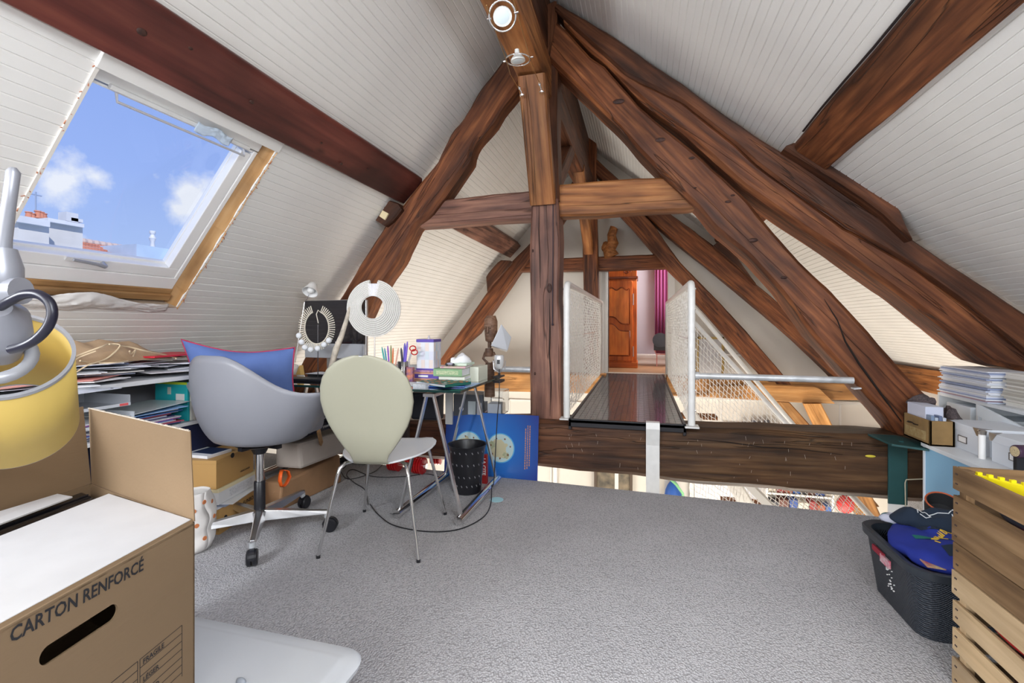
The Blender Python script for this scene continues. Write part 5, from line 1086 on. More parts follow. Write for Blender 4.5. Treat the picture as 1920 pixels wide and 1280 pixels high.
cable([g(640, 885), g(655, 898), g(700, 885), g(720, 868), g(722, 872)], .0025, 'thin cord beside the power strip')
for k in range(5):
    r_ = .05+.012*k; q = PZ(640, 880, 0)+Vector((.02*k-.06, .05*math.sin(k*2), 0)); cable([q+Vector((r_*math.cos(a+k), r_*1.2*math.sin(a+k), .006+.012*k+.02*abs(math.sin(a*1.5)))) for a in [i*.7 for i in range(9)]], .003, ['tangled black cable loops on the carpet beside the left trestle', 'second coil of black cable beside the left trestle', 'third coil of black cable beside the left trestle', 'raised coil of black cable beside the left trestle', 'topmost coil of black cable beside the left trestle'][k])
q = PZ(640, 868, 0); t = thing('power_strip', 'black power strip with white plug among the cables', 'power strip', q); build('strip', MB().box(q.x-.02, q.x+.22, q.y, q.y+.06, 0, .045), BLACKP, t, bevel=.008); build('plug', MB().box(q.x+.09, q.x+.14, q.y+.005, q.y+.05, .045, .075), WGLOSS, t, label='white plug', bevel=.006)
def fit_text(name, body, parent, mat, origin, xdir, updir, width, height, depth=.0006, shear=0):
    o = text(name, body, parent, mat, origin, xdir, updir, 1, 0, shear=shear)
    xs = [v.co.x for v in o.data.vertices]; ys = [v.co.y for v in o.data.vertices]
    sx_, sy_ = width/(max(xs)-min(xs)), height/(max(ys)-min(ys)); x0 = min(xs); y0 = min(ys)
    for v in o.data.vertices: v.co = Vector(((v.co.x-x0)*sx_, (v.co.y-y0)*sy_, .0006))
    return o
# ================================================================ office armchair
OC = Vector((-1.975, 2.13, 0)); CHR = -.10
t = thing('office_chair', 'grey plastic shell armchair on a five star castor base', 'chair', OC, CHR)
M0 = WM[t]
SHELLP = M_('warm_grey_plastic', (.25, .255, .285), .42)
def shell(u, v):
    ph = (u-.5)*2*PI            # 0 = back, +-pi = front
    a = abs(ph)/PI
    # rim height above pan
    if a < .05: H = .455
    elif a < .42: k = (a-.05)/.37; k = k*k*(3-2*k); H = .455*(1-k)+.270*k
    elif a < .66: H = .270
    elif a < .82: k = (a-.66)/.16; k = k*k*(3-2*k); H = .270*(1-k)+.02*k
    else: H = .02
    R0_ = .21; 
    if v < .4: k = v/.4; r = R0_*k; z = .49+.03*k**3
    else:
        k = (v-.4)/.6; r = R0_+.105*(1-(1-k)**2.2); z = .515+H*(k**1.25)
        if a > .82: r = R0_+.05*k; z = .515+.012*math.sin(k*PI)-.01*k
    fl = max(0, 1-abs(a-.52)/.22)*max(0, (v-.55)/.45)**2.2; r += .15*fl
    x = math.sin(ph)*r*1.12; y = -math.cos(ph)*r*.92
    return Vector((x, y, z))
build('seat_shell', MB(M0).grid(shell, 72, 24), SHELLP, t, solid=.006, smooth=70)
build('seat_mount', MB(M0).lathe([(.03, .43), (.045, .46), (.12, .485)], 20).bar((-.14, 0, .478), (.14, 0, .478), .03, .02).bar((0, -.12, .478), (0, .12, .478), .03, .02), BLACKP, t)
build('column', MB(M0).lathe([(.021, .27), (.021, .45)], 20), CHROME, t, smooth=50)
build('column_sleeve', MB(M0).lathe([(.028, .13), (.028, .28), (.024, .285)], 20), BLACKP, t, smooth=50)
base = build('star_hub', MB(M0).lathe([(.035, .075), (.045, .085), (.045, .125), (.03, .135)], 20), ALU, t, smooth=40)
for ang in (-52, 20, 92, 164, 236):
    a = math.radians(ang)-CHR; d = Vector((math.cos(a), math.sin(a), 0)); s = Vector((-d.y, d.x, 0)); mb = MB(M0)
    p = [(.03, .024, .078, .132), (.12, .021, .084, .128), (.25, .017, .092, .120), (.345, .014, .098, .116), (.362, .011, .100, .114)]
    vs = []
    for r, w_, za, zb in p: vs += [d*r-s*w_*1.25+Vector((0, 0, za)), d*r+s*w_*1.25+Vector((0, 0, za)), d*r+s*w_*.8+Vector((0, 0, zb)), d*r-s*w_*.8+Vector((0, 0, zb))]
    mb.add(vs, [(i*4+k, i*4+(k+1) % 4, i*4+4+(k+1) % 4, i*4+4+k) for i in range(4) for k in range(4)]+[(0, 1, 2, 3), (16, 19, 18, 17)])
    arm = build('base_arm', mb, ALU, t, bevel=.003)
    c = d*.352
    ca = build('castor', MB(M0).lathe([(.031, -.024), (.037, -.018), (.037, -.004), (.012, -.003), (.012, .003), (.037, .004), (.037, .018), (.031, .024)], 28, c+d*.016+Vector((0, 0, .037)), s), BLACKP, t, smooth=40)
    mb = MB(M0); n = 10; cc = c+d*.016+Vector((0, 0, .037)); vs = []
    for i in range(n+1): b = PI*i/n; e_ = d*math.cos(b)*.040+Vector((0, 0, math.sin(b)*.040)); vs += [cc+e_-s*.010, cc+e_+s*.010]
    mb.add(vs, [(2*i, 2*i+1, 2*i+3, 2*i+2) for i in range(n)]); build('castor_hood', mb, BLACKP, ca, solid=.003)
    build('castor_stem', MB(M0).lathe([(.010, .055), (.010, .10)], 10, c).lathe([(.016, .078), (.016, .10)], 12, c), GSTEEL, ca, smooth=40)
# cushion
t = thing('cushion', 'blue linen cushion with red piping standing in the grey armchair', 'cushion', (-1.98, 2.2, .52))
TL_, TR_ = PY(340, 636, 2.12), PY(553, 651, 2.34); BL_, BR_ = Vector((TL_.x+.06, 2.18, .60)), PY(558, 745, 2.34)
BR_.z = .60
LIN = M_('blue_linen', (.10, .165, .40), .9, var=.15, scale=5, bump=.0006, bscale=220)
nrm = (TR_-TL_).cross(BL_-TL_).normalized()
if nrm.y > 0: nrm = -nrm
def cush(sgn):
    def f(u, v):
        pinx = .035*math.sin(PI*v); piny = .055*math.sin(PI*u)
        uu = u+(.5-u)*2*pinx*abs(2*u-1)**2; vv = v+(.5-v)*2*piny*abs(2*v-1)**2*2.2
        p = TL_.lerp(TR_, uu).lerp(BL_.lerp(BR_, uu), vv)
        b = (max(0, math.sin(PI*u))*max(0, math.sin(PI*v)))**.5*.075
        return p+nrm*sgn*b+nrm*.008*noise.noise(p*11)
    return f
build('cover', MB().grid(cush(1), 34, 26).grid(cush(-1), 34, 26), LIN, t, smooth=80)
ed = [cush(1)(i/24, 0) for i in range(25)]+[cush(1)(1, i/16) for i in range(1, 17)]+[cush(1)(1-i/24, 1) for i in range(1, 25)]+[cush(1)(0, 1-i/16) for i in range(1, 16)]
build('piping', MB().tube(ed, .0045, 6, closed=True), M_('crimson_piping', (.42, .03, .09), .8), t, smooth=60)
# ================================================================ white moulded plywood chair, shade painted on its back
WC = Vector((-1.305, 2.29, 0))
t = thing('plywood_chair', 'white oval backed chair with shade tinted back and slim chrome legs by the desk', 'chair', WC, math.radians(10.4))
M0 = WM[t]
LACQ_SHADED = M_('shaded_white_lacquer', (.37, .36, .275), .38)  # white lacquer; this beige paints the shade on the back
back = [(.45, .085, -.235), (.47, .083, -.250), (.50, .095, -.258), (.53, .120, -.264), (.58, .155, -.272), (.64, .190, -.282), (.70, .213, -.293), (.76, .224, -.305), (.82, .220, -.317), (.87, .203, -.328), (.91, .174, -.337), (.94, .136, -.344), (.96, .092, -.349), (.972, .045, -.352)]
seat = [(-.205, .115, .447), (-.17, .15, .448), (-.12, .190, .449), (-.05, .218, .450), (.03, .232, .452), (.10, .235, .456), (.16, .225, .460), (.21, .195, .461), (.245, .150, .456), (.262, .09, .450)]
rows = [(y, w_, z) for z, w_, y in back[::-1]]+[(y, w_, z) for y, w_, z in seat]
rows = [(-.353, .012, .975)]+rows+[(.268, .02, .447)]
mb = MB(M0); n = 14; vs = []
for k, (y, w_, z) in enumerate(rows):
    isb = k <= len(back)
    for i in range(n+1):
        s = -1+2*i/n; c_ = .022*s*s*(w_/.22)**1
        vs.append(Vector((w_*math.sin(s*PI/2), y+(c_ if isb else 0), z+(0 if isb else c_*.5))))
mb.add(vs, [(j*(n+1)+i, j*(n+1)+i+1, (j+1)*(n+1)+i+1, (j+1)*(n+1)+i) for j in range(len(rows)-1) for i in range(n)])
sb_ = build('seat_and_back', mb, LACQ_SHADED, t, solid=.010, smooth=60); sb_.data.materials.append(M_('lit_white_lacquer', (.74, .76, .79), .3)); sb_.modifiers['solid'].material_offset = 1; sb_.modifiers['solid'].material_offset_rim = 1  # second slot is the same lacquer as lit on seat top and rim
for sx_, sy_, top in [(-1, -1, (-.10, -.10)), (1, -1, (.10, -.10)), (1, 1, (.10, .10)), (-1, 1, (-.10, .10))]:
    fx_, fy_ = .245*sx_, (-.27 if sy_ < 0 else .30)
    ft = Vector((fx_, fy_, .012)); p = [Vector((top[0], top[1], .432)), Vector((top[0]*1.55, top[1]*1.75, .428)), Vector((top[0]*1.7, top[1]*2.0, .41)), Vector((top[0]*1.78, top[1]*2.07, .38)), ft]
    lg = build('leg', MB(M0).tube(p, [.009, .009, .009, .009, .008], 12), CHROME, t, smooth=60); build('leg_tip', MB(M0).lathe([(.010, 0), (.010, .014)], 10, (fx_, fy_, 0)), BLACKP, lg)
build('seat_bracket', MB(M0).lathe([(.11, .428), (.11, .438)], 20), CHROME, t)
# ================================================================ cardboard moving box on an underbed box
Cc = Vector((-1.137, 1.003, 0)); fd = Vector((.183, -.983, 0)).normalized(); sd = Vector((-.969, .248, 0)).normalized(); ZB, ZT = .15, .60
def BP(u, v):   # pixel -> point on the printed face
    nrm_ = fd.cross(Vector((0, 0, 1))); d = ray(u, v); k = (Cc-CAMP).dot(nrm_)/d.dot(nrm_); return CAMP+d*k
t = thing('moving_box', 'open brown cardboard moving box printed CARTON RENFORCÉ at the front left', 'box', Cc+Vector((-.3, -.2, ZB)))
FL, SL_ = .60, .62; TH = .005
nf = fd.cross(Vector((0, 0, 1))); 
if nf.x < 0: nf = -nf
h1, h2 = BP(92, 1228), BP(207, 1148)
hd1 = (h1-Cc).dot(fd); hd2 = (h2-Cc).dot(fd); hz1, hz2 = h1.z, h2.z; hz = (hz1+hz2)/2; hr = .0175
cdx = (hd1+hd2)/2; hl = abs(hd1-hd2)/2
inn = []; out = []; n = 40
for i in range(n):
    a = 2*PI*(i+.5)/n; cx_, cz_ = math.cos(a), math.sin(a)
    inn.append((cdx+(hl if cx_ > 0 else -hl)*1.0+hr*cx_, hz+hr*cz_))
    X0_, X1_, Z0_, Z1_ = 0-cdx, FL-cdx, ZB-hz, ZT-hz
    k = min([(X1_/cx_) if cx_ > 0 else (X0_/cx_), (Z1_/cz_) if cz_ > 0 else (Z0_/cz_)])
    out.append((cdx+cx_*k, hz+cz_*k))
# force corners
for cxr, czr in [(0, ZB), (FL, ZB), (FL, ZT), (0, ZT)]:
    j = min(range(n), key=lambda i: (out[i][0]-cxr)**2+(out[i][1]-czr)**2); out[j] = (cxr, czr)
P3 = lambda q, off: Cc+fd*q[0]+Vector((0, 0, q[1]))-nf*off
vs = [P3(q, 0) for q in inn]+[P3(q, 0) for q in out]+[P3(q, TH) for q in inn]+[P3(q, TH) for q in out]
fs = []
for i in range(n):
    j = (i+1) % n; fs += [(i, j, n+j, n+i), (2*n+i, 3*n+i, 3*n+j, 2*n+j), (i, 2*n+i, 2*n+j, j), (n+i, n+j, 3*n+j, 3*n+i)]
build('printed_side', MB().add(vs, fs), CARD, t)
O = lambda a, b, z: Cc+fd*a+sd*b+Vector((0, 0, z))
def wallp(p, q, z0, z1, th): 
    return MB().hexa(Vector((p.x, p.y, z0)), Vector((q.x, q.y, z0)), Vector((q.x, q.y, z1)), Vector((p.x, p.y, z1)), th)
build('end_side', wallp(O(0, 0, 0), O(0, SL_, 0), ZB, ZT, fd*TH), CARD, t)
build('back_side', wallp(O(0, SL_, 0), O(FL, SL_, 0), ZB, ZT, -sd*TH), CARD, t); build('near_side', wallp(O(FL, 0, 0), O(FL, SL_, 0), ZB, ZT, -fd*TH), CARD, t)
build('bottom', MB().prism([O(0, 0, ZB), O(0, SL_, ZB), O(FL, SL_, ZB), O(FL, 0, ZB)], (0, 0, .006)), CARD, t)
fu = .24
e0, e1 = O(0, .002, ZT), O(0, SL_, ZT); tilt = Vector((-.01, .01, 0))
t0, t1 = BP(357, 808), PY(166, 765, 1.175)
t0 = e0+Vector((.0, -.02, .235)); t1 = e1+Vector((.03, .0, .245))
t0 = PY(356, 808, 1.035); t1 = PY(166, 765, 1.18)
mb = MB(); mb.hexa(e0, e1, t1, t0, -fd*.004); build('end_flap', mb, CARD, t, bevel=.0008)
mb = MB(); rg = random.Random(1); N_ = 90
for i in range(N_):
    p = t0.lerp(t1, (i+.5)/N_); mb.bar(p-Vector((0, 0, .001)), p+Vector((0, 0, .0012+rg.random()*.0022)), .0028, .004)
build('torn_flap_edge', mb, M_('torn_card', (.62, .55, .46), .9), t, kind='stuff')
mb = MB(); b0, b1 = O(0, SL_, ZT), O(.40, SL_, ZT); mb.hexa(b0, b1, b1+Vector((-.05, 0, .24)), b0+Vector((-.035, .0, .25)), sd*.004); build('back_flap', mb, CARD, t, bevel=.0008)
mb = MB(); mb.hexa(O(.004, .012, ZT+.002), O(FL, .012, ZT+.002), O(FL, .455, ZT-.004), O(.02, .455, ZT-.001), (0, 0, .004)); build('closed_flap', mb, CARD_LIT, t, bevel=.001, label='smooth flap folded over the top, paled as lit')
mb = MB(); mb.hexa(O(0, 0, ZT-.003), O(FL, 0, ZT-.003), O(FL, .014, ZT+.006), O(0, .014, ZT+.006), (0, 0, -.004)); build('fold_edge', mb, CARD, t)
mb = MB(); mb.hexa(O(.12, SL_-.03, ZT+.01), O(.60, SL_-.03, ZT+.03), O(.60, SL_-.12, ZT+.008), O(.10, SL_-.09, ZT+.005), (0, 0, .004)); build('loose_inner_flap', mb, CARD_LIT, t)
for b_ in (Cc,):
    w0 = BP(17, 1206); w1 = BP(268, 1068)
    wz = (w0.z+w1.z)/2-.004
    fit_text('lettering', 'CARTON RENFORCÉ', t, INK, Vector((w0.x, w0.y, w0.z-.001))+nf*.0008, (w1-w0), (0, 0, 1), (w1-w0).length, .034)
def pline(pts, w_=.0011):
    mb = MB()
    for a, b in zip(pts, pts[1:]): mb.bar(a+nf*.0005, b+nf*.0005, w_, .0006, nf)
    return mb
q00, q01 = BP(262, 1236), BP(341, 1173)
def TBp(x, z): return Vector(q00)+(-fd)*x+Vector((0, 0, z))
TW = (q01-q00).dot(-fd); rowh = .020
mb = pline([TBp(0, 0), TBp(0, -.13)]); 
for k in range(7): mb = mb.add(pline([TBp(0, -rowh*k), TBp(TW, -rowh*k)]).v, pline([TBp(0, -rowh*k), TBp(TW, -rowh*k)]).f)
for a, b in ((TBp(TW, 0), TBp(TW, -.13)), (TBp(-.006, 0), TBp(-.006, -.13)), (TBp(-.006, 0), TBp(-.1, 0)), (TBp(-.006, -.02), TBp(-.1, -.02)), (TBp(-.006, -.04), TBp(-.1, -.04))):
    q = pline([a, b]); mb.add(q.v, q.f)
build('printed_table', mb, INK, t)
fit_text('lettering', 'FRAGILE', t, INK, TBp(.008, -.017)+nf*.0008, -fd, (0, 0, 1), .060, .0125); fit_text('lettering', 'LÉGER', t, INK, TBp(.008, -rowh*2-.017)+nf*.0008, -fd, (0, 0, 1), .045, .014); fit_text('lettering', 'LOURD', t, INK, TBp(.008, -rowh*4-.017)+nf*.0008, -fd, (0, 0, 1), .045, .0125)
for k in range(2):
    y0 = .46+.085*k; lab = ['glossy black lid in the moving box next to the pale flap', 'second glossy black lid at the back of the moving box'][k]
    mb = MB(); mb.prism([O(.03, y0, .585), O(.03, y0+.075, .585), O(FL-.02, y0+.075, .585), O(FL-.02, y0, .585)], (0, 0, -.2)); tb_ = build('document_case', mb, M_('gloss_black', (.01, .01, .013), .22), bevel=.008); tag(tb_, lab, 'case')
    mb = MB(); mb.tube([O(.04, y0+.012, .588), O(FL-.03, y0+.012, .588)], .003, 5); build('ridge', mb, BLACKP, tb_)
t = thing('storage_box', 'low translucent plastic underbed box with lid on the carpet', 'box', (-1.18, .95, 0))
TRN = M_('translucent_plastic', (.72, .74, .77), .35, alpha=.93)
TRN2 = M_('translucent_lid', (.66, .69, .73), .25, var=.03, scale=4)
x0, x1, y0, y1 = -1.78, -.79, .36, 1.28
def rr(x0, x1, y0, y1, r, z, n=6):
    o = []
    for cx_, cy_, a0 in ((x1-r, y1-r, 0), (x0+r, y1-r, PI/2), (x0+r, y0+r, PI), (x1-r, y0+r, 1.5*PI)): o += [Vector((cx_+r*math.cos(a0+PI/2*i/n), cy_+r*math.sin(a0+PI/2*i/n), z)) for i in range(n+1)]
    return o
def loft(mb, rings, cap0=True, cap1=True):
    m = len(rings[0]); mb.add([p for r in rings for p in r], [(i*m+k, i*m+(k+1) % m, (i+1)*m+(k+1) % m, (i+1)*m+k) for i in range(len(rings)-1) for k in range(m)]+([tuple(range(m))[::-1]] if cap0 else [])+([tuple((len(rings)-1)*m+k for k in range(m))] if cap1 else [])); return mb
build('tub', loft(MB(), [rr(x0+.05, x1-.05, y0+.05, y1-.05, .05, .0), rr(x0+.02, x1-.02, y0+.02, y1-.02, .06, .125)]), TRN, t, smooth=40)
build('lid', loft(MB(), [rr(x0, x1, y0, y1, .07, .120), rr(x0-.003, x1+.003, y0-.003, y1+.003, .07, .134), rr(x0+.006, x1-.006, y0+.006, y1-.006, .065, .142), rr(x0+.030, x1-.030, y0+.030, y1-.030, .05, .138), rr(x0+.05, x1-.05, y0+.05, y1-.05, .04, .147)]), TRN2, t, smooth=50)
mb = MB(); q = PZ(452, 1278, .15); mb.ball(q, (.016, .008, .012), 10, 8); build('clip', mb, M_('grey_clip', (.30, .33, .38), .3), t, smooth=60)
# ================================================================ yellow shade swing lamp at the left edge
c = None
def PT(u, v, tt): d = ray(u, v); return CAMP+d*tt
YS = M_('yellow_shade', (.58, .41, .10), .7, var=.06, scale=6); YSI = M_('yellow_shade_inner', (.80, .62, .22), .8); GRM = M_('lamp_grey', (.36, .37, .40), .4, .3); GRL = M_('lamp_light_grey', (.30, .31, .35), .35, .3)
cR = PT(6, 664, .86)
right_, fwd_ = Vector((CP, SP, 0)), Vector((-SP, CP, 0))
axis = (Vector((0, 0, 1))*.64-fwd_*.56+right_*.50).normalized()
R_ = .094; HS = .235
t = thing('swing_lamp', 'grey swing arm floor lamp with yellow drum shade at the left edge', 'lamp', (-1.36, .18, 0))
lo_ = cR-axis*HS
build('shade', MB().lathe([(R_*1.06, 0), (R_*1.0, HS)], 56, lo_, axis, capb=False, capt=False), YS, t, solid=.003, smooth=60)
build('shade_rim', MB().lathe([(R_*1.03, HS-.004), (R_*1.03, HS+.004), (R_*.965, HS+.004), (R_*.965, HS-.004)], 56, lo_, axis, capb=False, capt=False), GRM, t, smooth=30)
build('shade_rim', MB().lathe([(R_*1.075, -.001), (R_*1.075, .003), (R_*1.04, .003), (R_*1.04, -.001)], 56, lo_, axis, capb=False, capt=False), GRM, t, smooth=30)
rc = PT(-14, 668, .80)
mb = MB(); q = Vector((0, 0, 1)).rotation_difference(axis); mb.tube([rc+q @ Vector((.047*math.cos(a), .047*math.sin(a), 0)) for a in [i*PI/12 for i in range(24)]], .010, 8, closed=True); build('shade_ring', mb, GRM, t, smooth=60)
build('lamp_socket', MB().lathe([(.025, -.06), (.042, -.01), (.040, .035), (.02, .06)], 20, PT(-2, 622, .80), axis), GRL, t, smooth=40)
j = PT(8, 500, .78)
build('head_joint', MB().lathe([(.016, -.045), (.026, -.03), (.026, .01), (.018, .04)], 18, PT(4, 512, .78), (0, 0, 1)).lathe([(.022, -.02), (.022, .02)], 16, PT(17, 545, .78), right_), GRL, t, smooth=40)
build('upper_handle', MB().tube([PT(2, 492, .78), PT(6, 450, .78), PT(17, 380, .775), PT(25, 322, .77), PT(24, 315, .77)], [.013, .011, .009, .009, .005], 12), GRL, t, smooth=60)
cb = [PT(-30, 590, .76), PT(0, 575, .755), PT(20, 563, .75), PT(45, 552, .75), PT(72, 552, .75), PT(92, 566, .75), PT(98, 588, .75), PT(90, 612, .75), PT(70, 634, .75), PT(45, 648, .75), PT(15, 656, .755), PT(-30, 660, .76)]
cc = []
for i in range(1, len(cb)-2):
    for k in range(6):
        s_ = k/6; p0, p1, p2, p3 = cb[i-1:i+3]; cc.append(.5*((2*p1)+(p2-p0)*s_+(2*p0-5*p1+4*p2-p3)*s_*s_+(3*p1-p0-3*p2+p3)*s_**3))
build('cable_loop', MB().tube(cc, .0072, 12), M_('dark_blue_rubber', (.008, .008, .02), .35), t, smooth=60)
build('lower_arm', MB().tube([PT(3, 560, .79), PT(0, 640, .80), PT(-60, 610, .78), PT(-150, 560, .75), (-1.36, .18, 1.25)], .009, 10), GRL, t, smooth=60)
build('pole', MB().tube([(-1.36, .18, .012), (-1.36, .18, 1.3)], .012, 12), GRL, t, smooth=60); build('foot', MB().lathe([(.13, 0), (.13, .012), (.02, .022)], 28, (-1.36, .18, 0)), GRL, t, smooth=30)
# ================================================================ left white shelving along the slope
LS = M_('white_melamine', (.74, .75, .77), .4); SX = -2.40; SZ = .84
t = thing('shelf_unit', 'low white shelving unit under the skylight buried in papers', 'shelf', (-2.7, 1.8, 0))
build('top_board', MB().box(-2.93, SX, .7, 2.42, SZ-.022, SZ), LS, t, bevel=.002); build('middle_board', MB().box(-2.93, SX, .7, 2.42, .565, .585), LS, t, bevel=.002); build('bottom_board', MB().box(-3.0, SX, .7, 2.42, .08, .10), LS, t)
build('back_panel', MB().box(-2.95, -2.93, .7, 2.42, 0, SZ-.02), M_('grey_back', (.42, .43, .46), .6), t)
for y in (.7, 1.2, 2.40): build('side_panel', MB().box(-2.93, SX-.005, y, y+.02, 0, SZ-.022), LS, t)
# paper mess on top
rg = random.Random(11)
cols = [(.80, .81, .85), (.72, .75, .84), (.83, .80, .76), (.55, .57, .62), (.70, .30, .26), (.30, .34, .44), (.10, .12, .20), (.85, .85, .85), (.74, .76, .80), (.45, .50, .62)]
pms = [M_('sheet_stock', c, .75) for c in cols]
zz = SZ+.0005
for i in range(64):
    w_, d_ = rg.choice([(.21, .30), (.22, .31), (.18, .25), (.24, .33)]); h_ = rg.choice([.0012, .002, .003, .004])
    yy = rg.uniform(.95, 2.28); lev = max(0, 1-abs(yy-1.75)/.9)
    x = rg.uniform(-2.72, -2.52); rz = rg.uniform(-.6, .6)+PI/2*rg.randint(0, 1); zl = SZ+.001+.00095*i*(.5+lev)
    if i % 3 == 0: ty = rg.uniform(-.05, .05)
    else: ty = rg.uniform(-.02, .02)
    M2 = Matrix.Translation((x, yy, zl+.006)) @ Matrix.Rotation(rz, 4, 'Z') @ Matrix.Rotation(ty, 4, 'Y') @ Matrix.Rotation(rg.uniform(-.03, .03), 4, 'X')
    tag(build('paper_sheet', MB(M2).box(-w_/2, w_/2, -d_/2, d_/2, 0, h_), pms[rg.choice([0, 0, 1, 1, 2, 3, 7, 7, 8, 8, 9, 5, 6, 4])], frame=M2), 'sheet or leaflet in the untidy paper heap on the left shelf', 'paper', 'papers heaped on the left shelf')
M2 = Matrix.Translation((-2.60, 2.10, SZ+.105)) @ Matrix.Rotation(.15, 4, 'Z'); tag(build('red_folder', MB(M2).box(-.13, .13, -.20, .20, 0, .009), M_('red_card', (.62, .02, .04), .5), frame=M2, bevel=.002), 'bright red folder on top of the paper heap', 'folder')
M2 = Matrix.Translation((-2.50, 1.30, SZ+.03)) @ Matrix.Rotation(.2, 4, 'Z'); tag(build('pink_folder', MB(M2).box(-.12, .12, -.22, .22, 0, .005), M_('salmon_card', (.80, .42, .36), .6), frame=M2), 'salmon pink folder at the front of the paper heap', 'folder')
M2 = Matrix.Translation((-2.46, 1.52, SZ-.006)) @ Matrix.Rotation(.12, 4, 'Z') @ Matrix.Rotation(.10, 4, 'Y'); pw = tag(build('plastic_wallet', MB(M2).box(-.10, .13, -.22, .16, 0, .0015), M_('white_wallet', (.78, .82, .90), .3), frame=M2), 'white punched plastic wallet hanging over the shelf edge', 'wallet'); build('punch_hole', MB(M2).lathe([(.006, .0016), (.006, .0022)], 12, (.11, .13, 0)), INK, pw)
# kraft paper bag with rope like twisted handles
t = thing('kraft_bag', 'crumpled brown paper bag with twisted handles on the paper heap', 'bag', (-2.68, 1.58, SZ+.09))
KR = M_('kraft_paper', (.50, .34, .20), .8, var=.15, scale=14, bump=.001, bscale=40)
def kb(u, v):
    p = PX(150+175*u, 0, -2.62); p.z = 0
    y = 1.45+.76*u; hgt = .125*math.sin(PI*min(1, u*1.15))**.7*(1-.3*u); x = -2.82+.36*v-.05*u
    return Vector((x, y, SZ+.095+hgt*math.sin(PI*v)**.6*(.9+.5*noise.noise(Vector((u*7, v*4, 0))))+.012*noise.noise(Vector((u*16, v*9, 3)))))
build('crumpled_body', MB().grid(kb, 34, 12), KR, t, solid=.002, smooth=30)
RP_ = M_('twisted_paper', (.66, .52, .34), .85)
for pts in ([(122, 678), (150, 665), (190, 650), (205, 645), (225, 648), (200, 672), (165, 684), (140, 698), (128, 690), (145, 672), (180, 658)], [(205, 645), (240, 650), (270, 657), (320, 668), (330, 672)], [(150, 676), (175, 680), (215, 680), (240, 676)], [(243, 658), (246, 664), (254, 656), (250, 668)]):
    P_ = [PX(u, v, -2.45-.12*(k % 2)*.3) for k, (u, v) in enumerate(pts)]; build('handle', MB().tube(spline(P_), .0038, 6), RP_, t, smooth=60)
# letter trays
TRAY = M_('tray_plastic', (.72, .76, .82), .2, alpha=.45); TAG_ = M_('red_tag', (.78, .12, .12), .5)
def tray(z, y0, y1, x1, label):
    t = thing('letter_tray', label, 'letter tray', ((x1-.13), (y0+y1)/2, z))
    build('tray', MB().box(x1-.30, x1, y0, y1, z, z+.003).box(x1-.30, x1-.297, y0, y1, z, z+.05).box(x1-.30, x1, y0, y0+.003, z, z+.05).box(x1-.30, x1, y1-.003, y1, z, z+.05), TRAY, t)
    build('front_lip', MB().box(x1-.002, x1+.002, y0, y1, z, z+.014), M_('frosted_lip', (.62, .65, .70), .25), t)
    for y in (y0+.005, y1-.05): build('label_tag', MB().box(x1+.002, x1+.0035, y, y+.038, z+.002, z+.013), TAG_, t, label='red label tab')
    return t
tray(.735, 1.42, 1.74, -2.36, 'upper clear letter tray with red tabs on the middle shelf')
tray(.655, 1.42, 1.745, -2.34, 'lower clear letter tray with red tabs on the middle shelf')
for i in range(16):
    z = .587+.0052*i; cch = [(.06, .07, .20), (.70, .72, .78), (.03, .05, .16), (.45, .08, .12), (.60, .56, .62), (.08, .20, .50), (.28, .10, .30), (.8, .8, .82)][i % 8]
    M2 = Matrix.Translation((-2.52+rg.uniform(-.02, .015), 1.82+rg.uniform(-.05, .03), z)) @ Matrix.Rotation(rg.uniform(-.12, .12), 4, 'Z')
    tag(build('magazine', MB(M2).box(-.11, .11, -.26, .20, 0, .0048), M_('magazine_cover', cch, .4), frame=M2), ORD(16-i)+' magazine from the top of the flat pile on the middle shelf', 'magazine', 'flat pile on the middle shelf')
for k, (z, lab) in enumerate([(.672, 'clear blue tinted plastic folder on the middle shelf pile'), (.690, 'grey translucent sleeve resting on the middle shelf pile')]):
    M2 = Matrix.Translation((-2.50, 1.85+.02*k, z)) @ Matrix.Rotation(-.1+.2*k, 4, 'Z') @ Matrix.Rotation(.04, 4, 'X'); tag(build('sleeve', MB(M2).box(-.12, .13, -.2, .2, 0, .003), M_('sleeve_plastic', [(.30, .50, .82), (.62, .66, .66)][k], .2), frame=M2), lab, 'folder')
for k in range(7):
    y = 2.09+.018*k; cch = [(.02, .42, .46), (.80, .80, .72), (.60, .58, .54), (.78, .60, .42), (.8, .8, .8), (.30, .32, .38), (.03, .04, .10)][k]
    tk = tag(build('exercise_book', MB().box(-2.65, -2.42+.003*k, y, y+.014, .586, .80-.005*k), M_('book_cover_left', cch, .45), bevel=.001), ['teal book with lime edge standing on the middle shelf', 'cream book standing right of the teal one', 'taupe book in the upright row on the middle shelf', 'sand coloured book in the upright row', 'white book in the upright row on the middle shelf', 'slate grey book near the end of the upright row', 'black book ending the upright row'][k], 'book')
    if k == 0:
        tk['label'] = 'teal book with lime stripe standing on the middle shelf'
        build('lime_stripe', MB().box(-2.65, -2.422, y-.0012, y, .786, .80), M_('lime_print', (.50, .65, .04), .5), tk); build('white_label', MB().box(-2.50, -2.44, y-.0012, y, .70, .735), WINK, tk); build('picture_print', MB().box(-2.56, -2.535, y-.0012, y, .73, .77), M_('pale_print', (.55, .60, .52), .5), tk)
t = thing('navy_crate', 'dark navy box on the floor under the shelving unit', 'box', (-2.55, 2.1, .1)); build('body', MB().box(-2.85, -2.43, 1.75, 2.38, .10, .56), M_('navy_box', (.008, .014, .055), .6), t, bevel=.004)
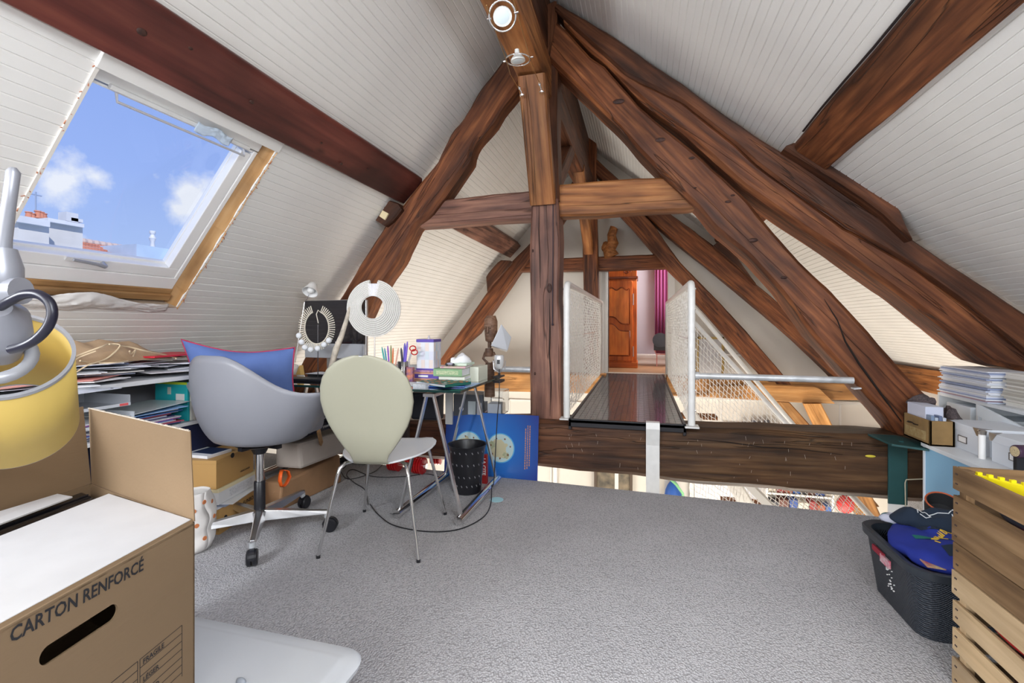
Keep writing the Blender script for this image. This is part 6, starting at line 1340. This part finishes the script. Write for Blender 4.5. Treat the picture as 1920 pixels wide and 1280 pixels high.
# boxes stacked in front, below the chair
KB = M_('kraft_shoe_box', (.52, .30, .10), .6, var=.05, scale=5); WB = M_('white_shoe_box', (.74, .74, .74), .55, var=.04, scale=5); CRM = M_('cream_lid', (.78, .68, .42), .6)
def stackbox(name, label, corner, w_, d_, z0, h_, rz, mat, lid=None, cat='box'):
    """corner = near right bottom corner seen by the camera"""
    M2 = Matrix.Translation((corner[0], corner[1], z0)) @ Matrix.Rotation(rz, 4, 'Z'); t = bpy.data.objects.new(name, None); col.objects.link(t); t.matrix_world = M2; WM[t] = M2; tag(t, label, cat)
    lt = .02 if h_ > .08 else h_*.25
    build('body', MB(M2).box(-w_, 0, 0, d_, 0, h_-lt), mat, t, bevel=.0015); build('lid', MB(M2).box(-w_-.002, .002, -.002, d_+.002, h_-lt, h_), lid or mat, t, bevel=.0015)
    return t, M2
SB = Vector((-2.14, 2.03)) 
rz = .20
t, M2 = stackbox('shoe_box', 'kraft box printed FUNBOX at the bottom of the stack beside the castors', (-2.17, 2.06), .34, .36, 0.0, .135, rz, KB)
fit_text('lettering', 'FUNBOX', t, INK, M2 @ Vector((.0032, .20, .085)), M2.to_3x3() @ Vector((0, 1, 0)), (0, 0, 1), .12, .022)
build('finger_hole', MB(M2).lathe([(.012, 0), (.012, .003)], 16, (0, .05, .075), (1, 0, 0)), INK, t)
for k in range(3):
    M3 = M2 @ Matrix.Translation((-.16+.012*k, .17+.015*k, .1365+.005*k)) @ Matrix.Rotation(.07*k-.05, 4, 'Z'); tag(build('catalogue', MB(M3).box(-.15, .165, -.17, .20, 0, .0045), pms[[0, 5, 7][k]], frame=M3), ['white catalogue on the lowest kraft box', 'slate grey catalogue between two white ones on the kraft box', 'top white catalogue under the white shoe box'][k], 'catalogue')
t, M2b = stackbox('shoe_box', 'white shoe box with cream lid in the middle of the stack', (-2.185, 2.07), .32, .35, .153, .085, rz, WB, CRM)
build('printed_label', MB(M2b).box(.0, .0012, .09, .30, .015, .055), M_('label_print', (.52, .52, .54), .7, c2=(.75, .75, .75), scale=90), t)
t, M2c = stackbox('shoe_box', 'plain kraft shoe box on top of the stack under the grey chair', (-2.19, 2.06), .34, .33, .239, .155, rz, KB)
build('finger_notch', MB(M2c).lathe([(.014, 0), (.014, .003)], 16, (.002, .13, .148), (1, 0, 0)), INK, t); fit_text('lettering', 'HEADLINER', t, INK, M2c @ Vector((.0032, .20, .03)), M2c.to_3x3() @ Vector((0, 1, 0)), (0, 0, 1), .09, .010)
M3 = M2c @ Matrix.Translation((-.16, .10, .156)) @ Matrix.Rotation(-.2, 4, 'Z'); tk = tag(build('flat_book', MB(M3).box(-.09, .11, -.06, .10, 0, .016), PAPER, frame=M3, bevel=.001), 'white and navy book lying on the top kraft shoe box', 'book'); build('navy_cover_print', MB(M3).box(-.04, .10, -.02, .098, .016, .0168), M_('navy_print', (.03, .05, .12), .3), tk)
# dotted fabric bag
t = thing('fabric_bag', 'white cotton bag with orange dots between moving box and shoe boxes', 'bag', (-2.05, 1.72, 0))
p = PZ(375, 972, 0)
def fb(u, v):
    a = 2*PI*u; r = .085*(1-.15*v+.25*math.sin(PI*v)); q = Vector((-2.17+math.cos(a)*r*.95, 1.90+math.sin(a)*r*1.15, .285*v)); return q+Vector((noise.noise(q*14), noise.noise(q*14+Vector((3, 0, 0))), 0))*.022*(1 if v > .05 else .2)
COT = M_('white_cotton_bag', (.76, .73, .70), .9, var=.08, scale=10)
build('body', MB().grid(fb, 30, 16), COT, t, smooth=60, solid=.002)
for (u, v) in [(.97, .25), (.05, .55), (.90, .75), (.0, .85), (.93, .5), (.12, .3), (.08, .8)]:
    q = fb(u, v); nn_ = Vector((math.cos(2*PI*u), math.sin(2*PI*u), 0)); build('dot', MB().lathe([(.011, .0015), (.010, .0035)], 12, q, nn_), M_('orange_dot', (.60, .20, .07), .8), t)
# black long boxes, brown bag, ribbon
BLK = M_('black_carton', (.012, .014, .022), .4)
A_ = Vector((-2.10, 2.42, 0)); Bx = Vector((-1.98, 2.98, 0)); 
d_ = (PX(585, 800, -1.98)-PX(500, 850, -1.98))
for k, zc_ in enumerate((.475, .420)):
    a = PX(500, 846+17*k, -2.02+.012*k); b = PX(596, 798+19*k, -2.02+.012*k); a.z = zc_-.0; b.z = zc_
    b = Vector((a.x-.03, 2.98, zc_)); a = Vector((a.x, 2.50, zc_))
    ax_ = (b-a).normalized(); M3 = mapf(a, ax_, Vector((0, 0, 1)).cross(ax_).normalized(), Vector((0, 0, 1)))
    tk = tag(build('sports_carton', MB(M3).box(0, .50, 0, .22, 0, .052), BLK, frame=M3, bevel=.001), ['upper flat black carton with white web address under the desk', 'lower flat black carton with white web address under the desk'][k], 'carton')
    fit_text('lettering', 'STIGASPORTS.COM', tk, WINK, M3 @ Vector((.22, -.0008, .018)), ax_, (0, 0, 1), .17, .014)
BRB = M_('brown_paper_bag', (.36, .20, .10), .75, var=.2, scale=7)
t = thing('gift_bag', 'brown bag with a bright orange ribbon lying under the desk', 'bag', (-2.2, 2.8, 0))
mb = MB(); mb.hexa((-2.10, 2.42, .0), (-2.06, 2.98, .0), (-2.08, 2.98, .20), (-2.12, 2.45, .15), (-.16, .02, 0)); rock(mb, .02, 8); build('bag_body', mb, BRB, t, bevel=.012)
ORR = M_('orange_ribbon', (.95, .13, .01), .5)
rb = PX(527, 890, -2.04)
mb = MB()
for s in (-1, 1):
    pts = [rb+Vector((.006, 0, .03)), rb+Vector((.022, s*.028, .018)), rb+Vector((.026, s*.040, -.02)), rb+Vector((.02, s*.022, -.055)), rb+Vector((.012, s*.006, -.068))]
    mb.add([q_+Vector((o_, 0, 0)) for q_ in pts for o_ in (-.012, .012)], [(2*i, 2*i+1, 2*i+3, 2*i+2) for i in range(4)])
build('ribbon', mb, ORR, t, solid=.003, smooth=60)
mb = MB(); mb.hexa((-2.06, 2.56, .20), (-1.99, 2.98, .22), (-2.01, 2.98, .38), (-2.08, 2.56, .36), (-.2, .02, 0)); rock(mb, .03, 6)
tag(build('canvas_bag', mb, M_('beige_canvas', (.46, .40, .35), .9, var=.1, scale=6), bevel=.02), 'slumped beige canvas bag under the black cartons', 'bag')
tag(build('wooden_board', MB().bar(PX(597, 806, -1.93), PZ(613, 878, .02), .03, .012, (1, 0, 0)), PINE, bevel=.001), 'narrow bare wooden board leaning under the desk by the cables', 'board')
mb = MB(); mb.box(-2.0, -1.72, 3.32, 3.36, .12, .60); tag(build('dark_panel', mb, M_('dark_brown_panel', (.035, .022, .02), .5), bevel=.002), 'dark brown panel standing behind the desk beside the white chair', 'panel')
# ================================================================ right side: cabinet, boxes, unit
CBL = M_('sky_blue_paint', (.26, .50, .72), .5, var=.04, scale=3); CBW = M_('cabinet_white', (.72, .76, .80), .45)
t = thing('cabinet', 'low cabinet with sky blue side and white top at the right', 'cabinet', (1.75, 2.5, 0))
CXL, CYF, CZ = 1.52, 3.19, .465
build('carcass', MB().box(CXL+.004, 1.885, 1.5, CYF-.012, 0, CZ-.022), CBL, t); build('top_board', MB().box(CXL-.012, 1.888, 1.5, CYF, CZ-.022, CZ), CBW, t, bevel=.002); build('end_panel', MB().box(CXL-.002, 1.888, CYF-.014, CYF, 0, CZ-.022), CBW, t)
# open unit behind
t = thing('open_shelf_unit', 'white open shelf unit against the right slope under the magazines', 'shelf', (2.1, 2.9, 0))
UX, UY0, UY1, UZ = 1.90, 1.9, 3.82, .672
build('top_board', MB().box(UX, 2.35, UY0, UY1, UZ-.02, UZ), CBW, t, bevel=.002); build('shelf_board', MB().box(UX+.01, 2.35, UY0, UY1, .455, .475), CBW, t); build('back_panel', MB().box(2.33, 2.35, UY0, UY1, 0, UZ-.02), M_('unit_grey', (.42, .46, .48), .6), t)
for y in (UY1-.02, 3.42, 2.9, 2.4, UY0): build('divider', MB().box(UX, 2.33, y, y+.02, 0, UZ-.02), CBW, t)
for k, (y0_, y1_) in enumerate([(3.47, 3.70), (3.20, 3.40)]): tag(build('white_binder_box', MB().box(UX-.01+.015*k, 2.25, y0_, y1_, .476, .476+.15-.03*k), M_('pale_blue_white', (.70, .76, .82), .5), bevel=.002), ['pale white box in the far bay of the open shelf unit', 'pale white box in the second bay of the open shelf unit'][k], 'box')
tag(build('leaning_lid', MB().hexa(PX(1832, 758, 1.86), PX(1990, 838, 1.86), PX(1990, 868, 1.86), PX(1832, 778, 1.86), (.012, 0, 0)), M_('lid_white', (.74, .80, .86), .5)), 'long white box lid leaning in front of the open shelf unit', 'lid')
rg = random.Random(21); z = UZ+.001
mg = [M_('magazine_edge', c, .6) for c in [(.72, .76, .86), (.80, .82, .88), (.60, .66, .80), (.84, .85, .86), (.30, .36, .55), (.76, .78, .82), (.45, .30, .34)]]
for k in range(24):
    h_ = rg.uniform(.0055, .0095); off = rg.uniform(-.012, .008)-(.012 if k < 9 else 0)
    tag(build('magazine', MB().box(UX+.0+off, UX+.22+off, 3.32+rg.uniform(-.02, .02), 3.77+rg.uniform(-.02, .03), z, z+h_*.94), mg[rg.choice([0, 1, 1, 2, 3, 3, 4, 5, 6, 0, 1])]), ORD(24-k)+' magazine from the top of the bluish pile on the open unit', 'magazine', 'bluish pile on the open unit'); z += h_
z = UZ+.001; mg2 = [M_('yellowed_edge', c, .7) for c in [(.66, .64, .58), (.58, .56, .50), (.74, .72, .66), (.50, .47, .42), (.78, .76, .72)]]
for k in range(17):
    h_ = rg.uniform(.008, .013); off = rg.uniform(-.01, .01)
    tag(build('magazine', MB().box(UX+.04+off, UX+.26+off, 2.62+rg.uniform(-.02, .02), 3.29+rg.uniform(-.02, .0), z, z+h_*.94), mg2[rg.randint(0, 4)]), ORD(17-k)+' magazine from the top of the nearer cream pile on the open unit', 'magazine', 'cream pile on the open unit'); z += h_
# white lidded storage boxes
STW = M_('white_card_box', (.70, .74, .80), .5, var=.03, scale=6); NICK = M_('nickel', (.55, .50, .45), .3, 1)
def sbox(y0, y1, label):
    x0 = 1.62; h_ = .135
    t = thing('storage_box', label, 'box', (x0+.13, (y0+y1)/2, CZ))
    build('body', MB().box(x0, x0+.26, y0, y1, CZ, CZ+h_-.03), STW, t, bevel=.002); build('lid', MB().box(x0-.005, x0+.265, y0-.005, y1+.005, CZ+h_-.04, CZ+h_), STW, t, bevel=.003)
    yc = (y0+y1)/2; zc = CZ+.055
    mb = MB(); 
    for a in [(yc-.035, yc+.035, zc+.014, zc+.017), (yc-.035, yc+.035, zc-.017, zc-.014), (yc-.035, yc-.032, zc-.017, zc+.017), (yc+.032, yc+.035, zc-.017, zc+.017)]: mb.box(x0-.004, x0, *a)
    build('label_holder', mb, M_('dark_nickel', (.22, .20, .19), .4, .8), t); build('label_card', MB().box(x0-.0015, x0, yc-.032, yc+.032, zc-.014, zc+.014), WINK, t)
    for y, s in ((y0-.006, 1), (y1+.006, -1)): build('metal_corner', MB().add([(x0-.007, y, CZ+h_+.001), (x0-.007, y+s*.05, CZ+h_+.001), (x0+.045, y, CZ+h_+.001), (x0-.007, y, CZ+h_-.035), (x0-.007, y+s*.02, CZ+h_-.035)], [(0, 1, 2), (0, 3, 4, 1)]), NICK, t, solid=.002)
    return t
sbox(2.90, 3.17, 'white lidded storage box with label holder beside the wooden drawer')
sbox(2.52, 2.82, 'nearer white lidded storage box with label holder at the right edge')
t = thing('white_tube', 'white upright tube standing between the two storage boxes', 'tube', (1.60, 2.86, CZ)); build('tube', MB().lathe([(.014, 0), (.014, .118)], 20, (1.605, 2.862, CZ)), WGLOSS, t, smooth=40); build('cap', MB().lathe([(.016, .118), (.018, .135), (.012, .14)], 16, (1.605, 2.862, CZ)), NICK, t, smooth=40)
q = PX(1903, 846, 1.56); t = thing('small_speaker', 'small dark round speaker with tan mesh before the nearer storage box', 'speaker', (q.x, q.y, CZ))
build('drum', MB().lathe([(.026, 0), (.028, .004), (.028, .045), (.026, .05)], 24, q, (1, .15, 0)), M_('dark_aubergine', (.05, .02, .05), .4), t, smooth=40); build('mesh_face', MB().lathe([(.022, -.002), (.022, .001)], 24, q, (1, .15, 0)), M_('tan_mesh', (.62, .50, .30), .8, var=.5, scale=300), t); build('foot', MB().box(q.x, q.x+.04, q.y-.01, q.y+.01, CZ, q.z-.02), BLACKP, t)
# small wooden drawer box
OLDW = M_('ochre_box_wood', (.27, .165, .06), .6, var=.25, scale=12)
t = thing('drawer_box', 'small ochre wooden drawer with a handle holding cards and scarf', 'drawer', (1.55, 3.2, CZ))
x0, x1, y0, y1, z0, z1 = 1.50, 1.612, 3.085, 3.355, CZ, .60
mb = MB(); mb.box(x0, x0+.01, y0, y1, z0, z1); mb.box(x1-.01, x1, y0, y1, z0, z1); mb.box(x0, x1, y0, y0+.01, z0, z1); mb.box(x0, x1, y1-.01, y1, z0, z1); mb.box(x0, x1, y0, y1, z0, z0+.01); build('body', mb, OLDW, t, bevel=.001)
build('handle', MB().tube([(x0, 3.27, .555), (x0-.02, 3.27, .56), (x0-.022, 3.255, .566), (x0-.022, 3.215, .566), (x0-.02, 3.20, .56), (x0, 3.20, .555)], .003, 6), M_('dark_iron', (.03, .02, .02), .5, .6), t, smooth=50)
build('paper_label', MB().box(x0-.001, x0, 3.12, 3.33, z0+.02, z0+.07), M_('torn_label', (.42, .33, .16), .8, c2=(.30, .19, .07), scale=50), t)
tag(build('card_pack', MB().box(1.515, 1.60, 3.16, 3.345, .52, .665), M_('card_lilac', (.62, .66, .80), .4), bevel=.002), 'pale lilac card pack standing in the wooden drawer', 'cards')
for k in range(4): tag(build('photo_card', MB().box(1.515+.018*k, 1.53+.018*k, 3.105, 3.15, .49, .625-.01*(k % 2)), M_('blue_grey_card', [(.20, .28, .42), (.45, .52, .62), (.14, .18, .30), (.55, .60, .70)][k], .4)), ['dark blue card at the left of the drawer row', 'light blue card second in the drawer row', 'navy card third in the drawer row', 'pale card at the right of the drawer row'][k], 'cards')
mb = MB(); mb.ball((1.66, 3.28, .60), (.05, .12, .055), 18, 12); mb.ball((1.60, 3.37, .665), (.05, .07, .03), 16, 10); rock(mb, .05, 16)
tag(build('knitted_scarf', mb, M_('black_knit', (.035, .03, .035), .95, c2=(.12, .09, .09), scale=120), smooth=40), 'black flecked knitted scarf draped over the wooden drawer', 'scarf')
# ================================================================ wooden crates
CX0, CX1, CY0, CY1 = .937, 1.27, 1.28, 1.806
def crate(z0, slats, mat, label, seed):
    t = thing('wooden_crate', label, 'crate', ((CX0+CX1)/2, (CY0+CY1)/2, z0)); rg = random.Random(seed)
    fY = lambda x, y, z: mapf(Vector((x, y, z)), Vector((0, 1, 0)), Vector((-1, 0, 0)), Vector((0, 0, 1)))
    for za, zb_ in slats:
        j = rg.uniform(-.002, .002)
        for X, s in ((CX0+j, 1), (CX1-.010, 1)): build('slat', MB().box(X, X+.010, CY0, CY1+rg.uniform(-.004, .002), za, zb_), mat, t, fY(X, CY0, za), bevel=.0015)
        for Y in (CY1-.012, CY0): build('slat', MB().box(CX0+.012, CX1-.012, Y, Y+.010, za, zb_), mat, t, mapf(Vector((CX0, Y, za)), Vector((1, 0, 0)), Vector((0, 1, 0)), Vector((0, 0, 1))), bevel=.0015)
        mb = MB()
        for y in (CY1-.014, CY1-.020):
            for z in (za+.02, zb_-.02): mb.lathe([(.0028, 0), (.0028, .0012)], 8, (CX0+j-.0002, y-.004, z), (-1, 0, 0))
        build('nail', mb, M_('rusty_nail', (.05, .03, .03), .6), t)
    for X in (CX0+.011, CX1-.034):
        for Y in (CY1-.045, CY0+.012): build('corner_post', MB().prism([(X, Y, z0), (X+.022, Y, z0), (X+.022, Y+.030, z0), (X, Y+.030, z0)], (0, 0, slats[-1][1]-z0-.004)), mat, t, mapf(Vector((X, Y, z0)), Vector((0, 0, 1)), Vector((1, 0, 0)), Vector((0, 1, 0))))
    for k in range(4): x = CX0+.02+.075*k; build('bottom_slat', MB().box(x, x+.065, CY0+.012, CY1-.014, slats[0][0], slats[0][0]+.008), mat, t, fY(x, CY0, z0))
    return t
crate(0, [(.004, .086), (.110, .178), (.197, .262), (.284, .357)], CRATE2, 'pale wooden slatted crate at the bottom right with gaps', 1)
crate(.359, [(.360, .443), (.448, .521), (.520, .590), (.609, .679)], CRATE, 'darker brown wooden slatted crate stacked on the pale one', 2)
YEL = M_('yellow_plastic', (.80, .66, .01), .35)
t = thing('toy_track', 'yellow notched plastic toy track lying in the top crate', 'toy', (1.1, 1.6, .62))
a, b_ = Vector((.975, 1.775, .645)), Vector((1.20, 1.42, .650)); dd = (b_-a).normalized()
build('rail', MB().bar(a, b_, .012, .045), YEL, t, bevel=.002); mb = MB()
for k in range(16): p = a.lerp(b_, (k+.5)/16); mb.box(p.x-.006, p.x+.006, p.y-.005, p.y+.005, p.z+.022, p.z+.030)
build('teeth', mb, YEL, t); build('bracket', MB().bar(a+Vector((-.02, .005, -.005)), a+Vector((.05, 0, .0)), .04, .03), YEL, t, bevel=.004)
for nm, c, r, cc_, lab in [('toy_brick', (1.06, 1.50, .61), (.05, .06, .035), (.32, .02, .02), 'dark red toy piece under the yellow track in the top crate'), ('toy_brick', (1.02, 1.40, .62), (.04, .04, .03), (.02, .45, .22), 'green toy piece at the right edge of the top crate'), ('toy_ball', (.99, 1.60, .60), (.035, .08, .03), (.03, .03, .04), 'black toy part in the top crate'), ('toy_ball', (.985, 1.62, .535), (.03, .03, .02), (.80, .05, .25), 'pink toy glimpsed through the first gap of the top crate'), ('toy_ball', (.985, 1.50, .53), (.03, .05, .02), (.60, .70, .05), 'lime toy glimpsed through the first gap of the top crate')]:
    m_ = M_('toy_plastic', cc_, .35)
    if nm == 'toy_brick': c_ = Vector(c); mb = MB().box(c_.x-r[0], c_.x+r[0], c_.y-r[1], c_.y+r[1], c_.z-r[2], c_.z+r[2]); mb.lathe([(.012, 0), (.012, .008)], 12, c_+Vector((-.015, 0, r[2]))); mb.lathe([(.012, 0), (.012, .008)], 12, c_+Vector((.02, 0, r[2])))
    else: mb = MB().ball(c, r, 14, 10)
    tag(build(nm, mb, m_, bevel=.003 if nm == 'toy_brick' else 0, smooth=50), lab, 'toy')
for k, (c, r, cc_, lab) in enumerate([((1.10, 1.55, .49), (.12, .20, .08), (.05, .04, .05), 'dark bundle filling the top crate'), ((1.08, 1.55, .15), (.10, .20, .10), (.12, .03, .03), 'dark red cloth bundle filling the bottom crate'), ((.975, 1.60, .27), (.022, .10, .02), (.50, .02, .02), 'red item glimpsed in the upper gap of the bottom crate'), ((.975, 1.52, .10), (.022, .05, .018), (.75, .18, .03), 'orange item glimpsed in the lowest gap of the bottom crate'), ((.975, 1.44, .185), (.022, .05, .018), (.02, .28, .12), 'green item glimpsed in the middle gap of the bottom crate')]):
    mb = MB().ball(c, r, 18, 12); rock(mb, .02, 14) if k < 2 else None; tag(build('bundle' if k < 2 else 'toy_piece', mb, M_('crate_content', cc_, .7), smooth=50), lab, 'toys')
# ================================================================ laundry basket and clothes
BASK = bpy.data.materials.new('woven_black_plastic'); BASK.use_nodes = True
bt_ = BASK.node_tree; bb = bt_.nodes['Principled BSDF']; bb.inputs['Base Color'].default_value = (.028, .036, .050, 1); bb.inputs['Roughness'].default_value = .42
co = bt_.nodes.new('ShaderNodeTexCoord'); sx_ = bt_.nodes.new('ShaderNodeSeparateXYZ'); bt_.links.new(co.outputs['Object'], sx_.inputs[0])
def sinw(i, f):
    m = bt_.nodes.new('ShaderNodeMath'); m.operation = 'MULTIPLY'; m.inputs[1].default_value = f; bt_.links.new(i, m.inputs[0]); s = bt_.nodes.new('ShaderNodeMath'); s.operation = 'SINE'; bt_.links.new(m.outputs[0], s.inputs[0]); return s.outputs[0]
ah = bt_.nodes.new('ShaderNodeMath'); ah.operation = 'ADD'; bt_.links.new(sx_.outputs[0], ah.inputs[0]); bt_.links.new(sx_.outputs[1], ah.inputs[1])
mm_ = bt_.nodes.new('ShaderNodeMath'); mm_.operation = 'MULTIPLY'; bt_.links.new(sinw(ah.outputs[0], 700), mm_.inputs[0]); bt_.links.new(sinw(sx_.outputs[2], 620), mm_.inputs[1])
bq = bt_.nodes.new('ShaderNodeBump'); bq.inputs['Distance'].default_value = .0025; bt_.links.new(mm_.outputs[0], bq.inputs['Height']); bt_.links.new(bq.outputs[0], bb.inputs['Normal'])
t = thing('laundry_basket', 'dark woven plastic laundry basket overflowing with clothes', 'basket', (1.12, 2.22, 0))
bx0, bx1, by0, by1, bh = .925, 1.33, 1.975, 2.455, .262
build('basket_body', loft(MB(), [rr(bx0+.035, bx1-.035, by0+.05, by1-.05, .06, 0), rr(bx0+.022, bx1-.02, by0+.028, by1-.03, .075, .10), rr(bx0+.006, bx1-.006, by0+.008, by1-.008, .085, bh-.03), rr(bx0+.010, bx1-.010, by0+.012, by1-.012, .08, bh-.03), rr(bx0+.04, bx1-.04, by0+.055, by1-.055, .06, .01)]), BASK, t, smooth=50)
build('rim', loft(MB(), [rr(bx0, bx1, by0, by1, .09, bh-.035), rr(bx0-.008, bx1+.008, by0-.008, by1+.008, .095, bh-.03), rr(bx0-.010, bx1+.010, by0-.010, by1+.010, .095, bh-.004), rr(bx0-.004, bx1+.004, by0-.004, by1+.004, .09, bh), rr(bx0+.018, bx1-.018, by0+.018, by1-.018, .08, bh-.006), rr(bx0+.020, bx1-.020, by0+.020, by1-.020, .08, bh-.035)], False, False), M_('rim_black', (.025, .032, .042), .38), t, smooth=40)
build('handle_slot', MB().box(bx0-.003, bx0+.004, 2.215, 2.31, bh-.072, bh-.050), M_('slot_red_cloth', (.30, .02, .04), .8), t, label='slot showing red cloth behind')
mb = MB(); mb.box(bx0-.006, bx0+.002, 2.165, 2.235, bh-.085, bh-.055); build('floral_sticker', mb, M_('floral_print', (.62, .60, .62), .5, c2=(.60, .03, .10), scale=70), t)
mb = MB(); rgg = random.Random(4)
for k in range(22): y = 2.19+rgg.uniform(-.03, .03); z = rgg.uniform(.08, .17); mb.box(bx0-.0005+.02*(1-z/.25), bx0+.004+.02*(1-z/.25), y, y+.003, z, z+.003)
build('white_scuffs', mb, WINK, t, kind='stuff')
def cloth(name, label, cat, c, r, mat, k=.03, f=12, n=40, ang=0):
    M2 = Matrix.Translation(c) @ Matrix.Rotation(ang, 4, 'Z'); mb = MB().ball((0, 0, 0), r, n, n//2)
    mb.v = [Vector((p.x, p.y, max(p.z, -r[2]*.6))) for p in mb.v]; mb.v = [M2 @ p for p in mb.v]; mb.v = [p+Vector((noise.noise(p*f), noise.noise(p*f+Vector((4, 0, 0))), noise.noise(p*f*1.5+Vector((0, 6, 0)))*1.3))*k for p in mb.v]
    return tag(build(name, mb, mat, smooth=60), label, cat)
RB_ = M_('royal_blue_cotton', (.012, .03, .30), .8, var=.2, scale=6); NAVY = M_('navy_knit', (.010, .022, .045), .9)
s1 = cloth('blue_sweater', 'royal blue sweater with yellow script and green stripe in the basket', 'clothes', (1.13, 2.20, .262), (.185, .215, .050), RB_, .022, 9)
s2 = cloth('navy_sweater', 'folded navy sweater with white outline drawing on top of the basket', 'clothes', (1.17, 2.345, .312), (.165, .085, .048), NAVY, .018, 11, ang=-.12)
s3 = cloth('grey_cloth', 'pale lilac grey cloth peeking out at the far corner of the basket', 'clothes', (1.03, 2.40, .290), (.05, .035, .022), M_('lilac_cotton', (.50, .52, .62), .9), .01, 20, 20)
s4 = cloth('teal_cloth', 'dark teal cloth under the lilac cloth in the basket', 'clothes', (1.07, 2.43, .285), (.07, .03, .025), M_('teal_cotton', (.02, .12, .14), .9), .012, 20, 20)
# decoration on the sweaters: hugging the surface by ray casting
dg = bpy.context.evaluated_depsgraph_get(); 
def onsurf(o, x, y, lift=.0015):
    mw = o.matrix_world if o.matrix_world != Matrix() else WM[o]; mi = WM[o].inverted()
    me_o = o; ok, l_, n_, _ = me_o.ray_cast(mi @ Vector((x, y, 1.2)), Vector((0, 0, -1)))
    return (WM[o] @ l_)+Vector((0, 0, lift)) if ok else None
bpy.context.view_layer.update()
def stroke(o, pts, r, mat, name):
    mb = MB(); P_ = []
    for a, b in zip(pts, pts[1:]):
        n = max(2, int(math.dist(a, b)/.006))
        for i in range(n): q = onsurf(o, a[0]+(b[0]-a[0])*i/n, a[1]+(b[1]-a[1])*i/n); P_.append(q) if q else None
    if len(P_) > 2: mb.tube(P_, r, 5); return mb
    return None
def multistroke(o, lst, r, mat, name):
    mb = MB()
    for pts in lst:
        s = stroke(o, pts, r, mat, name)
        if s: mb.add(s.v, s.f)
    if mb.v: build(name, mb, mat, o, smooth=60)
GN = M_('green_stripe_cotton', (.01, .16, .14), .85)
def ribbon_on(o, a, b, w_, mat, name):
    vs = []; n = 26
    for i in range(n+1):
        for s in (-.5, 0, .5):
            x = a[0]+(b[0]-a[0])*i/n; y = a[1]+(b[1]-a[1])*i/n+s*w_; q = onsurf(o, x, y, .0018) or Vector((x, y, .28)); vs.append(q)
    build(name, MB().add(vs, [(i*3+k, i*3+k+1, i*3+3+k+1, i*3+3+k) for i in range(n) for k in (0, 1)]), mat, o, smooth=60)
ribbon_on(s1, (1.01, 2.185), (1.27, 2.15), .028, GN, 'green_stripe'); ribbon_on(s1, (1.06, 2.085), (1.27, 2.07), .05, NAVY, 'navy_patch'); ribbon_on(s1, (1.06, 2.265), (1.12, 2.25), .04, NAVY, 'navy_patch')
YI = M_('yellow_thread', (.72, .48, .05), .7); WI = M_('white_thread', (.75, .78, .80), .7)
def letters(word, x0, y0, sc, slant=.25):
    G = {'C': [[(1, .85), (.6, 1), (.15, .6), (.2, .15), (.6, 0), (1, .2)]], 'a': [[(.8, .55), (.4, .6), (.15, .3), (.35, 0), (.75, .15), (.8, .55), (.85, .1), (1, 0)]], 'r': [[(.15, .55), (.25, 0), (.3, .4), (.7, .58)]], 'm': [[(.05, .55), (.1, 0), (.2, .5), (.4, .5), (.45, 0), (.55, .5), (.8, .5), (.9, 0)]], 'b': [[(.2, 1.1), (.15, 0), (.6, 0), (.75, .35), (.4, .5), (.18, .35)]], '!': [[(.5, 1), (.4, .35)], [(.37, .08), (.36, 0)]]}
    out = []; x = x0
    for ch in word:
        for st in G[ch]: out.append([(x+(p[0]*.62+p[1]*slant)*sc, y0+p[1]*sc) for p in st])
        x += sc*.72
    return out
# the script runs away from the viewer's left: mirrored by the way the garment lies
ls = letters('Caramba!', 0, 0, .042)
ls = [[(1.185-px_*.69+py_*.73, 2.305-px_*.73-py_*.69) for px_, py_ in st] for st in letters('Caramba!', 0, 0, .038)]
multistroke(s1, ls, .0022, YI, 'lettering')
cat_ = [[(0, 0), (.01, .03), (.02, .025), (.035, .03), (.04, 0), (.02, -.012), (0, 0)], [(.04, .01), (.07, .02), (.10, .012), (.12, .03)], [(.015, .012), (.018, .010)], [(.12, .03), (.14, .05)], [(.12, .03), (.155, .03)], [(.10, -.02), (.11, .012)], [(.115, -.022), (.125, .008)], [(.13, -.02), (.145, .012)], [(.145, -.018), (.155, .02)], [(.09, -.018), (.092, -.002)]]
multistroke(s2, [[(1.085+x*1.1, 2.315+y*1.1) for x, y in st] for st in cat_], .0018, WI, 'outline_drawing')
mb = MB(); q = onsurf(s1, 1.16, 2.04) or Vector((1.16, 2.04, .29)); mb.ball(q, (.028, .018, .004), 16, 8); build('white_badge', mb, M_('white_badge', (.75, .70, .72), .7), s1, smooth=60)
t = thing('cap', 'black cap with an orange rim behind the navy sweater', 'cap', (1.22, 2.46, .30)); q = Vector((1.235, 2.45, .355))
build('crown', MB().lathe([(.055, -.05), (.058, -.01), (.055, .012), (.05, .012), (.048, -.045)], 28, q, (-.15, -.45, .9), capt=True), BLACKM, t, smooth=50)
mb = MB(); qq = Vector((0, 0, 1)).rotation_difference(Vector((-.15, -.45, .9)).normalized()); mb.tube([q+qq @ Vector((.055*math.cos(a), .055*math.sin(a), .013)) for a in [i*PI/14 for i in range(28)]], .0035, 6, closed=True); build('rim', mb, M_('rust_orange', (.45, .09, .03), .6), t, smooth=60)
tag(build('comic_book', MB().hexa((.975, 2.02, .262), (.985, 2.20, .266), (1.03, 2.20, .262), (1.04, 2.02, .258), (0, 0, .004)), M_('comic_print', (.70, .62, .30), .5, c2=(.50, .05, .12), scale=40)), 'colourful printed booklet at the near edge of the basket', 'booklet')
